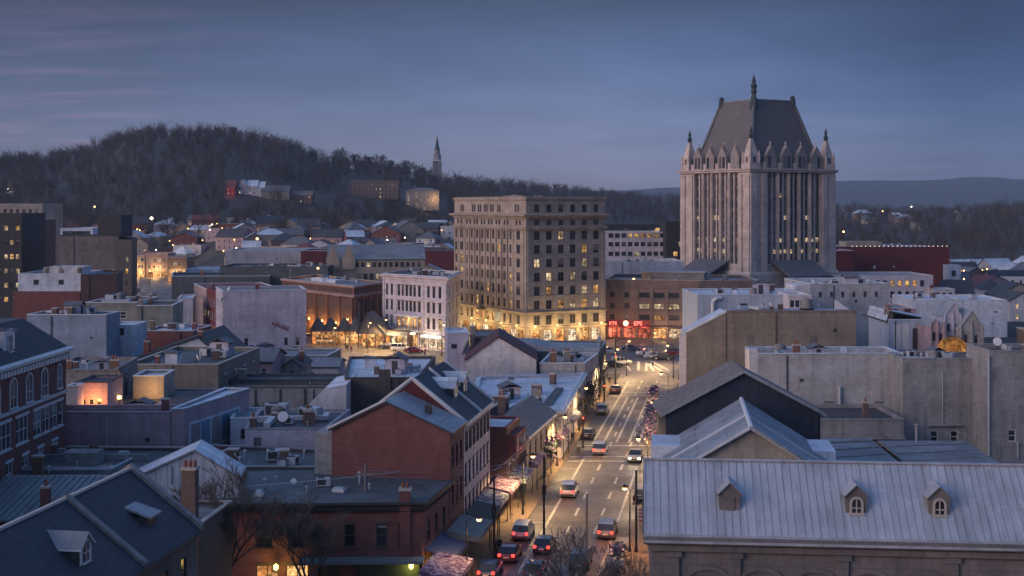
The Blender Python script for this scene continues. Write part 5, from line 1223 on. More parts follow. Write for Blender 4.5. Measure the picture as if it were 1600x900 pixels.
# ================================================================== left side of the main street
def red_house():
    # front brick gable house
    yaw = -9.65; c, s = math.cos(R(yaw)), math.sin(R(yaw)); x, y = -5.9, 121.2; w_ = 11.6
    P1 = (x, y); P0 = (x-w_*c, y-w_*s); dp = 6.6; P2 = (P1[0]-dp*s, P1[1]+dp*c); P3 = (P0[0]-dp*s, P0[1]+dp*c)
    b = Bld('red_brick_house', 'tall red brick house with blank front gable beside the pink white facade', 'house', [P0, P1, P2, P3]); ze, zr = 12.5, 15.1
    op = {1: rg(dp, 3, 3, .95, 2.0, 1.6, 3.6, .5, .4)}
    b.shell(0, ze, 'red_brick', op, tops={0: [(5.4, zr)], 2: [(w_-5.4, zr)]}, extra=())
    b.windows(1, op[1], 'bl', .0)
    m = MB(); chevron(m, (-.3, w_+.35), ze-.05, zr+.2, 5.4, ze-.05, -.25, dp, .22, 'lead_roof', 'trim_dark'); m.build('roof', b.root)
    m = MB(); m.hexa([(5.4,-.32,zr+.2),(-.4,-.32,ze-.1),(-.4,.15,ze-.1),(5.4,.15,zr+.2),(5.4,-.32,zr+.42),(-.4,-.32,ze+.12),(-.4,.15,ze+.12),(5.4,.15,zr+.42)], 'trim'); m.build('coping', b.root)
    m = MB(); m.box((8.6,2.4,zr-1.4),(9.2,3.0,zr-.5), 'trim_dark'); m.build('roof_vent', b.root)
    m = MB(); m.box((5.2,-.02,6.0),(5.4,-.003,6.2), 'trim'); m.build('wall_anchor', b.root)
    m = MB(); m.box((-1.9,.6,0),(-.02,4.5,ze-.6), 'plaster'); m.build('side_stack', b.root)
    b.done()
    # taller house behind with slate roof, dormers and long pale facade
    x, y = -4.9, 127.9; dp = 14.6; w_ = 13.0
    P1 = (x, y); P0 = (x-w_*c, y-w_*s); P2 = (P1[0]-dp*s, P1[1]+dp*c); P3 = (P0[0]-dp*s, P0[1]+dp*c)
    b = Bld('pink_white_house', 'pink white three storey street house with dark slate roof and two dormers', 'house', [P0, P1, P2, P3]); ze, zr = 12.2, 16.3; xr = w_-5.2; zel = 10.2
    op = {1: rg(dp, 7, 3, .85, 1.95, 2.4, 3.35, .5, .5)}
    m = MB()
    b.shell(0, zel, 'pink_white', {1: [r for r in op[1] if r[3] < zel]}, rev=.2)
    # upper strip of the facade and both gables
    m = MB(); a, d, L = b.edge(1)
    m2 = MB()
    us = sorted({0.0, L, *[r[0] for r in op[1]], *[r[1] for r in op[1]]}); rs = [r for r in op[1] if r[3] >= zel]
    b.windows(1, [r for r in op[1] if r[3] < zel], 'dl')
    m2.poly([(w_,0,zel),(w_,dp,zel),(w_,dp,ze),(w_,0,ze)], 'pink_white')
    m2.poly([(0,0,zel),(w_,0,zel),(w_,0,ze),(xr,0,zr)], 'dark_red'); m2.poly([(w_,dp,zel),(0,dp,zel),(xr,dp,zr),(w_,dp,ze)], 'dark_red')
    m2.build('gable_wall', b.root)
    b.ring(0, 0, 0, 'trim', 'cornice', prof=[(.003, ze-.55), (.2, ze-.45), (.42, ze-.15), (.42, ze-.02), (.02, ze+.0)], edges=(1,))
    m = MB(); chevron(m, (-.3, w_+.45), zel, zr+.22, xr, ze-.1, -.1, dp+.1, .22, 'slate', 'trim'); m.build('roof', b.root)
    for yy in (-.12, dp*.5, dp-.05):
        m = MB()
        m.hexa([(xr,yy-.18,zr+.2),(w_+.45,yy-.18,ze-.1),(w_+.45,yy+.18,ze-.1),(xr,yy+.18,zr+.2),(xr,yy-.18,zr+.5),(w_+.45,yy-.18,ze+.2),(w_+.45,yy+.18,ze+.2),(xr,yy+.18,zr+.5)], 'trim')
        if yy < 0: m.hexa([(xr,yy-.18,zr+.2),(-.3,yy-.18,zel),(-.3,yy+.18,zel),(xr,yy+.18,zr+.2),(xr,yy-.18,zr+.5),(-.3,yy-.18,zel+.3),(-.3,yy+.18,zel+.3),(xr,yy+.18,zr+.5)], 'trim')
        m.build('coping', b.root)
    sl = (zr-ze)/5.2
    for yy in (5.6, 10.4):
        xx = w_-1.9; z = ze+1.9*sl
        m = MB(); fw = .95
        # gabled dormer facing the street (+x), flat white-topped cheeks
        m.poly([(xx,yy-fw,z),(xx,yy+fw,z),(xx,yy+fw,z+1.3),(xx,yy,z+2.1),(xx,yy-fw,z+1.3)], 'trim'); m.poly([(xx,yy-fw,z),(xx,yy-fw,z+1.3),(xx-2.6,yy-fw,z+1.6)], 'slate'); m.poly([(xx,yy+fw,z+1.3),(xx,yy+fw,z),(xx-2.6,yy+fw,z+1.6)], 'slate')
        dm = m.build('dormer', b.root); q = MB()
        q.hexa([(xx+.15,yy-fw-.15,z+1.2),(xx+.15,yy,z+2.1),(xx-3.2,yy,z+2.1),(xx-3.2,yy-fw-.15,z+1.2),(xx+.15,yy-fw-.15,z+1.36),(xx+.15,yy,z+2.28),(xx-3.2,yy,z+2.28),(xx-3.2,yy-fw-.15,z+1.36)], 'pale_roof')
        q.hexa([(xx+.15,yy+.002,z+2.1),(xx+.15,yy+fw+.15,z+1.2),(xx-3.2,yy+fw+.15,z+1.2),(xx-3.2,yy+.002,z+2.1),(xx+.15,yy+.002,z+2.28),(xx+.15,yy+fw+.15,z+1.36),(xx-3.2,yy+fw+.15,z+1.36),(xx-3.2,yy+.002,z+2.28)], 'pale_roof'); q.build('dormer_roof', dm)
        q = MB(); q.box((xx+.003,yy-.45,z+.3),(xx+.03,yy+.45,z+1.35), glass()); q.box((xx+.03,yy-.5,z+.22),(xx+.08,yy+.5,z+.3), 'trim'); q.build('window', dm)
    # upper windows stand on the strip wall
    b.windows(1, rs, 'dlx', proud=.17)
    b.done()
red_house()
def corner_brick():
    # low brick building with the flat roof, lower left of centre
    p = [(-27,111.8),(-7.9,112.4),(-5.95,121.0),(-17.6,125.8),(-25.6,125.2)]
    b = Bld('brick_corner_shop', 'low two storey brick shop with wide dark flat roof and side chimney', 'building', p); zt = 7.9; L = b.edge(0)[2]
    op = {0: [(u, u+w_, 4.0, 6.0, k) for u, w_, k in ((1.0,1.1,0),(4.6,1.5,0),(7.4,1.4,0),(9.6,.8,0),(12.3,1.0,0),(15.1,1.0,0),(17.0,.9,0))]+[(u, u+2.0, .4, 2.5, k) for u, k in ((4.6,3),(7.2,3),(10.0,0),(13.4,0),(16.4,3))], 1: rg(b.edge(1)[2], 3, 1, .9, 1.9, 4.0, 1, .8, .5)+[(1.0,3.2,.4,2.5,3),(4.2,6.4,.4,2.5,4)]}
    b.shell(0, zt, 'red_brick', op); b.windows(0, op[0], 'bl'); b.windows(1, op[1], 'bl')
    m = MB(); pl = [(x, y, zt+.02) for x, y in offset(b.pts, .5)]; m.poly(pl, 'green_grey_roof'); m.build('roof', b.root)
    b.ring(0, 0, 0, 'trim_dark', 'eave', prof=[(.003, zt-.75), (.12, zt-.7), (.2, zt-.3), (.52, zt-.12), (.52, zt+.08)], inn=.3)
    b.chimney(L-1.5, .25, 0.1, zt+1.0, .95, .9, 'red_brick', 2)
    b.face_box(0, 8.5, L+.2, -1.7, -.003, 2.9, 3.15, 'awning_grey', 'shop_canopy'); b.face_box(0, L-5.5, L-.2, -.8, -.003, .2, 2.85, 'awning_green', 'shopfront')
    b.awning(1, .6, 7.6, 3.6, 2.6, .7, 'awning_blue')
    for e, u, o_ in ((0, L-.9, 1.0), (1, 1.2, 1.2), (0, 6.5, 1.0)):
        a, d, _ = b.edge(e); T = Matrix.Translation((a[0]+d.x*u, a[1]+d.y*u, 0)) @ Matrix.Rotation(math.atan2(d.y, d.x), 4, 'Z')
        m = MB(); m.lathe([(.05,2.3),(.2,2.45),(.2,2.7),(.05,2.85)], 0, -o_, emit('shop_globe', (1.0,.72,.12), 9.0), 8); m.add(MB(), Matrix()); m.v = [tuple(T @ Vector(v)) for v in m.v]; m.build('shop_lamp', b.root)
        lamp_light(b.root, T @ Vector((0, -o_-.6, 2.3)), 110, (1.0,.66,.14), .2)
    b.done()
corner_brick()
def street_row():
    b = block('red_bay_house', 'narrow red house with bay windows squeezed between the pink white house and cream house', [(-5.5,144.5),(-.6,143.7),(.9,151),(-4.2,152)], 8.9, 'dark_brick', 'pale_roof', .2, 'trim_red', [(1,3,2,.8,1.7,2.8,3.0,.4,.4,'wl',0)])
    b.face_box(1, .6, 6.8, -.9, -.003, 5.4, 8.0, 'red_brick', 'bay_window')
    for k in range(3): b.face_box(1, 1.0+k*1.9, 2.2+k*1.9, -.96, -.903, 5.9, 7.6, glass(), 'bay_glass')
    b.chimney(1.2, 4.5, 8.7, 10.6, .8, .8, 'brown_brick', 1); b.done()
    p = [(-3.4,151.4),(1.7,151.0),(5.6,168.5),(-.5,170.5)]
    b = Bld('cream_street_house', 'cream two storey street house with grey pitched roof and plain dark windows', 'house', p); ze = 6.6; L = b.edge(1)[2]
    op = {1: rg(L, 5, 1, 1.0, 1.9, 3.6, 1, .6, .6)}
    b.shell(0, ze, 'cream', op); b.windows(1, op[1], 'dl')
    a = [Vector((x, y, ze)) for x, y in offset(b.pts, .35)]; m = MB(); r0, r1 = (a[0]+a[1])/2+Vector((0, 0, 2.2)), (a[2]+a[3])/2+Vector((0, 0, 2.2))
    m.poly([a[0], a[1], r0], 'slate_grey'); m.poly([a[1], a[2], r1, r0], 'slate_grey'); m.poly([a[2], a[3], r1], 'slate_grey'); m.poly([a[3], a[0], r0, r1], 'slate_grey'); m.build('roof', b.root)
    b.ring(ze-.3, ze+.02, .36, 'trim', 'cornice'); b.chimney(1.4, 9, ze+1, ze+3.4, .9, .9, 'brown_brick', 2); b.done()
    b = block('brown_street_house', 'narrow dark brown brick house between the cream house and pale roofed building', [(-7,158),(-3.2,157.6),(-.4,170.6),(-7,171)], 8.4, 'brown_brick', 'tar', .3, 'trim_stone', [(1,4,1,.9,1.7,4.6,3,.6,.6,'dl',0)]); b.chimney(1.4, 6, 8.0, 10.0, 1.0, .9, 'red_brick', 2); b.done()
    # big pale roof with the long facade
    p = [(-5.6,172),(6.6,171),(11.8,209),(-5.2,204)]
    b = block('pale_roof_building', 'broad building with pale blue flat roof and pink street facade', p, 6.5, 'pink_white', 'pale_roof', .35, 'pale_roof', [(1,11,1,1.0,1.7,3.3,3.3,1.0,1.0,'dl',.05)], corn='trim')
    m = MB(); m.hexa([(9.4,6,6.18),(10.6,6,6.18),(11.6,22,6.18),(10.4,22,6.18),(9.4,6,6.45),(10.6,6,6.45),(11.6,22,6.45),(10.4,22,6.45)], 'slate_grey'); m.build('roof_walkway', b.root)
    b.chimney(1.5, 1.2, 6.1, 8.2, 2.0, 1.0, 'brown_brick', 0); b.done()
    b = block('stepped_parapet_shop', 'narrow street shop with raised pale parapet beyond the pale roofed building', [(4.6,210.6),(12.0,210.6),(15.2,225),(7,227)], 7.9, 'grey_wall', 'lead_roof', .5, 'trim', [(1,5,1,1.0,1.9,3.6,3.2,.8,.8,'dl',.1)]); b.done()
    b = block('long_grey_shop', 'long low grey roofed shop closing the near side of the square', [(-7,228),(15.2,225.5),(17.9,243),(-4,246)], 8.0, 'teal_wall', 'lead_roof', .4, 'lead_roof', [(1,5,2,1.0,1.8,2.0,3.0,.8,.8,'dl',.3)])
    w_ = b.edge(0)[2]; m = MB(); pr = [(0,7.9),(w_*.10,8.9),(w_*.45,8.9),(w_*.58,8.2),(w_,8.2)]
    m2 = [(x, 5.0, z) for x, z in pr]; m3 = [(x, 14.0, z) for x, z in pr]
    for i in range(len(pr)-1):
        m.poly([m2[i], m2[i+1], m3[i+1], m3[i]], 'lead_roof'); m.poly([(pr[i][0],5.0,7.6),(pr[i+1][0],5.0,7.6),m2[i+1],m2[i]], 'grey_wall'); m.poly([(pr[i+1][0],14,7.6),(pr[i][0],14,7.6),m3[i],m3[i+1]], 'grey_wall')
    m.poly([(w_,5,7.6),(w_,14,7.6),(w_,14,8.2),(w_,5,8.2)], 'grey_wall'); m.build('barrel_roof', b.root)
    m = MB(); m.hexa([(w_-.4,2,7.8),(w_+.1,2,7.8),(w_+.1,12,7.8),(w_-.4,12,7.8),(w_-.4,2,8.2),(w_+.1,2,8.2),(w_+.1,8,10.0),(w_-.4,8,10.0)], 'plaster'); m.build('parapet_fin', b.root); b.done()
    p = rect(728,838,210,14,0); b = Bld('white_gabled_house', 'white blank gable wall with maroon roof edges near the square', 'house', p); w_ = b.edge(0)[2]; ze, zr = zat(562,210), zat(527,210)
    b.shell(0, ze, 'white', tops={0: [(w_*.46, zr)], 2: [(w_*.54, zr)]}); gable(b, w_, 14, ze, zr, 'maroon_roof', 'y', .3, .22, 'maroon_roof', xr=w_*.46); b.done()
    b = block('pale_stair_house', 'small pale stair house with slanted lid left of the white gable', rect(699,733,220,9,6), zat(521,220), 'lilac', 'pale_roof', .2, 'pale_roof', [(0,1,1,1.0,.8,zat(545,220),1,.4,1.8,'dxn',0)])
    m = MB(); m.hexa([(2.2,-.6,zat(552,220)),(2.5,-.6,zat(552,220)),(2.5,2,zat(552,220)),(2.2,2,zat(552,220)),(3.4,-.9,zat(527,220)),(3.8,-.9,zat(527,220)),(3.8,2,zat(527,220)),(3.4,2,zat(527,220))], 'grey_wall'); m.build('slanted_fin', b.root); b.done()
    b = block('brown_brick_lowrise', 'brown brick low building with dark roof between the white gable and square', rect(735,790,232,12,0), zat(526,232), 'brown', 'slate_grey', .2, 'brown', [(0,3,1,1.2,1.4,zat(540,232),1,.4,.4,'dx',0)]); b.done()
    # umber block with pale blue roof
    p = [(-22.6,173),(-13.6,173),(-9.3,203),(-23,203)]
    b = block('umber_block', 'dark umber blank block with pale blue roof left of the slate roofed house', [(-22.6,173),(-12.5,173),(-11.8,197),(-25,197)], zat(591,173), 'umber', 'pale_roof', .25, 'umber')
    b.face_box(0, 4.6, 6.2, -.25, -.003, 6, zat(577,173), 'umber', 'flue_stack')
    b.done()
    p = rect(478,541,168,12,0); b = Bld('white_lean_to', 'white rendered lean-to with a slanting top beside umber block', 'shed', p); w_ = b.edge(0)[2]; za, zb_ = zat(636,168), zat(601,168)
    m = MB(); m.poly([(0,0,0),(w_,0,0),(w_,0,zb_),(w_*.45,0,zb_-.6),(0,0,za)], 'white'); m.poly([(0,12,0),(0,0,0),(0,0,za),(0,12,za)], 'white'); m.poly([(w_,0,0),(w_,12,0),(w_,12,zb_),(w_,0,zb_)], 'white'); m.poly([(w_,12,0),(0,12,0),(0,12,za),(w_*.45,12,zb_-.6),(w_,12,zb_)], 'white'); m.build('wall', b.root)
    m = MB(); m.poly([(0,0,za+.02),(w_*.45,0,zb_-.58),(w_*.45,12,zb_-.58),(0,12,za+.02)], 'white_roof'); m.poly([(w_*.45,0,zb_-.58),(w_,0,zb_+.02),(w_,12,zb_+.02),(w_*.45,12,zb_-.58)], 'white_roof'); m.build('roof', b.root); b.done()
street_row()
# ================================================================== left quarter
def left_hotel():
    # big brick building at the left edge: facade recedes to the right
    A, C = (-49.6,92), (-48.6,139.5); d = (Vector(C)-Vector(A)).normalized(); nn = Vector((-d.y, d.x))
    dp = 18; p = [A, C, (C[0]+nn.x*dp, C[1]+nn.y*dp), (A[0]+nn.x*dp, A[1]+nn.y*dp)]
    b = Bld('red_brick_hotel', 'large dark red brick building with arched white windows and slate mansard roof', 'building', p); L = b.edge(0)[2]; ze = zat(546,139.5)
    arch = [(L-2.5, L-1.5, ze-3.9, ze-1.4)]+[(L-6.2-i*3.95-.75, L-6.2-i*3.95+.75, ze-4.1, ze-1.3) for i in range(9)]
    sq = [(L-9.0, L-6.9, ze-8.0, ze-5.3), (L-6.6, L-4.6, ze-8.0, ze-5.3), (L-4.3, L-2.6, ze-8.0, ze-5.3), (L-2.4, L-.9, ze-8.0, ze-5.3), (L-13.4, L-10.3, ze-8.0, ze-5.3)]+[(L-17.6-i*4.2, L-14.5-i*4.2, ze-8.0, ze-5.3) for i in range(6)]
    sq += [(L-4.0-i*3.9, L-2.4-i*3.9, ze-11.6, ze-9.3) for i in range(9)]
    sq = [r for r in sq if r[0] > .3]
    b.shell(0, ze, 'dark_brick' if False else 'red_brick', {0: sq})
    b.windows(0, sq, 'wl'); b.windows(0, arch, 'wa')
    b.ring(0, 0, 0, 'trim', 'cornice', prof=[(.003, ze-.9), (.15, ze-.8), (.3, ze-.3), (.75, ze-.1), (.8, ze+.2), (.1, ze+.35)])
    m = MB(); u = .5
    while u < L-.3: m.box((u,-.55,ze-.85),(u+.5,-.16,ze-.32), 'trim'); u += .76
    m.build('bracket_molding', b.root)
    b.ring(0, 0, 0, 'trim', 'string_course', prof=[(.003, ze-4.75), (.15, ze-4.65), (.2, ze-4.4), (.003, ze-4.35)])
    # mansard
    ins = offset(b.pts, -3.4); m = MB(); base = offset(b.pts, .2); zt = ze+3.7
    for i in range(4):
        j = (i+1) % 4; m.poly([(*base[i], ze+.3), (*base[j], ze+.3), (*ins[j], zt), (*ins[i], zt)], 'slate')
    m.poly([(*q, zt) for q in ins], 'tar'); m.build('roof', b.root)
    for u in (L-12.6, L-20):
        T = (u, 1.0, ze+.9); dormer(b, u, .95, ze+.9, 2.5, 2.3, 2.8, 0, 'trim', 'slate', 'wm', .25)
    b.done()
left_hotel()
# grey stucco with the lamp lit court
p = rect(108,236,176,16,14)
b = block('grey_stucco_house', 'tall grey stucco house with pipes, its foot lit orange by a court lamp', [(-59,161),(-50.2,162),(-51.2,175),(-60,176)], zat(574,165), 'stucco', 'grey_roof', .4, 'stucco', [(1,3,2,.9,1.7,6.0,3.1,.6,.6,'bx',0)])
for u in (2, 5.5, 9): 
    a, d, _ = b.edge(1); m = MB(); m.tube((a[0]+.18,u,.5),(a[0]+.18,u,12), .09, .09, 'trim_dark', 6); m.build('drain_pipe', b.root)
b.done()
b = block('rose_court_house', 'small rose house with slate lean-to in the lamp lit court', rect(118,168,153,6,0), zat(598,153), 'rose', 'slate', .2, 'slate', [(0,3,1,.6,1.4,9.4,1,.5,.5,'wx',0)]); b.done()
b = block('white_court_house', 'narrow white house with two dark windows beside the red brick building', rect(104,121,148.5,2.2,0), zat(604,148.5), 'white', 'grey_roof', .2, 'trim', [(0,1,2,.6,1.5,4.6,3.4,.3,.3,'dx',0)]); b.done()
b = block('round_court_annex', 'low pale court annex with glowing orange wall', rect(208,256,164,6,2), 12.0, 'cream', 'pale_roof', .3, 'trim'); b.done()
lr = root('court_floodlight', 'small orange floodlight on a post in the yard behind the pink flat roof', 'lamp', (-48.2,157.0,9.2))
m = MB(); m.tube((0,0,0),(0,0,1.0), .06, .06, 'iron', 6); m.build('post', lr); m = MB(); m.box((-.25,-.12,1.0),(.25,.12,1.35), BULB()); m.build('lamp_head', lr)
lamp_light(lr, (.2, 8.5, 1.6), 1100, (1.0,.42,.09), .25)
lamp_light(lr, (-1.6, -5.4, 1.3), 420, (1.0,.36,.09), .25)
lamp_light(lr, (2.2, 5.0, 1.1), 250, (1.0,.52,.14), .25)
b = block('court_terrace', 'flat roofed terrace glowing orange between the grey stucco house and pink flat building', [(-58,147.4),(-36.8,147.4),(-38,172),(-58,172)], 9.2, 'rose', 'tar', .1, 'rose'); b.done()
p = [(-35.6-9.0,150.0)]
b = block('pink_flat_building', 'long low pink building with flat roof below the orange lit terrace', [(-51.5,142),(-37.9,142),(-37.6,147),(-51.5,147)], zat(645,142), 'rose', 'tar', .4, 'rose')
b.done()
b = block('pink_side_wing', 'pink wing with big blue windows running back beside the court', [(-37.8,142.0),(-36.4,142.2),(-32.4,158),(-35.6,158.5)], zat(640,142), 'rose', 'pale_roof', .2, 'pale_roof')
b.face_box(1, 1.0, 13.6, -.06, -.004, 6.0, 9.6, 'blue_white', 'window_panel')
for k in range(5): b.face_box(1, 1.4+k*2.45, 3.4+k*2.45, -.12, -.062, 6.3, 9.3, glass('glass_blue', (.05,.09,.13)), 'window')
b.done()
b = block('tan_long_building', 'plain tan walled building with dark flat roof and brown side', [(-56,186),(-42.7,186),(-41,208),(-55,210)], zat(570,186), 'tan', 'green_grey_roof', .5, 'trim_stone', [(1,4,2,.8,1.7,4.0,3.2,1,1,'wl',0)]); b.done()
p = rect(198,352,226,20,0); b = Bld('low_slate_house', 'wide low house with bluish gable wall and dark slate roof beyond tan building', 'house', p); w_ = b.edge(0)[2]; ze, zr = zat(566,226), zat(527,226)
b.shell(0, ze, 'blue_white', tops={0: [(w_*.72, zr)], 2: [(w_*.28, zr)]}); gable(b, w_, 20, ze, zr, 'slate', 'y', .4, .3, 'slate', xr=w_*.72)
b.chimney(3.0, 2, ze, ze+3.4, 1.0, 1.0); b.chimney(12.8, 1, ze+1, zr+.9, .9, .9); b.done()
b = block('violet_wall_building', 'long low building with a blank dusky blue wall and pale flat roof', rect(42,166,225,7,-2), zat(492,225), 'dusk_blue', 'lead_roof', .3, 'trim'); b.done()
b = block('grey_green_building', 'grey green two windowed building beyond the dusky blue wall', rect(134,214,262,16,0), zat(473,262), 'grey_green', 'lead_roof', .4, 'trim', [(0,2,1,1.3,1.5,zat(498,262),1,2.2,1.0,'wx',0)]); b.done()
b = block('grey_green_building', 'olive blank side block at the right end of the two windowed building', rect(214,270,258,14,6), zat(478,258), 'grey_green', 'tar', .4, 'trim'); b.done()
b = block('small_white_shed', 'small white shed with one dark door in front of the two windowed building', rect(166,210,232,8,0), zat(509,232), 'blue_white', 'pale_roof', .2, 'trim', [(0,1,1,.7,1.3,zat(524,232),1,2.2,1.6,'dx',0)]); b.done()
b = block('pale_roof_row', 'strip of pale low roofs with a red edge in front of olive block', rect(224,302,246,12,-4), zat(517,246), 'red_brick', 'white_roof', .3, 'pale_roof'); b.done()
b = block('white_clad_building', 'two storey building, white clad above red brick, with a white roof box', rect(28,126,330,18,0), zat(428,330), 'blue_white', 'tar', .5, 'trim', [(0,2,1,1.4,1.3,zat(445,330),1,1.5,1.8,'dx',0)])
L = b.edge(0)[2]; m = MB(); m.box((-1.2,-.4,0),(L+.02,-.003,zat(455,330)), 'red_brick'); m.build('brick_base', b.root); m = MB(); m.box((7,3,zat(428,330)-.5),(L-.2,9,zat(417,330)), 'white'); m.build('roof_box', b.root); b.done()
b = block('dark_brick_side', 'dark brick block with a lit corner adjoining white clad building', [(-110.5,328),(-102,330),(-107,352),(-116,350)], zat(430,328), 'dark_brick', 'tar', .4, 'trim_dark', [(1,3,2,1.0,1.6,3,3.4,.6,.6,'dx',.5)]); b.done()
b = block('taupe_blank_tower', 'tall taupe windowless block above the white clad building', [(-139,392),(-120.4,391.5),(-125,411),(-144,411)], zat(369,392), 'taupe', 'tar', .4, 'trim_dark')
m = MB(); m.box((10.5,5,zat(369,392)-.5),(17.8,16,zat(336,392)), 'black_clad'); m.build('roof_penthouse', b.root); b.done()
b = block('dark_lit_office', 'dark office with warm side edge right of the taupe blank tower', [(-118.5,382),(-112.9,380),(-119.2,407),(-124,407)], zat(375,380), 'black_clad', 'tar', .4, 'trim_dark', [(0,2,5,1.1,1.6,3,3.5,.4,.4,'dx',.3)]); b.done()
b = block('black_office_slab', 'black office slab with pale glowing floor bands at the left edge', rect(-60,34,395,20,0), zat(334,395), 'black_clad', 'tar', .4, 'trim_dark', [(0,10,6,1.3,1.6,4,4.4,.4,.4,'dxn',.38)]); b.done()
b = block('beige_far_block', 'beige block with row of small windows behind the black office slab', rect(-80,66,520,24,0), zat(319,520), 'cream', 'grey_roof', .4, 'trim', [(0,14,2,1.3,1.6,zat(319,520)-7,3.4,1,1,'dxn',0)]); b.done()
b = block('orange_side_block', 'orange lit brick block beside the black office slab', rect(34,54,430,20,0), zat(343,430), 'orange_brick', 'tar', .4, 'trim', [(0,3,4,1.0,1.5,4,3.6,.3,.3,'wx',.15)]); b.done()
b = block('steel_store', 'long pale blue roofed store left of the black roof box', rect(94,145,480,22,0), zat(357,480), 'blue_white', 'white_roof', .3, 'trim', [(0,6,1,1.8,1.2,zat(366,480),1,1,1,'dxn',.1)]); b.done()

# ------------------------------------------------------------------ foreground left
def slate_house():
    x0, y0 = -31.6, 60.5; d = Vector((2.5, 17.4)).normalized(); nn = Vector((d.y, -d.x)); R0 = Vector((-29.7, 74.2)); R1 = Vector((-27.2, 91.6))
    hw = 4.9
    A = R0-d*10-nn*hw; B_ = R0-d*10+nn*hw; C = R1+nn*hw; D = R1-nn*hw
    b = Bld('slate_roof_house', 'near house with broad dark slate roof, pale copings and two dormers', 'house', [tuple(A), tuple(B_), tuple(C), tuple(D)]); w_ = 2*hw; dp = b.edge(1)[2]; ze, zr = 11.4, 15.0
    op = {1: rg(dp, 8, 2, 1.0, 1.8, 4.6, 3.2, 1.4, .8)}
    b.shell(0, ze, 'rubble', op, tops={0: [(hw, zr)], 2: [(hw, zr)]}); b.windows(1, op[1], 'b')
    m = MB(); chevron(m, (-.4, w_+.5), ze-.3, zr+.2, hw, ze-.36, -.1, dp, .2, 'slate', 'trim_dark'); m.build('roof', b.root)
    m = MB(); m.box((w_+.45,-.1,ze-.6),(w_+.6,dp,ze-.42), 'trim_dark'); m.build('gutter', b.root)
    for yy, hh in ((dp-.25, .4), (dp-9.6, .3)):
        m = MB()
        for sg in (1, -1):
            xa, xb = hw, hw+sg*(hw+.5); za, zb_ = zr+.15, ze-.4
            m.hexa([(xa,yy-.28,za),(xb,yy-.28,zb_),(xb,yy+.28,zb_),(xa,yy+.28,za),(xa,yy-.28,za+hh),(xb,yy-.28,zb_+hh),(xb,yy+.28,zb_+hh),(xa,yy+.28,za+hh)], 'stucco')
        m.build('coping', b.root)
    m = MB(); m.hexa([(hw-.2,-.1,zr+.16),(hw+.2,-.1,zr+.16),(hw+.2,dp,zr+.16),(hw-.2,dp,zr+.16),(hw-.14,-.1,zr+.3),(hw+.14,-.1,zr+.3),(hw+.14,dp,zr+.3),(hw-.14,dp,zr+.3)], 'trim_stone'); m.build('ridge_cap', b.root)
    sl = (zr-ze)/hw
    for yy in (dp-14.2, dp-4.6):
        xx = w_-1.3; z = ze+1.3*sl; fw = .75; run = 3.0
        m = MB()
        if yy < dp-8:
            m.poly([(xx,yy-fw,z),(xx,yy+fw,z),(xx,yy+fw,z+1.2),(xx,yy,z+1.85),(xx,yy-fw,z+1.2)], 'trim'); m.poly([(xx,yy-fw,z),(xx,yy-fw,z+1.2),(xx-1.7,yy-fw,z+1.2)], 'slate'); m.poly([(xx,yy+fw,z+1.2),(xx,yy+fw,z),(xx-1.7,yy+fw,z+1.2)], 'slate')
            dm = m.build('dormer', b.root); q = MB(); chevron(q, (yy-fw-.18, yy+fw+.18), z+1.12, z+2.0, yy, z+1.12, xx-2.7, xx+.2, .12, 'lead_roof', 'trim'); swapxy(q); q.build('dormer_roof', dm)
            q = MB(); q.box((xx+.004,yy-.38,z+.2),(xx+.03,yy+.38,z+1.35), glass()); q.box((xx+.03,yy-.03,z+.2),(xx+.06,yy+.03,z+1.35), 'trim'); q.box((xx+.031,yy-.38,z+.72),(xx+.058,yy+.38,z+.78), 'trim'); q.box((xx+.0,yy-.5,z+.08),(xx+.16,yy+.5,z+.19), 'trim'); q.build('window', dm)
        else:
            m.poly([(xx,yy-fw,z),(xx,yy+fw,z),(xx,yy+fw,z+.7),(xx,yy-fw,z+.7)], 'trim_dark'); m.poly([(xx,yy-fw,z),(xx,yy-fw,z+.7),(xx-1.0,yy-fw,z+.7)], 'slate'); m.poly([(xx,yy+fw,z+.7),(xx,yy+fw,z),(xx-1.0,yy+fw,z+.7)], 'slate')
            dm = m.build('dormer', b.root); q = MB(); q.hexa([(xx+.25,yy-fw-.2,z+.62),(xx+.25,yy+fw+.2,z+.62),(xx-1.9,yy+fw+.2,z+1.3),(xx-1.9,yy-fw-.2,z+1.3),(xx+.25,yy-fw-.2,z+.74),(xx+.25,yy+fw+.2,z+.74),(xx-1.9,yy+fw+.2,z+1.42),(xx-1.9,yy-fw-.2,z+1.42)], 'lead_roof'); q.build('dormer_roof', dm)
    # pale sided gable at the near end
    b.done()
    A = B_-nn*7+d*.5; b2 = Bld('pale_sided_house', 'pale clapboard sided gable end below the near slate roof', 'house', [(-31.5,70.2),(-26.4,69.2),(-25.2,75.6),(-30.3,76.6)]); ze2 = 9.2
    b2.shell(0, ze2, 'lilac', tops={0: [(2.2, 11.1)], 2: [(3.0, 11.1)]}); gable(b2, b2.edge(0)[2], 6.4, ze2, 11.1, 'slate', 'y', .3, .2, 'trim', xr=2.2); b2.done()
slate_house()
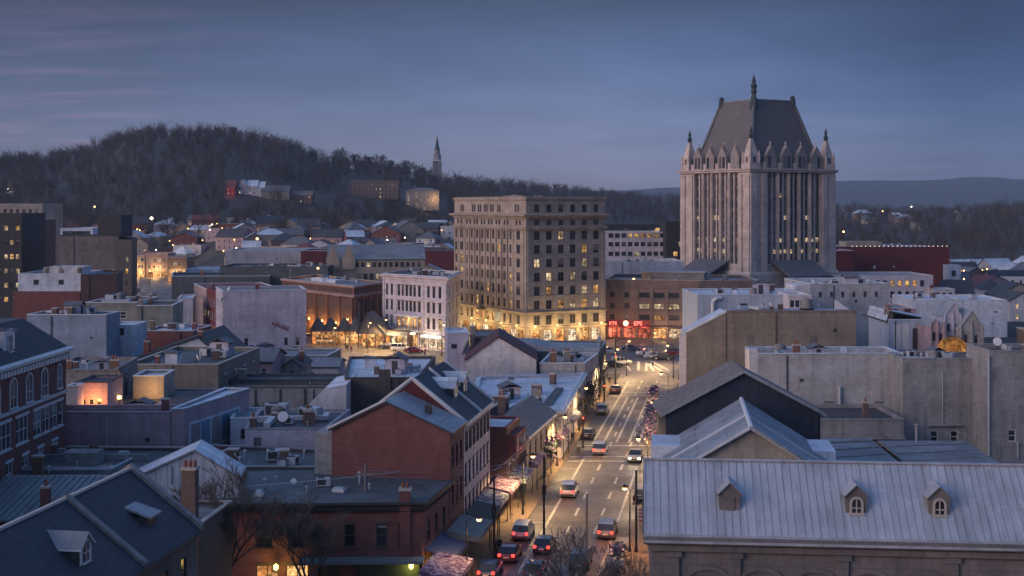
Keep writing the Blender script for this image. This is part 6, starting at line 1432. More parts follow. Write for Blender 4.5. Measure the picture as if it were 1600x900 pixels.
def metal_left():
    p = rect(-60,178,108,13,0); b = Bld('ribbed_roof_house', 'low house with a ribbed dark teal metal roof at the left edge', 'building', p); w_ = b.edge(0)[2]; ze, zr = zat(812,108), zat(747,118)
    b.shell(0, ze, 'dark_brick'); m = MB(); m.hexa([(-.3,-.4,ze-.1),(w_+.3,-.4,ze-.1),(w_+.3,10,zr),(-.3,10,zr),(-.3,-.4,ze+.08),(w_+.3,-.4,ze+.08),(w_+.3,10,zr+.18),(-.3,10,zr+.18)], 'teal_metal'); rf = m.build('roof', b.root)
    x = 0
    while x < w_:
        q = MB(); q.hexa([(x,-.4,ze+.08),(x+.07,-.4,ze+.08),(x+.07,10,zr+.18),(x,10,zr+.18),(x,-.4,ze+.17),(x+.07,-.4,ze+.17),(x+.07,10,zr+.27),(x,10,zr+.27)], 'teal_metal'); q.build('roof_rib', rf); x += .62
    b.chimney(3.6+2.7, 2.2, ze, ze+2.2, .7, .7, 'red_brick', 1); b.chimney(8.0+3.7, 3.2, ze, ze+2.4, .6, .6, 'brown_brick', 1); b.done()
    # white clad gable with the tall chimney before it
    p = rect(204, 373, 113, 4.5, 6); b = Bld('white_clad_house', 'house with a broad pale metal clad gable behind tall brown chimney', 'house', p); w_ = b.edge(0)[2]; ze, zr = zat(750, 113), zat(703, 114)
    b.shell(0, ze, 'white_clad', tops={0: [(w_*.59, zr)], 2: [(w_*.41, zr)]}); gable(b, w_, 4.5, ze, zr, 'white_roof', 'y', .2, .16, 'lead_roof', xr=w_*.59)
    m = MB(); m.tube((w_*.38,-.1,ze-.3),(w_*.38,-.1,ze+1.2), .06, .06, 'lead_roof', 5); m.build('seam_pipe', b.root)
    b.done()
    b = Bld('chimney_house', 'narrow brick house stub carrying a tall brown chimney in front of the white clad gable', 'house', [(-27.6,98.2),(-24.0,98.0),(-23.2,106),(-27,106.4)]); b.shell(0, 9.4, 'brown_brick'); b.flat(9.4, 'grey_roof', .2, 'trim_stone', wall='brown_brick'); b.chimney(2.2, 2.4, 9.1, zat(733,100.5), 1.1, .95, 'brown_brick', 3); b.done()
metal_left()
b = block('dark_roof_hall', 'very broad low hall with a patched dark flat roof in the left foreground', [(-63,124),(-37,124),(-33,139),(-62,140)], 7.6, 'umber', 'green_grey_roof', .3, 'trim_stone')
for x0_, x1_, y0_, y1_, h_ in ((2,25,9.8,10.1,.5),(9,9.3,1,9.8,.45),(14,22,4.0,4.4,.35),(1,8,5.2,5.5,.4)): b.face_box(0, x0_, x1_, y0_, y1_, 7.25, 7.4+h_, 'concrete', 'roof_kerb')
for k in range(7): b.face_box(0, 2.2+k*3.2, 2.9+k*3.2, 11.2+.5*(k % 2), 11.9+.5*(k % 2), 7.25, 7.9+.3*(k % 3), ('galv','plaster','brown_brick')[k % 3], 'roof_box')
for x0_, x1_, y0_, y1_, h_ in ((3,6.4,6.6,9.2,1.7),(17,20.5,7.0,9.4,1.3),(11,13,1.4,3.4,.9)): b.face_box(0, x0_, x1_, y0_, y1_, 7.25, 7.3+h_, 'plaster', 'roof_box')
m = MB(); m.tube((2,3.2,7.65),(23,3.6,7.65), .12, .12, 'galv', 6); m.tube((23,3.6,7.65),(23.5,9,7.65), .12, .12, 'galv', 6); m.build('roof_pipe', b.root); b.done()
b = block('dark_roof_hall', 'dark flat roof with raised rim beside the white clad gable', [(-35,127.5),(-17.5,127),(-15.8,135.5),(-33.5,139)], 7.9, 'umber', 'green_grey_roof', .3, 'lead_roof'); b.done()
b = block('mauve_flat_building', 'low mauve walled building with one dark door and slate roof left of red house', [(-29,139),(-20.2,139),(-19.2,152),(-30,152)], zat(671,139), 'lilac', 'slate_grey', .25, 'lead_roof', [(0,1,1,.8,2.2,zat(671,139)-3.1,1,.9,7.0,'dxn',0)]); b.chimney(6, 5, zat(671,139)-.3, zat(671,139)+1.3, .9, .9, 'orange_brick', 1); b.done()
b = block('weathered_wall', 'long weathered white plaster wall with a dark coping beyond the mauve building', [(-42,186),(-24,186),(-23.5,189),(-42,189)], zat(606,186), 'plaster', 'tar', .2, 'trim_dark')
for k in range(5): b.face_box(0, 1+k*3.6, 1.25+k*3.6, -.12, -.003, 2, zat(608,186), 'trim_dark', 'wall_post')
b.done()
b = block('long_dark_shed', 'long dark roofed shed behind the weathered plaster wall', [(-42,191),(-21,191),(-21,197),(-42,197)], zat(594,191), 'teal_wall', 'tar', .2, 'trim_dark'); b.done()
b = block('blue_low_shed', 'small pale blue shed with flat roof beside pink flat building', [(-33,150),(-29.5,150.5),(-30,158),(-34,158)], zat(655,150), 'blue_white', 'lead_roof', .2, 'trim', [(0,1,1,1.2,1.2,6.5,1,.3,.3,'dx',0)]); b.done()
def cottage(name, label, pxa, pxb, Y, ye, yr, dep, wall, roof, wins=(), axis='y', xr=None, chim=None):
    p = rect(pxa, pxb, Y, dep, 0); b = Bld(name, label, 'house', p); w_ = b.edge(0)[2]; ze, zr = zat(ye, Y), zat(yr, Y)
    op = {0: [(u, u+ww, z, z+hh) for u, z, ww, hh in [(q[0]*w_, ze-q[1], q[2], q[3]) for q in wins]]}
    if axis == 'y': b.shell(0, ze, wall, op, tops={0: [(xr or w_/2, zr)], 2: [(w_-(xr or w_/2), zr)]})
    else: b.shell(0, ze, wall, op, tops={1: [(dep/2, zr)], 3: [(dep/2, zr)]})
    b.windows(0, op[0], 'w'); gable(b, w_, dep, ze, zr, roof, axis, .3, .2, 'trim_dark', xr=xr if axis == 'y' else None)
    if chim: b.chimney(chim[0]*w_, dep*.4, ze, zr+1.0, .8, .8, chim[1], 1)
    b.done()
cottage('yard_house', 'pink walled house with dark windows under low grey roof in the middle yard', 366,426,214,566,551,12,'rose','slate_grey',((.25,2.2,.9,1.2),(.7,2.2,.9,1.2)),'x')
cottage('yard_house', 'small tan gabled house with slate roof in the middle yard', 440,472,222,574,562,10,'tan_light','slate',((.4,1.6,.8,1.0),),'y',None,(.8,'red_brick'))
cottage('yard_house', 'low lilac house beside white posts near the market road', 474,528,240,574,565,10,'lilac','grey_roof',((.2,2.0,.9,1.1),(.6,2.0,1.2,1.1)),'x')
b = block('grey_roof_terrace', 'long low grey roofed terrace at the foot of the blank pale wall', [(-66,276),(-46,277),(-45,289),(-64,288)], zat(555,276), 'grey_wall', 'grey_roof', .3, 'trim_dark', [(0,7,1,1.0,1.2,.9,1,1,1,'dx',.0)]); b.done()
b = block('grey_low_store', 'low grey store with pale roof boxes before the long terrace', [(-52,250),(-36,250),(-35,262),(-52,262)], zat(556,250), 'grey_green', 'grey_roof', .3, 'trim', [(0,3,1,1.2,1.1,1.6,1,1,1,'dx',0)]); b.done()
b = block('olive_yard_block', 'olive walled yard block with two windows left of the terrace', [(-75,262),(-63,262),(-62,274),(-75,274)], zat(553,262), 'grey_green', 'green_grey_roof', .3, 'trim_dark', [(0,3,1,1.1,1.2,2.2,1,1,1,'wx',0)]); b.done()

# ------------------------------------------------------------------ hillside landmarks
def far_house(name, label, px, Y, w_, d_, h, rh, wall, roof, yaw=0, lit=.15, group=None, cat='house', nw=None, hip=False):
    x = (px-800)/F*Y; z = max(-.3, gz(x, Y))
    c, s = math.cos(R(yaw)), math.sin(R(yaw)); p = [(x-w_/2*c,Y-w_/2*s,z-.5),(x+w_/2*c,Y+w_/2*s,z-.5),(x+w_/2*c-d_*s,Y+w_/2*s+d_*c,z-.5),(x-w_/2*c-d_*s,Y-w_/2*s+d_*c,z-.5)]
    b = Bld(name, label, cat, p, group); h += .5; nw = nw or max(2, int(w_/3)); nr = max(1, int(h/3.1))
    op = {0: rg(w_, nw, nr, 1.0, 1.6, 1.4, 3.0, .5, .5)} if h > 3 else {}
    if rh <= 0:
        b.shell(0, h, wall, op); b.flat(h, roof, .4, 'trim_stone', wall=wall)
    else:
        ax = b.rng.random() < .5 if not hip else True
        if hip:
            b.shell(0, h, wall, op); a = [(q[0], q[1], h) for q in offset(b.pts, .4)]; m = MB(); k = min(w_, d_)/2
            r0, r1 = ((k, d_/2, h+rh), (w_-k, d_/2, h+rh)) if w_ >= d_ else ((w_/2, k, h+rh), (w_/2, d_-k, h+rh))
            if w_ >= d_: Q = [[a[0],a[1],r1,r0],[a[1],a[2],r1],[a[2],a[3],r0,r1],[a[3],a[0],r0]]
            else: Q = [[a[0],a[1],r0],[a[1],a[2],r1,r0],[a[2],a[3],r1],[a[3],a[0],r0,r1]]
            for q in Q: m.poly(q, roof)
            m.build('roof', b.root)
        elif ax:
            b.shell(0, h, wall, op, tops={1: [(d_/2, h+rh)], 3: [(d_/2, h+rh)]}); gable(b, w_, d_, h, h+rh, roof, 'x', .35, .2)
        else:
            b.shell(0, h, wall, op, tops={0: [(w_/2, h+rh)], 2: [(w_/2, h+rh)]}); gable(b, w_, d_, h, h+rh, roof, 'y', .35, .2)
    if op: b.windows(0, op[0], 'wx', lit)
    b.done(); return b
far_house('hillside_school', 'long dark brick institution with one lit upper corner on the wooded slope', 585, 1000, 38, 14, 14, 0, 'brown_brick', 'tar', 0, .10, None, 'building', 12)
b = far_house('hillside_hall', 'tan stone hall with lit windows near the church spire on the wooded slope', 660, 1000, 26, 14, 15, 2.5, 'tan_light', 'brown_roof', 0, .35, None, 'building', 8, True)
lamp_light(b.root, (23, -5, 9), 1800, (1.0,.55,.2), .5)
far_house('red_lit_house', 'house with a glowing red gable among trees on the hill', 360, 905, 7, 9, 6, 4.5, 'dark_red', 'red_roof', 0, .2)
lamp_light(COL.objects[-1] if False else None, P(359, 300, 899), 900, (1.0,.16,.08), .5).name = 'lamp_light'
for px, lab in ((378, 'white gabled house with pale roof beside the red lit house'), (394, 'second white gabled house from the red lit house on the hill'), (405, 'white house at the right end of the hillside row')):
    far_house('hill_house', lab, px, 905+px*.02, 7.5, 9, 6.5, 4.2, 'white', 'pale_roof', 0, .4)
far_house('hill_house', 'blue grey roofed house right of the white hillside row', 430, 910, 20, 10, 6, 4, 'grey_green', 'slate_grey', 0, .1)
far_house('hill_house', 'dark brick house with chimney on the slope right of blue grey roof', 470, 915, 16, 10, 6, 3, 'brown_brick', 'brown_roof', 0, .15)
far_house('gabled_stone_house', 'stone house with steep pale roof at the foot of the wooded hill', 640, 680, 16, 12, 8, 5.5, 'cream', 'slate_grey', 20, .1)
# church on the ridge
def church():
    Yc = 1330; x = (683-800)/F*Yc; z = gz(x, Yc)
    c = root('church_tower', 'slender church steeple with green copper spire on the hill ridge', 'church', (x, Yc, z-1)); ht = zat(212, Yc)-z+1
    m = MB(); m.box((-4.4,-4.4,0),(4.4,4.4,ht*.50), 'grey_green'); m.build('tower', c)
    m = MB(); m.box((-4.8,-4.8,ht*.50),(4.8,4.8,ht*.52), 'trim'); m.build('cornice', c)
    m = MB(); m.lathe([(4.4,ht*.52),(4.2,ht*.60),(4.6,ht*.61),(3.4,ht*.63),(3.1,ht*.71),(3.6,ht*.72)], 0, 0, 'plaster', 8); m.build('belfry', c)
    m = MB(); m.lathe([(3.1,ht*.72),(1.8,ht*.82),(.8,ht*.93),(.2,ht)], 0, 0, 'bronze', 8); m.build('spire', c)
    for k in range(3):
        m = MB(); m.box((-.9,-4.46,ht*(.3+.07*k)),(.9,-4.41,ht*(.34+.07*k)), glass()); m.build('louvre', c)
church()

# ------------------------------------------------------------------ the spread of small houses
WALLN = [('white','white'),('brick','red_brick'),('cream','cream'),('grey','grey_wall'),('tan','tan_light'),('pink','rose'),('brown','brown')]
ROOFN = [('slate','slate'),('pale','pale_roof'),('grey','slate_grey'),('dark','tar'),('red','red_roof')]
rr = random.Random(21); placed = []
def spread(n_, pxa, pxb, ya, yb, where, grp, hmin=5, hmax=8.5, lit=.16):
    tries = 0; k = 0
    while k < n_ and tries < 4000:
        tries += 1
        px = rr.uniform(pxa, pxb); Y = ya+(yb-ya)*rr.random()**.9; x = (px-800)/F*Y
        w_ = rr.uniform(8, 17); d_ = rr.uniform(8, 13)
        if any(abs(x-q[0]) < (w_+q[2])/2+1.2 and abs(Y-q[1]) < 12 for q in placed): continue
        # keep the avenues open
        if Y < 645 and -128-(Y-330)*.19-16 < x < -84-(Y-330)*.2+14: continue
        if -372 < x < -290 and Y > 600: continue
        placed.append((x, Y, w_)); wn, wm_ = rr.choice(WALLN); rn, rm = rr.choice(ROOFN+[ROOFN[1], ROOFN[2]]); t = rr.random()
        shape = 'gabled' if t < .55 else ('hipped' if t < .75 else 'flat roofed')
        far_house('town_house', f'small {wn} {shape} house with {rn} roof {where}', px, Y, w_, d_, rr.uniform(hmin, hmax), 0 if shape == 'flat roofed' else rr.uniform(2.2, 4.2), wm_, rm, rr.uniform(-25, 25), lit, grp+f', {wn} {shape} {rn}', 'house', None, shape == 'hipped'); k += 1
spread(125, 205, 710, 440, 790, 'in town under the wooded hill', 'houses below the wooded hill')
spread(24, -20, 200, 470, 800, 'behind the taupe blank tower', 'houses behind the taupe tower')
spread(20, 1490, 1640, 345, 640, 'in the dim right district', 'houses in the right district', 4.5, 7)
spread(10, 960, 1060, 600, 900, 'far behind the pale office', 'houses behind the pale office')
spread(16, -40, 130, 250, 330, 'left of the white clad building', 'houses in the left blocks', 4, 6, .05)
spread(9, 1310, 1640, 1050, 1350, 'among the trees under the far blue ridge', 'houses under the far ridge', 5, 8, .5)
# ================================================================== vehicles
def car_parts(kind):
    """Side profile stations (x, half width, z bottom, z top) lofted into a body; glasshouse on top. Front is +x."""
    if kind == 'suv':
        L, W_, belt, top = 4.6, 1.86, 1.02, 1.68; cab = [(-2.18,1.04),(-1.95,1.62),(-1.2,1.70),(.35,1.68),(1.15,1.04)]
        st = [(-2.3,.80,.34,.80),(-2.22,.90,.28,1.0),(-1.2,.93,.26,1.03),(.2,.93,.26,1.03),(1.2,.92,.26,1.02),(1.9,.88,.28,.93),(2.2,.82,.32,.82),(2.3,.72,.38,.66)]
    else:
        L, W_, belt, top = 4.5, 1.8, .92, 1.45; cab = [(-1.85,.94),(-1.1,1.38),(-.4,1.45),(.3,1.43),(1.15,.93)]
        st = [(-2.25,.76,.34,.74),(-2.15,.86,.28,.90),(-1.2,.90,.24,.93),(.2,.90,.24,.93),(1.2,.89,.24,.91),(1.85,.85,.26,.80),(2.12,.79,.30,.70),(2.25,.68,.36,.56)]
    return st, cab
def make_car(kind, name, label, col, loc, yaw, group=None, lights='tail'):
    st, cab = car_parts(kind); r = root(name, label, 'car', loc, yaw, group); pm = paint(*col)
    m = MB(); k = m.mi(pm); n_ = 8; V = []
    for x, hw, zb, zt in st:
        ring = [(x,-hw*.92,zb),(x,-hw,zb+(zt-zb)*.35),(x,-hw*.98,zb+(zt-zb)*.78),(x,-hw*.88,zt),(x,hw*.88,zt),(x,hw*.98,zb+(zt-zb)*.78),(x,hw,zb+(zt-zb)*.35),(x,hw*.92,zb)]
        V += ring
    m.v = V
    for i in range(len(st)-1):
        for j in range(n_):
            j2 = (j+1) % n_; m.f.append((i*n_+j, i*n_+j2, (i+1)*n_+j2, (i+1)*n_+j)[::-1]); m.m.append(k)
    m.f.append(tuple(range(n_))); m.m.append(k); m.f.append(tuple((len(st)-1)*n_+i for i in reversed(range(n_)))); m.m.append(k)
    hw = .78 if kind == 'suv' else .74                    # roof skin and pillars
    top = [(x, z) for x, z in cab]
    def hwz(z): return hw+.07-(z-cab[0][1])*.22
    for (xa, za), (xb, zb) in zip(top[1:], top[2:-1]):
        m.poly([(xa,-hwz(za),za),(xb,-hwz(zb),zb),(xb,hwz(zb),zb),(xa,hwz(za),za)], pm)
    for sg in (-1, 1):
        for xa in (-.55, .35):
            i = interp(top, xa); m.hexa([(xa-.05,sg*hwz(cab[0][1])*1.003,cab[0][1]-.02),(xa+.05,sg*hwz(cab[0][1])*1.003,cab[0][1]-.02),(xa+.05,sg*(hwz(cab[0][1])-.02),cab[0][1]-.02),(xa-.05,sg*(hwz(cab[0][1])-.02),cab[0][1]-.02),(xa-.05,sg*(hwz(i)+.012),i),(xa+.05,sg*(hwz(i)+.012),i),(xa+.05,sg*(hwz(i)-.02),i),(xa-.05,sg*(hwz(i)-.02),i)], pm)
    m.build('body', r, False)
    g = glass('car_glass', (.012,.014,.018))
    m = MB(); (xa, za), (xb, zb) = top[-2], top[-1]; m.poly([(xb,-hwz(zb),zb),(xb,hwz(zb),zb),(xa,hwz(za),za),(xa,-hwz(za),za)], g); m.build('windscreen', r)
    m = MB(); (xa, za), (xb, zb) = top[0], top[1]; m.poly([(xa,hwz(za),za),(xa,-hwz(za),za),(xb,-hwz(zb),zb),(xb,hwz(zb),zb)], g); m.build('rear_window', r)
    for sg in (-1, 1):
        m = MB(); q = [(x, sg*hwz(z), z) for x, z in top]; m.poly(q if sg < 0 else q[::-1], g); m.build('side_window', r)
    zw = .34
    for xw in (-1.35, 1.4):
        for sg in (-1, 1):
            y0, y1 = sg*.70, sg*.925; m = MB(); m.tube((xw,y0,zw),(xw,y1,zw), zw, zw, 'tyre', 14); w_ = m.build('wheel', r)
            q = MB(); q.tube((xw,y1,zw),(xw,y1+sg*.01,zw), zw*.6, zw*.55, 'rim', 10); q.build('rim', w_)
    xf, xr_ = st[-1][0], st[0][0]
    for sg in (-1, 1):
        m = MB(); m.box((xf-.12,sg*.62-.17,.58),(xf+.02,sg*.62+.17,.74), HEAD() if lights == 'head' else 'chrome'); m.build('headlight', r)
        m = MB(); m.box((xr_-.02,sg*.66-.13,.72),(xr_+.10,sg*.66+.13,.98), TAIL() if lights == 'tail' else paint('tail_lens', (.25,.015,.012))); m.build('taillight', r)
        m = MB(); m.box((.95,sg*.92-.02 if sg > 0 else -1.06,1.0 if kind == 'suv' else .9),(1.1,1.06 if sg > 0 else -.90,1.13 if kind == 'suv' else 1.03), pm); m.build('mirror', r)
    m = MB(); m.box((xr_-.05,-.75,.36),(xr_+.02,.75,.58), 'trim_dark'); m.build('bumper', r); m = MB(); m.box((xr_-.065,-.26,.60),(xr_-.01,.26,.73), 'trim'); m.build('number_plate', r)
    m = MB(); m.box((xf-.02,-.5,.42),(xf+.05,.5,.60), 'trim_dark'); m.build('grille', r)
    return r
SILVER, WHITE, DARK, REDC, BLUEC, GOLD = ('paint_silver',(.42,.42,.44)), ('paint_white',(.62,.60,.58)), ('paint_dark',(.025,.025,.03)), ('paint_red',(.20,.02,.02)), ('paint_blue',(.03,.05,.12)), ('paint_gold',(.38,.30,.2))
SA = math.atan(.17); UP = R(90)-SA; DOWN = UP+math.pi
def st_car(px, py, *a, yaw=UP, **k):
    g_ = G(px, py, .02); return (g_.x, g_.y, .012), yaw
def car(px, py, kind, name, label, col, yaw=UP, lights='tail'):
    l, _ = st_car(px, py); c_ = make_car(kind, name, label, col, l, yaw, None, lights)
    if lights == 'head':
        d = Vector((math.cos(yaw), math.sin(yaw))); lamp_light(c_, (4.2, 0, .7), 60, (1.0,.85,.6), .2)
    if lights == 'tail': lamp_light(c_, (-3.0, 0, .7), 9, (1.0,.1,.06), .2)
    return c_
car(938, 708, 'suv', 'suv_car', 'silver suv driving up the lit street before the wide stop line', SILVER)
car(993, 719, 'sedan', 'sedan_car', 'pale gold car with headlights on coming down the right lane', GOLD, DOWN, 'head')
car(890, 773, 'suv', 'suv_car', 'white suv with red tail lights in the middle of the street', WHITE)
car(818, 838, 'suv', 'suv_car', 'silver suv with lit tail lights just behind the red car by the kerb', SILVER)
car(797, 872, 'sedan', 'sedan_car', 'dark red car parked by the patterned canopy', REDC)
car(766, 899, 'sedan', 'sedan_car', 'blue car at the lower edge of the picture by the kerb', BLUEC)
car(851, 859, 'sedan', 'sedan_car', 'black car with glowing tail lights next to the silver suv', DARK)
car(949, 836, 'suv', 'suv_car', 'grey suv braking in the right lane above the bare tree', ('paint_grey',(.2,.2,.21)))
car(908, 884, 'suv', 'suv_car', 'dark suv half hidden by the bare tree at the bottom of the street', DARK, UP, 'off')
car(836, 899, 'sedan', 'sedan_car', 'dark blue car behind bare twigs at the bottom edge', BLUEC, UP, 'off')
car(1003, 780, 'sedan', 'sedan_car', 'black car parked at the right kerb beside the metal roof', DARK, UP, 'off')
for px, py, kd, lb, cl, yw, lt in ((956,574,'sedan','dark car waiting at the left of the square',DARK,R(20),'off'),(970,570,'suv','pale suv waiting at the left of the square',WHITE,R(24),'off'),(1010,556,'suv','white suv parked in the square below the neon shop',WHITE,R(175),'off'),(1022,560,'sedan','silver car in the square next to the white suv',SILVER,R(170),'off'),(1036,562,'sedan','dark car in the square right of the silver car',DARK,R(165),'off'),(1050,555,'suv','red suv in the square at the foot of the tan building',REDC,R(160),'tail'),(985,548,'sedan','blue car crossing the square below the red neon signs',BLUEC,R(5),'off'),(952,552,'sedan','silver car close to the corner of the stone block',SILVER,R(10),'tail')):
    car(px, py, kd, 'suv_car' if kd == 'suv' else 'sedan_car', lb, cl, yw, lt)
for px, py, kd, lb, cl, yw, lt in ((508,537,'suv','white van like car by the market pavilions',WHITE,R(-12),'off'),(484,530,'sedan','silver car at the end of the blank pale wall',SILVER,R(-10),'tail'),(606,545,'sedan','dark car parked before the bright shopfronts',DARK,R(-8),'off'),(626,548,'suv','pale suv parked before the bright shopfronts',WHITE,R(-8),'off'),(648,551,'sedan','red car parked under the lit white fascia',REDC,R(-8),'off')):
    car(px, py, kd, 'suv_car' if kd == 'suv' else 'sedan_car', lb, cl, yw, lt)
for k, (Y, cl, kd) in enumerate(((187,DARK,'sedan'),(209,SILVER,'suv'),(232,REDC,'sedan'))):
    x, y = CL(Y, -4.7); make_car(kd, kd+'_car', ('dark car','silver suv','red car')[k]+' parked at the left kerb in the upper row before the square', cl, (x, y, .012), UP, 'cars parked in the upper row', 'off')
for px, py, lb, cl, lt in ((226,470,'dark car on the lit avenue',DARK,'off'),(240,462,'white car on the lit avenue',WHITE,'head'),(215,455,'silver car on the lit avenue beyond the white one',SILVER,'off'),(234,488,'red car on the lit avenue near the maroon roof',REDC,'tail')):
    car(px, py, 'sedan', 'sedan_car', lb, cl, R(110), lt)

# ================================================================== street furniture
def street_lamp(loc, h, arm, yaw, label, watts, col=(1.0,.63,.27), group=None, white=False, name='street_lamp'):
    r = root(name, label, 'street lamp', loc, yaw, group)
    m = MB(); m.lathe([(.16,0),(.14,.5),(.085,.6),(.06,h-.1)], 0, 0, 'iron', 8); m.build('pole', r)
    if arm:
        m = MB(); m.tube((0,0,h-.15),(arm*.5,0,h+.2), .045, .04, 'iron', 6); m.tube((arm*.5,0,h+.2),(arm,0,h+.22), .04, .04, 'iron', 6); m.build('arm', r)
    m = MB(); m.lathe([(.26,h+.05),(.2,h+.28),(.05,h+.38)], arm, 0, 'iron', 8); m.build('lamp_head', r)
    m = MB(); m.lathe([(.05,h-.18),(.19,h-.12),(.24,h+.04)], arm, 0, BULBW() if white else BULB(), 8); m.build('bulb', r)
    if watts:                                     # shielded lantern onto road and wall foot; wide ones opened to brighten facades opposite
        wide = 'right pavement' in label or 'right crossing' in label
        l = bpy.data.lights.new('lamp_light', 'POINT' if wide else 'SPOT'); l.energy = watts*(1.35 if wide else 1.4); l.color = col; l.shadow_soft_size = .2;
        if not wide: l.spot_size = R(150); l.spot_blend = .7
        o = bpy.data.objects.new('lamp_light', l); COL.objects.link(o); o.location = (arm, 0, h-.3); o.parent = r
    return r
for k, (Y, u, w_, lb) in enumerate(((112,-7.0,700,'black street lamp among the canopies at the lower end of the left pavement'),(140,-6.6,3800,'black street lamp on the left pavement by the green awning'),(166,-6.4,4200,'black street lamp on the left pavement by the flower covered canopy'),(192,-6.6,3000,'black street lamp in front of the pale roofed building'),(222,-6.6,3000,'black street lamp near the upper end of the left pavement'),(150,6.4,2200,'black street lamp on the right pavement behind the metal roof ridge'),(178,6.4,3800,'black street lamp at the right crossing'),(208,6.0,2600,'black street lamp beside the purple flower boxes'),(250,5.0,2600,'black street lamp at the right corner of the square'))):  # the lamp behind the metal roof ridge is added to brighten the road
    x, y = CL(Y, u); street_lamp((x, y, .13), 6.4, 1.1 if u < 0 else -1.1, -SA, lb, w_)
lp = G(984, 862, .13); street_lamp((lp.x, lp.y, .13), 6.2, -.5, 0, 'tall dark lamp post with glowing amber lantern left of the metal roof', 1500, (1.0,.45,.14))
for px, py, w_, lb in ((575,552,4200,'slim black lamp post in the market road'),(600,546,3800,'black lamp post before the bright shopfronts'),(540,545,1000,'black lamp post by the market pavilions'),(520,562,3600,'black lamp post at the near kerb of the market road'),(961,604,5200,'tall dark lamp post at the left corner of the square'),(979,588,6500,'thin lamp post in the middle of the square'),(1020,572,7500,'lamp post at the right of the square'),(690,556,1800,'lamp post under the corner of the stone block')):
    g_ = G(px, py); street_lamp((g_.x, g_.y, 0), 7.0, .5, 0, lb, w_)
for k, (Y, sx, w_) in enumerate(((345,0,2600),(375,1,2600),(410,0,2400),(450,1,2400),(500,0,2400),(560,1,3000),(620,0,3000))):
    t = (Y-330)/310; x = -86-t*64 if sx else -126-t*54
    street_lamp((x, Y, 0), 6.5, 1.0 if not sx else -1.0, 0, 'warm street lamp along the lit avenue beside the taupe tower', w_, (1.0,.58,.22), 'lamps along the lit avenue')
# single lamps far off
for px, py, Y, wt, s_, lb in ((237,341,640,True,1.6,'bright white lamp above the town roofs below the hill'),(77,372,620,False,1.9,'bright orange lamp between the left office slab and store'),(46,364,600,False,1.2,'orange lamp beside the orange brick block, upper one'),(51,372,590,False,1.2,'orange lamp beside the orange brick block, lower one'),(148,323,760,False,1.0,'small yellow lamp above the black roof box'),(402,373,600,False,1.3,'orange lamp before the pale domed roof of the town'),(598,369,700,False,1.5,'orange lamp at the foot of the wooded slope'),(13,295,1000,True,1.0,'faint white lamp high on the slope at the left edge'),(497,419,370,False,.7,'pale lamp over the low brick annex'),(1549,434,520,False,1.3,'orange street lamp in the dim right district'),(1318,362,700,False,1.1,'warm lamp right of the tower on the dark slope'),(1379,330,1200,False,1.1,'small warm lamp among right hand trees, left one'),(1424,323,1250,True,1.1,'small white lamp among right hand trees, right one'),(990,436,330,False,.6,'lamp on the parking deck edge above the brown shops'),(1595,406,700,False,.9,'tiny orange lamp at the right edge')):
    x = (px-800)/F*Y; zb = zat(py, Y); z0 = max(0, gz(x, Y)) if zb > 3 else 0
    if zb-z0 < 3: z0 = zb-3
    r = root('lamp_post', lb, 'street lamp', (x, Y, z0)); h = zb-z0
    if h > 14 and Y < 400: z0 = zb-4; r.location.z = z0; h = 4
    m = MB(); m.tube((0,0,0),(0,0,h-.2), .12, .08, 'iron', 6); m.build('pole', r); m = MB(); k = .42*s_
    m.lathe([(.02,h-k),(k,h-k*.4),(k,h+k*.4),(.02,h+k)], 0, -.2, BULBW() if wt else BULB(), 8); m.build('bulb', r)
    lamp_light(r, (0, -1.2, h-.2), (900 if px > 90 else 3500)*s_*s_, (1.0,.86,.66) if wt else (1.0,.55,.2), .3)
# lights scattered along the town streets (unlit from here: only bulbs)
rr = random.Random(5)
for k in range(84):
    px = rr.uniform(195, 700) if k < 64 else rr.uniform(1480, 1600); Y = rr.uniform(440, 760) if k < 64 else rr.uniform(420, 640); x = (px-800)/F*Y; z0 = max(0, gz(x, Y))
    r = root('small_lamp', 'small lamp glowing between houses '+('in town under the wooded hill' if k < 64 else 'in the dim right district'), 'street lamp', (x, Y-7, z0), 0, 'small lamps in the town' if k < 64 else 'small lamps in the right district')
    m = MB(); m.tube((0,0,0),(0,0,6.0), .08, .06, 'iron', 5); m.build('pole', r); m = MB(); m.lathe([(.02,5.75),(.30,6.0),(.02,6.3)], 0, 0, BULB() if rr.random() < .75 else BULBW(), 6); m.build('bulb', r)
    if k % 3 == 0: lamp_light(r, (0, -.6, 5.8), 650, (1.0,.62,.28), .2)
# traffic signals and big dark poles
def signal(px, py, h, label, heads=1, arm=0, lit=None):
    g_ = G(px, py, .13); r = root('traffic_signal', label, 'traffic signal', (g_.x, g_.y, .13)); m = MB(); m.lathe([(.2,0),(.13,.5),(.10,h)], 0, 0, 'iron', 8); m.build('pole', r)
    for k in range(heads):
        z = h*.52+k*2.0; m = MB(); m.box((-.20,-.34,z),(.20,-.06,z+1.05), 'sign_dark'); hd = m.build('signal_head', r)
        for j, (nm, c_) in enumerate((('red',(.10,.01,.01)),('amber',(.10,.06,.0)),('green',(.01,.08,.03)))):
            q = MB(); q.lathe([(.11,-.03),(.11,.03)], 0, 0, emit('signal_red', (1.0,.08,.05), 6.0) if lit == nm else paint('lens_'+nm, c_), 10); q.v = [tuple(Matrix.Translation((0,-.36,z+.85-j*.32)) @ Matrix.Rotation(R(90), 4, 'X') @ Vector(v)) for v in q.v]; q.build('lens', hd)
    if arm:
        m = MB(); m.tube((0,0,h-.3),(arm,0,h+.1), .07, .05, 'iron', 6); m.build('mast_arm', r)
signal(850, 838, 8.2, 'tall dark traffic signal pole in front of the black car', 1)
signal(772, 874, 8.0, 'tall dark pole with a box at the left kerb by the red car', 1)
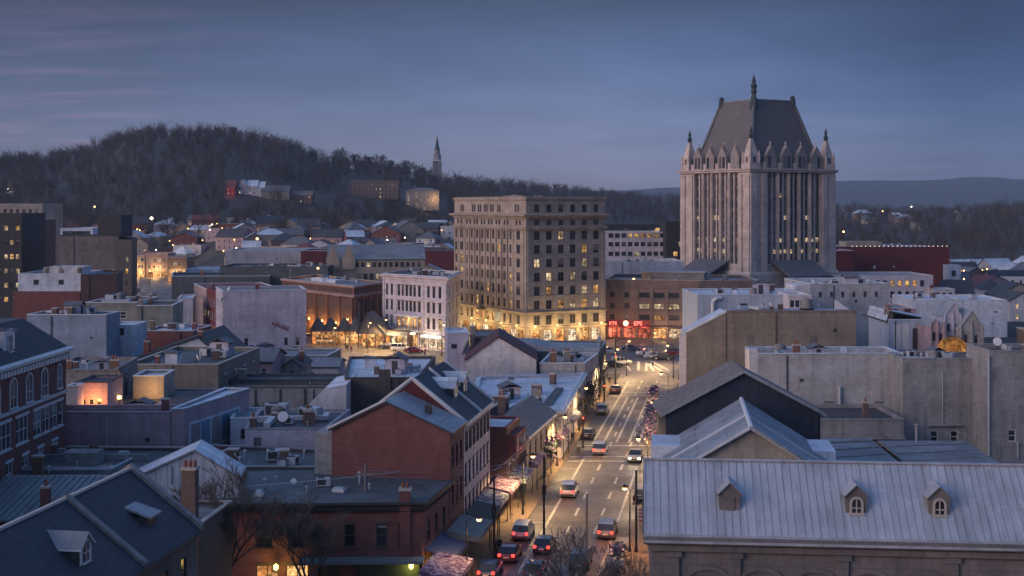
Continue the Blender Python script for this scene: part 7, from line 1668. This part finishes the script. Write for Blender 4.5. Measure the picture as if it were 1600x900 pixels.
signal(911, 700, 6.5, 'dark signal pole on the left pavement by the flower canopy', 1, 0, 'red')
signal(962, 600, 8.5, 'tall signal mast with red light at the left of the square', 1, 2.0, 'red')
signal(944, 640, 6.0, 'signal pole with red lens beside the end of the left shops', 1, 0, 'red')
signal(994, 862, 8.0, 'pale steel pole right behind the amber lantern', 0)
for px, py, h, lb in ((571,905,10.5,'weathered wooden utility pole at the bottom in front of the brick shop'),(607,868,8.0,'short white pole with curved top before the brick shop'),(917,868,6.0,'thin grey pole in the bare tree at the bottom of the street')):
    g_ = G(px, py); r = root('utility_pole', lb, 'pole', (g_.x, g_.y, 0)); m = MB(); m.lathe([(.16,0),(.13,h*.5),(.10,h)], 0, 0, 'wood_pole', 8); m.build('post', r)
    if 'utility' in lb: m = MB(); m.box((-.9,-.06,h-1.0),(.9,.06,h-.86), 'wood_pole'); m.build('cross_arm', r)
    if 'curved' in lb: m = MB(); m.tube((0,0,h),(.25,0,h+.5), .10, .09, 'wood_pole', 6); m.tube((.25,0,h+.5),(.7,0,h+.7), .09, .07, 'wood_pole', 6); m.build('hook', r)
def cable(p, q, sag, label, r_=.022, name='power_line', mat='galv'):
    p, q = Vector(p), Vector(q); m = MB(); pr = p
    for i in range(1, 17):
        t = i/16; c = p.lerp(q, t)-Vector((0, 0, 4*sag*t*(1-t))); m.tube(pr, c, r_, r_, mat, 4, False); pr = c
    tag(m.build(name), label, 'cable')
g_ = G(571, 905)
for k, (dz, x1) in enumerate(((-.4, 0), (-1.0, .4), (-2.2, .8))):
    cable((g_.x+.7*(k-1), g_.y, 10.4+dz), (CL(128, -6.8)[0]+x1, 128, 8.2+dz*.4), .5, f"{('upper','middle','lower')[k]} sagging power line climbing to the right past the brick shop")
cable(CL(128, -6.6)+(8.0,), CL(166, -6.6)+(6.6,), .5, 'power line running along the left pavement above the canopies')
cable(CL(128, -7.6)+(7.4,), CL(166, -8.0)+(6.0,), .5, 'second lower power line running along the left pavement')
cable((-28, 112.5, 9.0), (-9, 123, 8.6), .2, 'thin cable lying across the dark flat roof', .05)
# canopies over the left pavement
def canopy(Ya, Yb, u0, u1, z, mat, label, drop=.5, posts=True, name='pavement_canopy', leg='awning_green'):
    x, y = CL(Ya, 0); r = root(name, label, 'canopy', (x, y, .13), R(90)-SA-R(90)); Lc = (Yb-Ya)/math.cos(SA)
    m = MB(); v0, v1 = u0*math.cos(SA), u1*math.cos(SA)
    m.hexa([(v0,0,z+drop-.06),(v1,0,z-.06),(v1,Lc,z-.06),(v0,Lc,z+drop-.06),(v0,0,z+drop),(v1,0,z),(v1,Lc,z),(v0,Lc,z+drop)], mat); m.build('cover', r)
    m = MB(); m.box((v1,0,z-.42),(v1+.05,Lc,z-.065), mat); m.build('valance', r)
    m = MB(); m.hexa([(v0,-.05,z-.3),(v1,-.05,z-.42),(v1,-.003,z-.42),(v0,-.003,z-.3),(v0,-.05,z+drop),(v1,-.05,z),(v1,-.003,z),(v0,-.003,z+drop)], mat); m.build('end_valance', r)
    if posts:
        for yy in (.15, Lc-.15):
            m = MB(); m.tube((v1-.1,yy,0),(v1-.1,yy,z-.1), .06, .05, leg, 6); m.build('post', r)
    return r
canopy(105.5, 111.8, -10.0, -6.6, 2.7, 'pink_cloth', 'pink flower patterned canopy nearest to the bottom edge')
canopy(116.5, 123, -10.1, -7.0, 3.3, 'awning_grey', 'grey canopy with a dark green end panel beside the pink one')
canopy(124, 129.5, -9.9, -7.4, 3.1, 'awning_green', 'dark green canopy beyond the grey one')
canopy(130, 136, -10.2, -7.7, 2.9, 'lilac_cloth', 'lilac patterned canopy below the pink white house, nearer half')
canopy(136.3, 142, -10.0, -7.5, 3.0, 'pink_cloth', 'pink patterned canopy below the pink white house, farther half')
canopy(143, 149, -8.9, -7.0, 2.9, 'lilac_cloth', 'lilac patterned canopy in front of the red bay house')
canopy(151, 158, -8.3, -6.8, 3.0, 'pink_cloth', 'pink patterned canopy in front of the cream street house')
canopy(160, 166, -7.9, -6.4, 3.0, 'awning_green', 'green awning canopy past the cream street house')
canopy(168.5, 174, -8.0, -5.9, 3.2, 'pink_cloth', 'pink flower canopy at the lit crossing')
canopy(182, 190, -8.0, -6.2, 3.0, 'lilac_cloth', 'lilac canopy below the pale roofed building')
rr = random.Random(31)
def foliage_box(name, label, cat, loc, dx, dy, z0, z1, n_, mat, base=None, yaw=-SA, group=None, size=.22):
    r = root(name, label, cat, loc, yaw, group)
    if base: m = MB(); m.box((-dx/2,-dy/2,0),(dx/2,dy/2,z0), base); m.build('box', r)
    for mt, share in ((mat, .72), ('leaf_green', .28)):
        m = MB()
        for i in range(int(n_*share)):
            p = Vector((rr.gauss(0, dx*.27), rr.uniform(-dy/2, dy/2), z0+(z1-z0)*rr.random()**.8)); a = Vector((rr.uniform(-1,1), rr.uniform(-1,1), rr.uniform(-1,1))).normalized()*size; c = a.orthogonal().normalized()*size*.6
            m.poly([p-a, p+c, p+a, p-c], mt)
        m.build('blossom' if mt == mat else 'foliage', r)
    if mat == 'leaf_purple':
        m = MB(); e_ = emit('string_light', (1.0,.30,.42), 3.0)
        for i in range(14): m.lathe([(.01,-.06),(.055,0),(.01,.06)], rr.gauss(0, dx*.3), rr.uniform(-dy/2, dy/2), e_, 5); z_ = rr.uniform(z0, z1); m.v[-15:] = [(a, b_, c_+z_) for a, b_, c_ in m.v[-15:]]
        m.build('string_lights', r)['kind'] = 'stuff'
    return r
for k in range(9):
    Y = 183+k*5.0; x, y = CL(Y, 4.6-(Y-183)*.045); foliage_box('flower_planter', 'planter overflowing with purple flowers in the row at the right kerb', 'planter', (x, y, .02), 1.5, 4.2, .7, 2.3, 240, 'leaf_purple', 'brown', group='purple flower planters along the right kerb')
for Y, u, lb in ((122,5.3,'planter of pale purple flowers beside the grey suv'),(105,5.3,'purple flower planter among twigs at the bottom of the street')):
    x, y = CL(Y, u); foliage_box('flower_planter', lb, 'planter', (x, y, .02), 1.4, 3.0, .6, 1.5, 160, 'leaf_purple', 'trim')
for Y, u, z1, lb in ((174,-7.4,3.9,'pink and purple flower covered frame on the left pavement at the crossing'),(163,-7.2,4.2,'hanging purple flower mass above the green awning canopy'),(200,-7.3,3.6,'dark leafy bush in front of the pale roofed building'),(212,-7.2,4.4,'leafy planting by the stepped parapet shop')):
    x, y = CL(Y, u); foliage_box('garland_arch' if 'flower' in lb else 'street_bush', lb, 'flowers' if 'flower' in lb else 'bush', (x, y, .13), 2.0, 4.0, 1.6 if 'flower' in lb else .4, z1, 320, 'leaf_purple' if 'flower' in lb else 'bark', None)
for Y, u in ((186,7.6),(194,7.8),(205,7.6),(214,7.8)):
    x, y = CL(Y, u); r = root('cafe_parasol', 'small closed parasol glowing warm among the tables on the right pavement', 'parasol', (x, y, .13), 0, 'parasols on the right pavement'); m = MB(); m.tube((0,0,0),(0,0,2.5), .04, .03, 'wood_pole', 6); m.build('pole', r); m = MB(); m.lathe([(1.3,2.1),(.7,2.45),(.05,2.75)], 0, 0, 'awning_white', 8); m.build('canopy', r)
    lamp_light(r, (.2, -.3, 1.9), 160, (1.0,.62,.25), .15)
for k in range(7):
    x, y = CL(188+k*4.6, 7.1+.5*(k % 2)); r = root('cafe_table', 'round dark cafe table on the right pavement', 'table', (x, y, .13), 0, 'cafe tables on the right pavement'); m = MB(); m.lathe([(.5,.72),(.5,.76)], 0, 0, 'trim_brown', 10); m.build('table_top', r); m = MB(); m.tube((0,0,0),(0,0,.72), .05, .05, 'iron', 6); m.build('leg', r)
# flag on the steel pole
g_ = G(998, 866); fl = root('flag', 'small faded red and white striped flag hanging by the lamp post', 'flag', (g_.x, g_.y, .13)); m = MB(); m.tube((0,0,0),(0,0,4.4), .03, .03, 'galv', 6); m.build('staff', fl)
m = MB()
for k in range(7): m.poly([(.03,.0,4.3-k*.17),(.8,.12,4.1-k*.17),(.8,.12,3.93-k*.17),(.03,0,4.13-k*.17)], 'flag_red' if k % 2 == 0 else 'flag_white')
m.build('cloth', fl)
# market pavilions
a0 = [(497,'tent roofed market pavilion next to the blank pale wall'),(517,'second tent roofed market pavilion from the blank pale wall'),(538,'third tent roofed market pavilion in front of the brick theatre'),(556,'tent roofed market pavilion beside the gabled one')]
for px, lb in a0:
    Y = 312; x = (px-800)/F*Y; r = root('market_pavilion', lb, 'pavilion', (x, Y, 0)); zt = 6.6
    m = MB(); m.lathe([(2.3,3.3),(1.9,4.0),(1.1,5.3),(.15,zt)], 0, 0, 'brown_roof', 8); m.build('roof', r)
    for sx in (-1.4, 1.4):
        for sy in (-1.4, 1.4): m = MB(); m.tube((sx,sy,0),(sx,sy,3.3), .09, .09, 'trim_brown', 6); m.build('post', r)
    m = MB(); m.box((-1.6,1.2,.1),(1.6,1.35,2.9), SHOP()); m.build('lit_stall', r); lamp_light(r, (0, -.4, 2.6), 300, (1.0,.50,.17), .2)
p = rect(558, 600, 303, 8, -6); b = Bld('gabled_market_hall', 'grey gabled market hall with open lit front beside the pavilions', 'market hall', p); w_ = b.edge(0)[2]
m = MB()
for u in (.3, w_*.35, w_*.68, w_-.3): m = MB(); m.box((u-.14,.1,0),(u+.14,.38,3.4), 'trim_brown'); m.build('post', b.root)
b.shell(3.4, 4.0, 'taupe', tops={0: [(w_*.35, 8.2)], 2: [(w_*.65, 8.2)]}); gable(b, w_, 8, 4.0, 8.2, 'slate_grey', 'y', .3, .2, 'trim_dark', xr=w_*.35)
b.face_box(0, .5, w_-.5, 4.0, 4.2, .2, 3.3, SHOP(), 'lit_stall'); lamp_light(b.root, (w_/2, 1.6, 2.9), 420, (1.0,.55,.2), .3); b.done()
p = rect(600, 640, 305, 5, -20); b = Bld('glazed_shop_front', 'low glazed shop with bright windows and blue grey roof left of the pale pink hotel', 'shop', p); w_ = b.edge(0)[2]
b.shell(0, 4.2, 'trim_brown', {0: [(.4+k*1.5, 1.6+k*1.5, .3, 3.2) for k in range(int((w_-.6)/1.5))]}); b.windows(0, [(.4+k*1.5, 1.6+k*1.5, .3, 3.2, 4 if k % 2 else 3) for k in range(int((w_-.6)/1.5))], 'dxn'); b.flat(4.2, 'lead_roof', .2, 'trim_dark', wall='trim_brown'); b.awning(0, .2, w_-.2, 4.0, 1.6, .5, 'awning_grey'); lamp_light(b.root, (w_/2, -2.6, 2.8), 600, (1.0,.74,.4), .3); b.done()

# ================================================================== rooftop equipment: each stands on a roof
def on_roof(b_name_label, pts):
    pass
def ac_unit():
    r = root('rooftop_unit', 'grey air unit', 'air unit', (0,0,0)); m = MB(); m.box((-.9,-.6,.15),(.9,.6,1.25), 'galv'); m.box((-.85,-.55,0),(.85,.55,.15), 'trim_dark'); m.build('housing', r)
    m = MB(); m.lathe([(.42,1.25),(.42,1.34),(.34,1.36)], -.3, 0, 'trim_dark', 12); m.build('fan', r); m = MB(); m.box((-.8,-.625,.35),(.3,-.603,1.1), 'trim_dark'); m.build('grille', r); return r
def vent():
    r = root('vent_pipe', 'thin vent', 'vent pipe', (0,0,0)); m = MB(); m.tube((0,0,0),(0,0,.8), .09, .09, 'galv', 8); m.build('pipe', r); m = MB(); m.lathe([(.18,.8),(.16,.95),(.03,1.05)], 0, 0, 'galv', 8); m.build('cowl', r); return r
def skylight():
    r = root('skylight', 'skylight', 'skylight', (0,0,0)); m = MB(); m.box((-.7,-.5,0),(.7,.5,.28), 'trim'); m.build('kerb', r); m = MB(); m.hexa([(-.65,-.45,.283),(.65,-.45,.283),(.65,.45,.283),(-.65,.45,.283),(-.5,-.3,.45),(.5,-.3,.45),(.5,.3,.45),(-.5,.3,.45)], glass('skylight_glass', (.16,.18,.2))); m.build('glazing', r); return r
def hatch():
    r = root('roof_hatch', 'hatch', 'roof hatch', (0,0,0)); m = MB(); m.box((-.8,-.8,0),(.8,.8,1.5), 'blue_white'); m.build('box', r); m = MB(); m.hexa([(-.9,-.9,1.5),(.9,-.9,1.5),(.9,.9,1.5),(-.9,.9,1.5),(-.9,-.9,1.6),(.9,-.9,1.6),(.9,.9,2.0),(-.9,.9,2.0)], 'slate_grey'); m.build('lid', r); return r
def duct():
    r = root('roof_duct', 'duct', 'duct', (0,0,0)); m = MB(); m.box((-2.6,-.3,.25),(2.0,.3,.8), 'galv'); m.box((1.4,.31,.25),(2.0,2.2,.8), 'galv'); m.build('duct_run', r)
    for x in (-2.2, -.6, 1.0): q = MB(); q.box((x-.06,-.34,0),(x+.06,.34,.25), 'iron'); q.build('support', r)
    return r
def tank():
    r = root('roof_tank', 'tank', 'tank', (0,0,0)); m = MB(); m.lathe([(.75,.3),(.75,1.5),(.45,1.75),(.1,1.85)], 0, 0, 'stucco', 12); m.build('vessel', r); m = MB(); m.box((-.7,-.7,0),(.7,.7,.29), 'iron'); m.build('stand', r); return r
def dish():
    r = root('satellite_dish', 'dish', 'satellite dish', (0,0,0)); m = MB(); m.tube((0,0,0),(0,0,.9), .05, .05, 'iron', 6); m.build('mast', r); m = MB(); m.lathe([(.05,0),(.3,.05),(.55,.2)], 0, 0, 'trim', 12); m.v = [tuple(Matrix.Translation((0,-.05,.95)) @ Matrix.Rotation(R(70), 4, 'X') @ Vector(v)) for v in m.v]; m.build('reflector', r); return r
def stub():
    r = root('roof_stack', 'stack', 'brick stack', (0,0,0)); m = MB(); m.box((-.5,-.4,0),(.5,.4,1.2), 'brown_brick'); m.build('brickwork', r); m = MB(); m.box((-.58,-.48,1.2),(.58,.48,1.34), 'trim_stone'); m.build('cap', r); return r
def rshed():
    r = root('rooftop_shed', 'shed', 'shed', (0,0,0)); m = MB(); m.box((-1.4,-1.1,0),(1.4,1.1,1.9), 'lilac'); m.build('wall', r); m = MB(); chevron(m, (-1.6, 1.6), 1.85, 2.6, 0, 1.85, -1.3, 1.3, .12, 'slate_grey', 'trim_dark'); m.build('roof', r); m = MB(); m.box((-.4,-1.14,.05),(.4,-1.104,1.7), 'trim_dark'); m.build('door', r); return r
KIT = [('rooftop air unit', ac_unit), ('vent pipe', vent), ('skylight', skylight), ('roof hatch', hatch), ('metal duct', duct), ('tank', tank), ('satellite dish', dish), ('brick stack', stub), ('gabled shed', rshed)]
proto = {}
def equip(where, quad, z, counts, seed):
    """quad: four world corners of the roof; counts: units, vents, skylights, hatches"""
    q = [Vector(p[:2]) for p in quad]; g_ = random.Random(seed); used = []
    for (nm, fn), n_ in zip(KIT, list(counts)+[g_.randrange(3), g_.randrange(2), g_.randrange(2), g_.randrange(3), int(g_.random() < .4)]):
        for i in range(n_):
            for t in range(30):
                a, b_ = g_.uniform(.12, .88), g_.uniform(.12, .88); p = q[0].lerp(q[1], a).lerp(q[3].lerp(q[2], a), b_)
                if all((p-o).length > 2.6 for o in used): break
            used.append(p)
            if nm not in proto: o = proto[nm] = fn()
            else: o = copy_tree(proto[nm])
            o.location = (p.x, p.y, z); o.rotation_euler = (0, 0, g_.uniform(-.3, .3)+(0 if g_.random() < .6 else 1.57)); s_ = g_.uniform(.6, 1.25); o.scale = (s_*g_.uniform(.8, 1.2), s_*g_.uniform(.8, 1.2), s_*g_.uniform(.75, 1.1))
            c_ = {'rooftop air unit': 'grey box shaped rooftop air unit', 'vent pipe': 'thin metal vent pipe', 'skylight': 'low skylight', 'roof hatch': 'pale roof hatch with sloping lid', 'metal duct': 'elbow shaped metal duct', 'tank': 'round pale tank', 'satellite dish': 'small white satellite dish', 'brick stack': 'short brick stack', 'gabled shed': 'little gabled shed'}[nm]
            o['label'] = f'{c_} on the {where}'; o['group'] = f'{nm}s on the {where}'
equip('dark flat roof of the brick corner shop', [(-25,113.5),(-10,113.5),(-9,120),(-24,123)], 7.93, (1,5,2,0), 1)
equip('patched dark roof in the left foreground', [(-61,125.5),(-39,125.5),(-36,137),(-60,138)], 7.3, (3,9,2,1), 2)
equip('dark flat roof beside the white clad gable', [(-33,128.5),(-20,128.2),(-18,134),(-31,136)], 7.6, (2,6,1,1), 3)
equip('pale roofed street building', [(-3,176),(4,175),(9,204),(-2,200)], 6.15, (3,6,1,1), 4)
equip('mauve building', [(-28,141),(-22,141),(-21,150),(-28,150)], zat(671,139)-.25, (3,5,1,0), 5)
equip('stepped parapet shop', [(6,212),(11,212),(13,222),(8,223)], 7.4, (2,1,1,0), 6)
equip('umber block', [(-21,175),(-14,175),(-13.5,193),(-23,193)], zat(591,173)-.25, (1,2,0,1), 7)
equip('light grey hall', [(34,173.4),(51,173.4),(51,178.6),(34,178.6)], zat(553,172)-.8, (1,2,0,0), 8)
equip('left concrete back building', [(51,167),(61,167),(61,172.4),(51,172.4)], zat(561,166)-.5, (2,3,0,0), 9)
equip('right concrete back building', [(61,161),(72,161),(72,167.5),(61,167.5)], zat(549,160)-.5, (3,3,0,0), 10)
equip('tan blank building', [(36,201),(52,201),(52,205.5),(36,205.5)], zat(487,200), (1,3,0,0), 11)
equip('grey tower block', [(57,238),(68,238),(68,252),(57,252)], zat(444,236)-.8, (3,2,0,0), 12)
equip('blue clad plant house', [(34,228),(50,228),(50,240),(34,240)], zat(461,226)-.3, (2,4,0,1), 13)
equip('pale pink hotel', [(-28.5,312),(-16.5,300),(-15,320),(-25,330)], 16.6, (5,3,0,1), 14)
equip('stone office block', [(4,313),(20,321),(4,343),(-9,340)], 35.1, (4,3,0,0), 15)
equip('brown shop building', [(28,330),(46,328),(58,326),(60,342)], 14.3, (3,3,0,0), 16)
equip('orange lit court terrace', [(-57,149),(-40,149),(-40,156),(-57,156)], 9.1, (1,3,1,0), 17)
equip('court terrace behind the rose house', [(-57,158),(-52,158),(-52,171),(-57,171)], 9.1, (1,2,0,0), 28)
equip('pale roofs before the olive block', [(-69,247),(-62,247),(-62,256),(-69,256)], zat(517,246)-.3, (2,3,0,0), 29)
equip('grey green two windowed building', [(-86,264),(-78,264),(-78,275),(-86,275)], zat(473,262)-.4, (2,3,0,0), 30)
equip('grey stucco house', [(-58,163),(-52,163),(-52.5,173),(-58,173)], zat(574,165)-.4, (1,3,0,0), 31)
equip('tan long building', [(-54,188),(-44,188),(-43,206),(-53,207)], zat(570,186)-.5, (2,3,0,1), 18)
equip('dusky blue walled building', [(-83,226.5),(-73,226.5),(-73,231),(-83,231)], zat(492,225)-.3, (2,3,0,1), 19)
equip('long dark hall', [(-84,387),(-58,387),(-58,401),(-84,401)], zat(417,384)-.4, (4,3,0,1), 20)
equip('white clad building', [(-124,333),(-114,333),(-114,345),(-124,345)], zat(428,330)-.5, (2,2,0,0), 21)
equip('parking deck', [(30,375),(48,375),(48,392),(30,392)], zat(409,372)-.9, (2,2,0,1), 22)
equip('long grey terrace', [(-63,278),(-47,278.5),(-46,287),(-62,287)], zat(555,276)-.3, (3,3,1,0), 23)
equip('brick theatre', [(-58,356),(-41,330),(-38,342),(-55,370)], 12.9, (4,3,0,1), 24)
equip('red brick hotel', [(-62,112),(-54,112),(-54,134),(-62,134)], zat(546,139.5)+3.7, (1,2,0,0), 25)
equip('blue long shed', [(106,333),(124,332),(124,346),(106,346)], zat(469,330)-.3, (2,3,0,0), 26)
equip('dark red warehouse', [(132,500),(160,500),(160,525),(132,525)], zat(386,490)-.3, (4,2,0,0), 27)
# ================================================================== people
def person_mesh():
    m = bpy.data.meshes.new('person'); J = [(0,0,.95),(0,0,1.15),(0,.01,1.42),(0,.0,1.55),(0,-.01,1.68),(.19,0,1.42),(.24,.04,1.14),(.22,-.08,.92),(-.19,0,1.42),(-.24,-.02,1.14),(-.22,.06,.92),(.10,0,.9),(.11,-.10,.5),(.11,-.02,.08),(.11,-.14,.04),(-.10,0,.9),(-.11,.08,.5),(-.11,.20,.1),(-.11,.08,.05)]
    E = [(0,1),(1,2),(2,3),(3,4),(2,5),(5,6),(6,7),(2,8),(8,9),(9,10),(0,11),(11,12),(12,13),(13,14),(0,15),(15,16),(16,17),(17,18)]
    rad = [.15,.15,.16,.06,.105,.08,.055,.045,.08,.055,.045,.10,.07,.05,.045,.10,.07,.05,.045]
    m.from_pydata(J, E, []); o = bpy.data.objects.new('tmp', m); COL.objects.link(o)
    o.modifiers.new('skin', 'SKIN'); o.modifiers.new('sub', 'SUBSURF').levels = 1
    for v, r in zip(m.skin_vertices[0].data, rad): v.radius = (r, r)
    m.skin_vertices[0].data[0].use_root = True
    dg = bpy.context.evaluated_depsgraph_get(); me = bpy.data.meshes.new_from_object(o.evaluated_get(dg)); bpy.data.objects.remove(o)
    me.materials.clear()
    for k in ('skin', 'coat_dark', 'denim'): me.materials.append(M(k))
    for p in me.polygons:
        z = p.center.z; x = abs(p.center.x); p.material_index = 0 if z > 1.52 or (x > .17 and z < .95 and z > .8) else (1 if z > .88 else 2); p.use_smooth = True
    return me
PM = person_mesh(); PM2 = PM.copy(); PM2.materials[1] = M('coat_red')
for k, (px, py, dk, lb) in enumerate(((543,549,1,'person in a dark coat crossing the market road'),(549,551,0,'person in a red coat just right of the one in the dark coat'),(526,566,1,'person in dark clothes at the near side of the market road'),(640,553,1,'person in a dark coat in front of the lit white fascia'),(664,556,0,'person in a red coat before the bright shop windows'),(1006,560,1,'person in a dark coat walking across the square'),(904,716,1,'person in dark clothes on the left pavement by the crossing'),(1024,690,0,'person in a red coat on the right pavement by the planters'))):
    g_ = G(px, py, .13 if py > 600 else 0); o = link('person', PM if dk else PM2, None, (g_.x, g_.y, .13 if py > 600 else .0), k*1.1); tag(o, lb, 'person')
for k in range(16):
    Y = rr.uniform(118, 245); side = k % 3 > 0; u = rr.uniform(-7.0, -6.1) if side else rr.uniform(6.2, 8.6); x, y = CL(Y, u); o = link('person', PM if rr.random() < .75 else PM2, None, (x, y, .13), rr.uniform(0, 6.28))
    w_ = 'left' if side else 'right'; tag(o, f'distant person walking on the {w_} pavement of the main street', 'person', f'people on the {w_} pavement')
# ================================================================== near trees
g_ = G(372, 960); bare_tree((-24.0, 107.5, 0), 12.0, 3, 'bare many branched tree in front of the brick corner shop, left one', lev=7, minr=.014, mat='bark_pale')
bare_tree((-17.0, 106.5, 0), 10.5, 8, 'bare many branched tree in front of the brick corner shop, right one', lev=7, minr=.014, mat='bark_pale')
bare_tree((-27.5, 101.5, 0), 9.5, 15, 'slender bare tree below the slate roof house eave', lev=6, minr=.015, mat='bark_pale')
x, y = CL(107, 1.0); bare_tree((5.2, 100.5, 0), 9.5, 5, 'bare tree at the bottom of the street before the dark suv', lev=6, minr=.014, mat='bark_pale')
bare_tree((9.0, 97, 0), 8.0, 12, 'low bare tree at the lower left corner of the metal roof hall', lev=6, minr=.014, mat='bark_pale')
bare_tree((1.0, 98.5, 0), 7.0, 18, 'small bare tree at the bottom between the dark cars', lev=6, minr=.014, mat='bark_pale')
for k, (X, Y, h) in enumerate(((13.5,83.5,7.2),(17.5,82.5,7.6),(22.0,82.0,6.6))):
    bare_tree((X, Y, 0), h, 40+k, 'bare tree against the front wall of the metal roof hall', 'bare trees before the metal roof hall', lev=6, minr=.014)
for px, Y, h, sd in ((425,196,7,61),(470,194,5.5,62),(395,199,6,63)):
    bare_tree(((px-800)/F*Y, Y-12, 0), h, sd, 'thin bare yard tree before the weathered plaster wall', 'bare yard trees', lev=4, minr=.03)
for Y, u, sd in ((196,-7.2,71),(207,-7.2,72),(218,-7.2,73),(229,-7.2,74)):
    x, y = CL(Y, u); bare_tree((x, y, .13), 6.5, sd, 'small bare street tree on the left pavement before the square', 'bare street trees on the left pavement', lev=4, minr=.025)
# trees that stand out on the skyline
rr = random.Random(77)
for k, px in enumerate((536,560,580,598,614,640,655,668,232,262,350,372,845,868,925,965)):
    Yr, zr = ridge(px); x = (px-800)/F*Yr; h = rr.uniform(17, 23) if 530 < px < 680 else rr.uniform(11, 15)
    lab = 'wide bare tree on the skyline left of the church steeple' if 530 < px < 680 else ('bare tree on the highest part of the wooded hill' if px < 400 else 'bare tree on the low end of the wooded ridge')
    t = bare_tree((x, Yr-25, gz(x, Yr-25)), h, 100+k, lab, lab.replace('bare tree', 'bare trees'), lev=5, minr=.10, r=.42)
# bare trees between the town houses
for k in range(34):
    px = rr.uniform(200, 700) if k < 26 else rr.uniform(1490, 1610); Y = rr.uniform(450, 700) if k < 26 else rr.uniform(380, 600); x = (px-800)/F*Y
    if -128-(Y-330)*.19-4 < x < -84-(Y-330)*.2+4: continue
    w_ = 'between the town houses below the hill' if k < 26 else 'in the dim right district'
    bare_tree((x, Y-9, max(0, gz(x, Y))), rr.uniform(7, 11), 200+k, f'bare tree {w_}', f'bare trees {w_}', lev=4, minr=.05, r=.25)
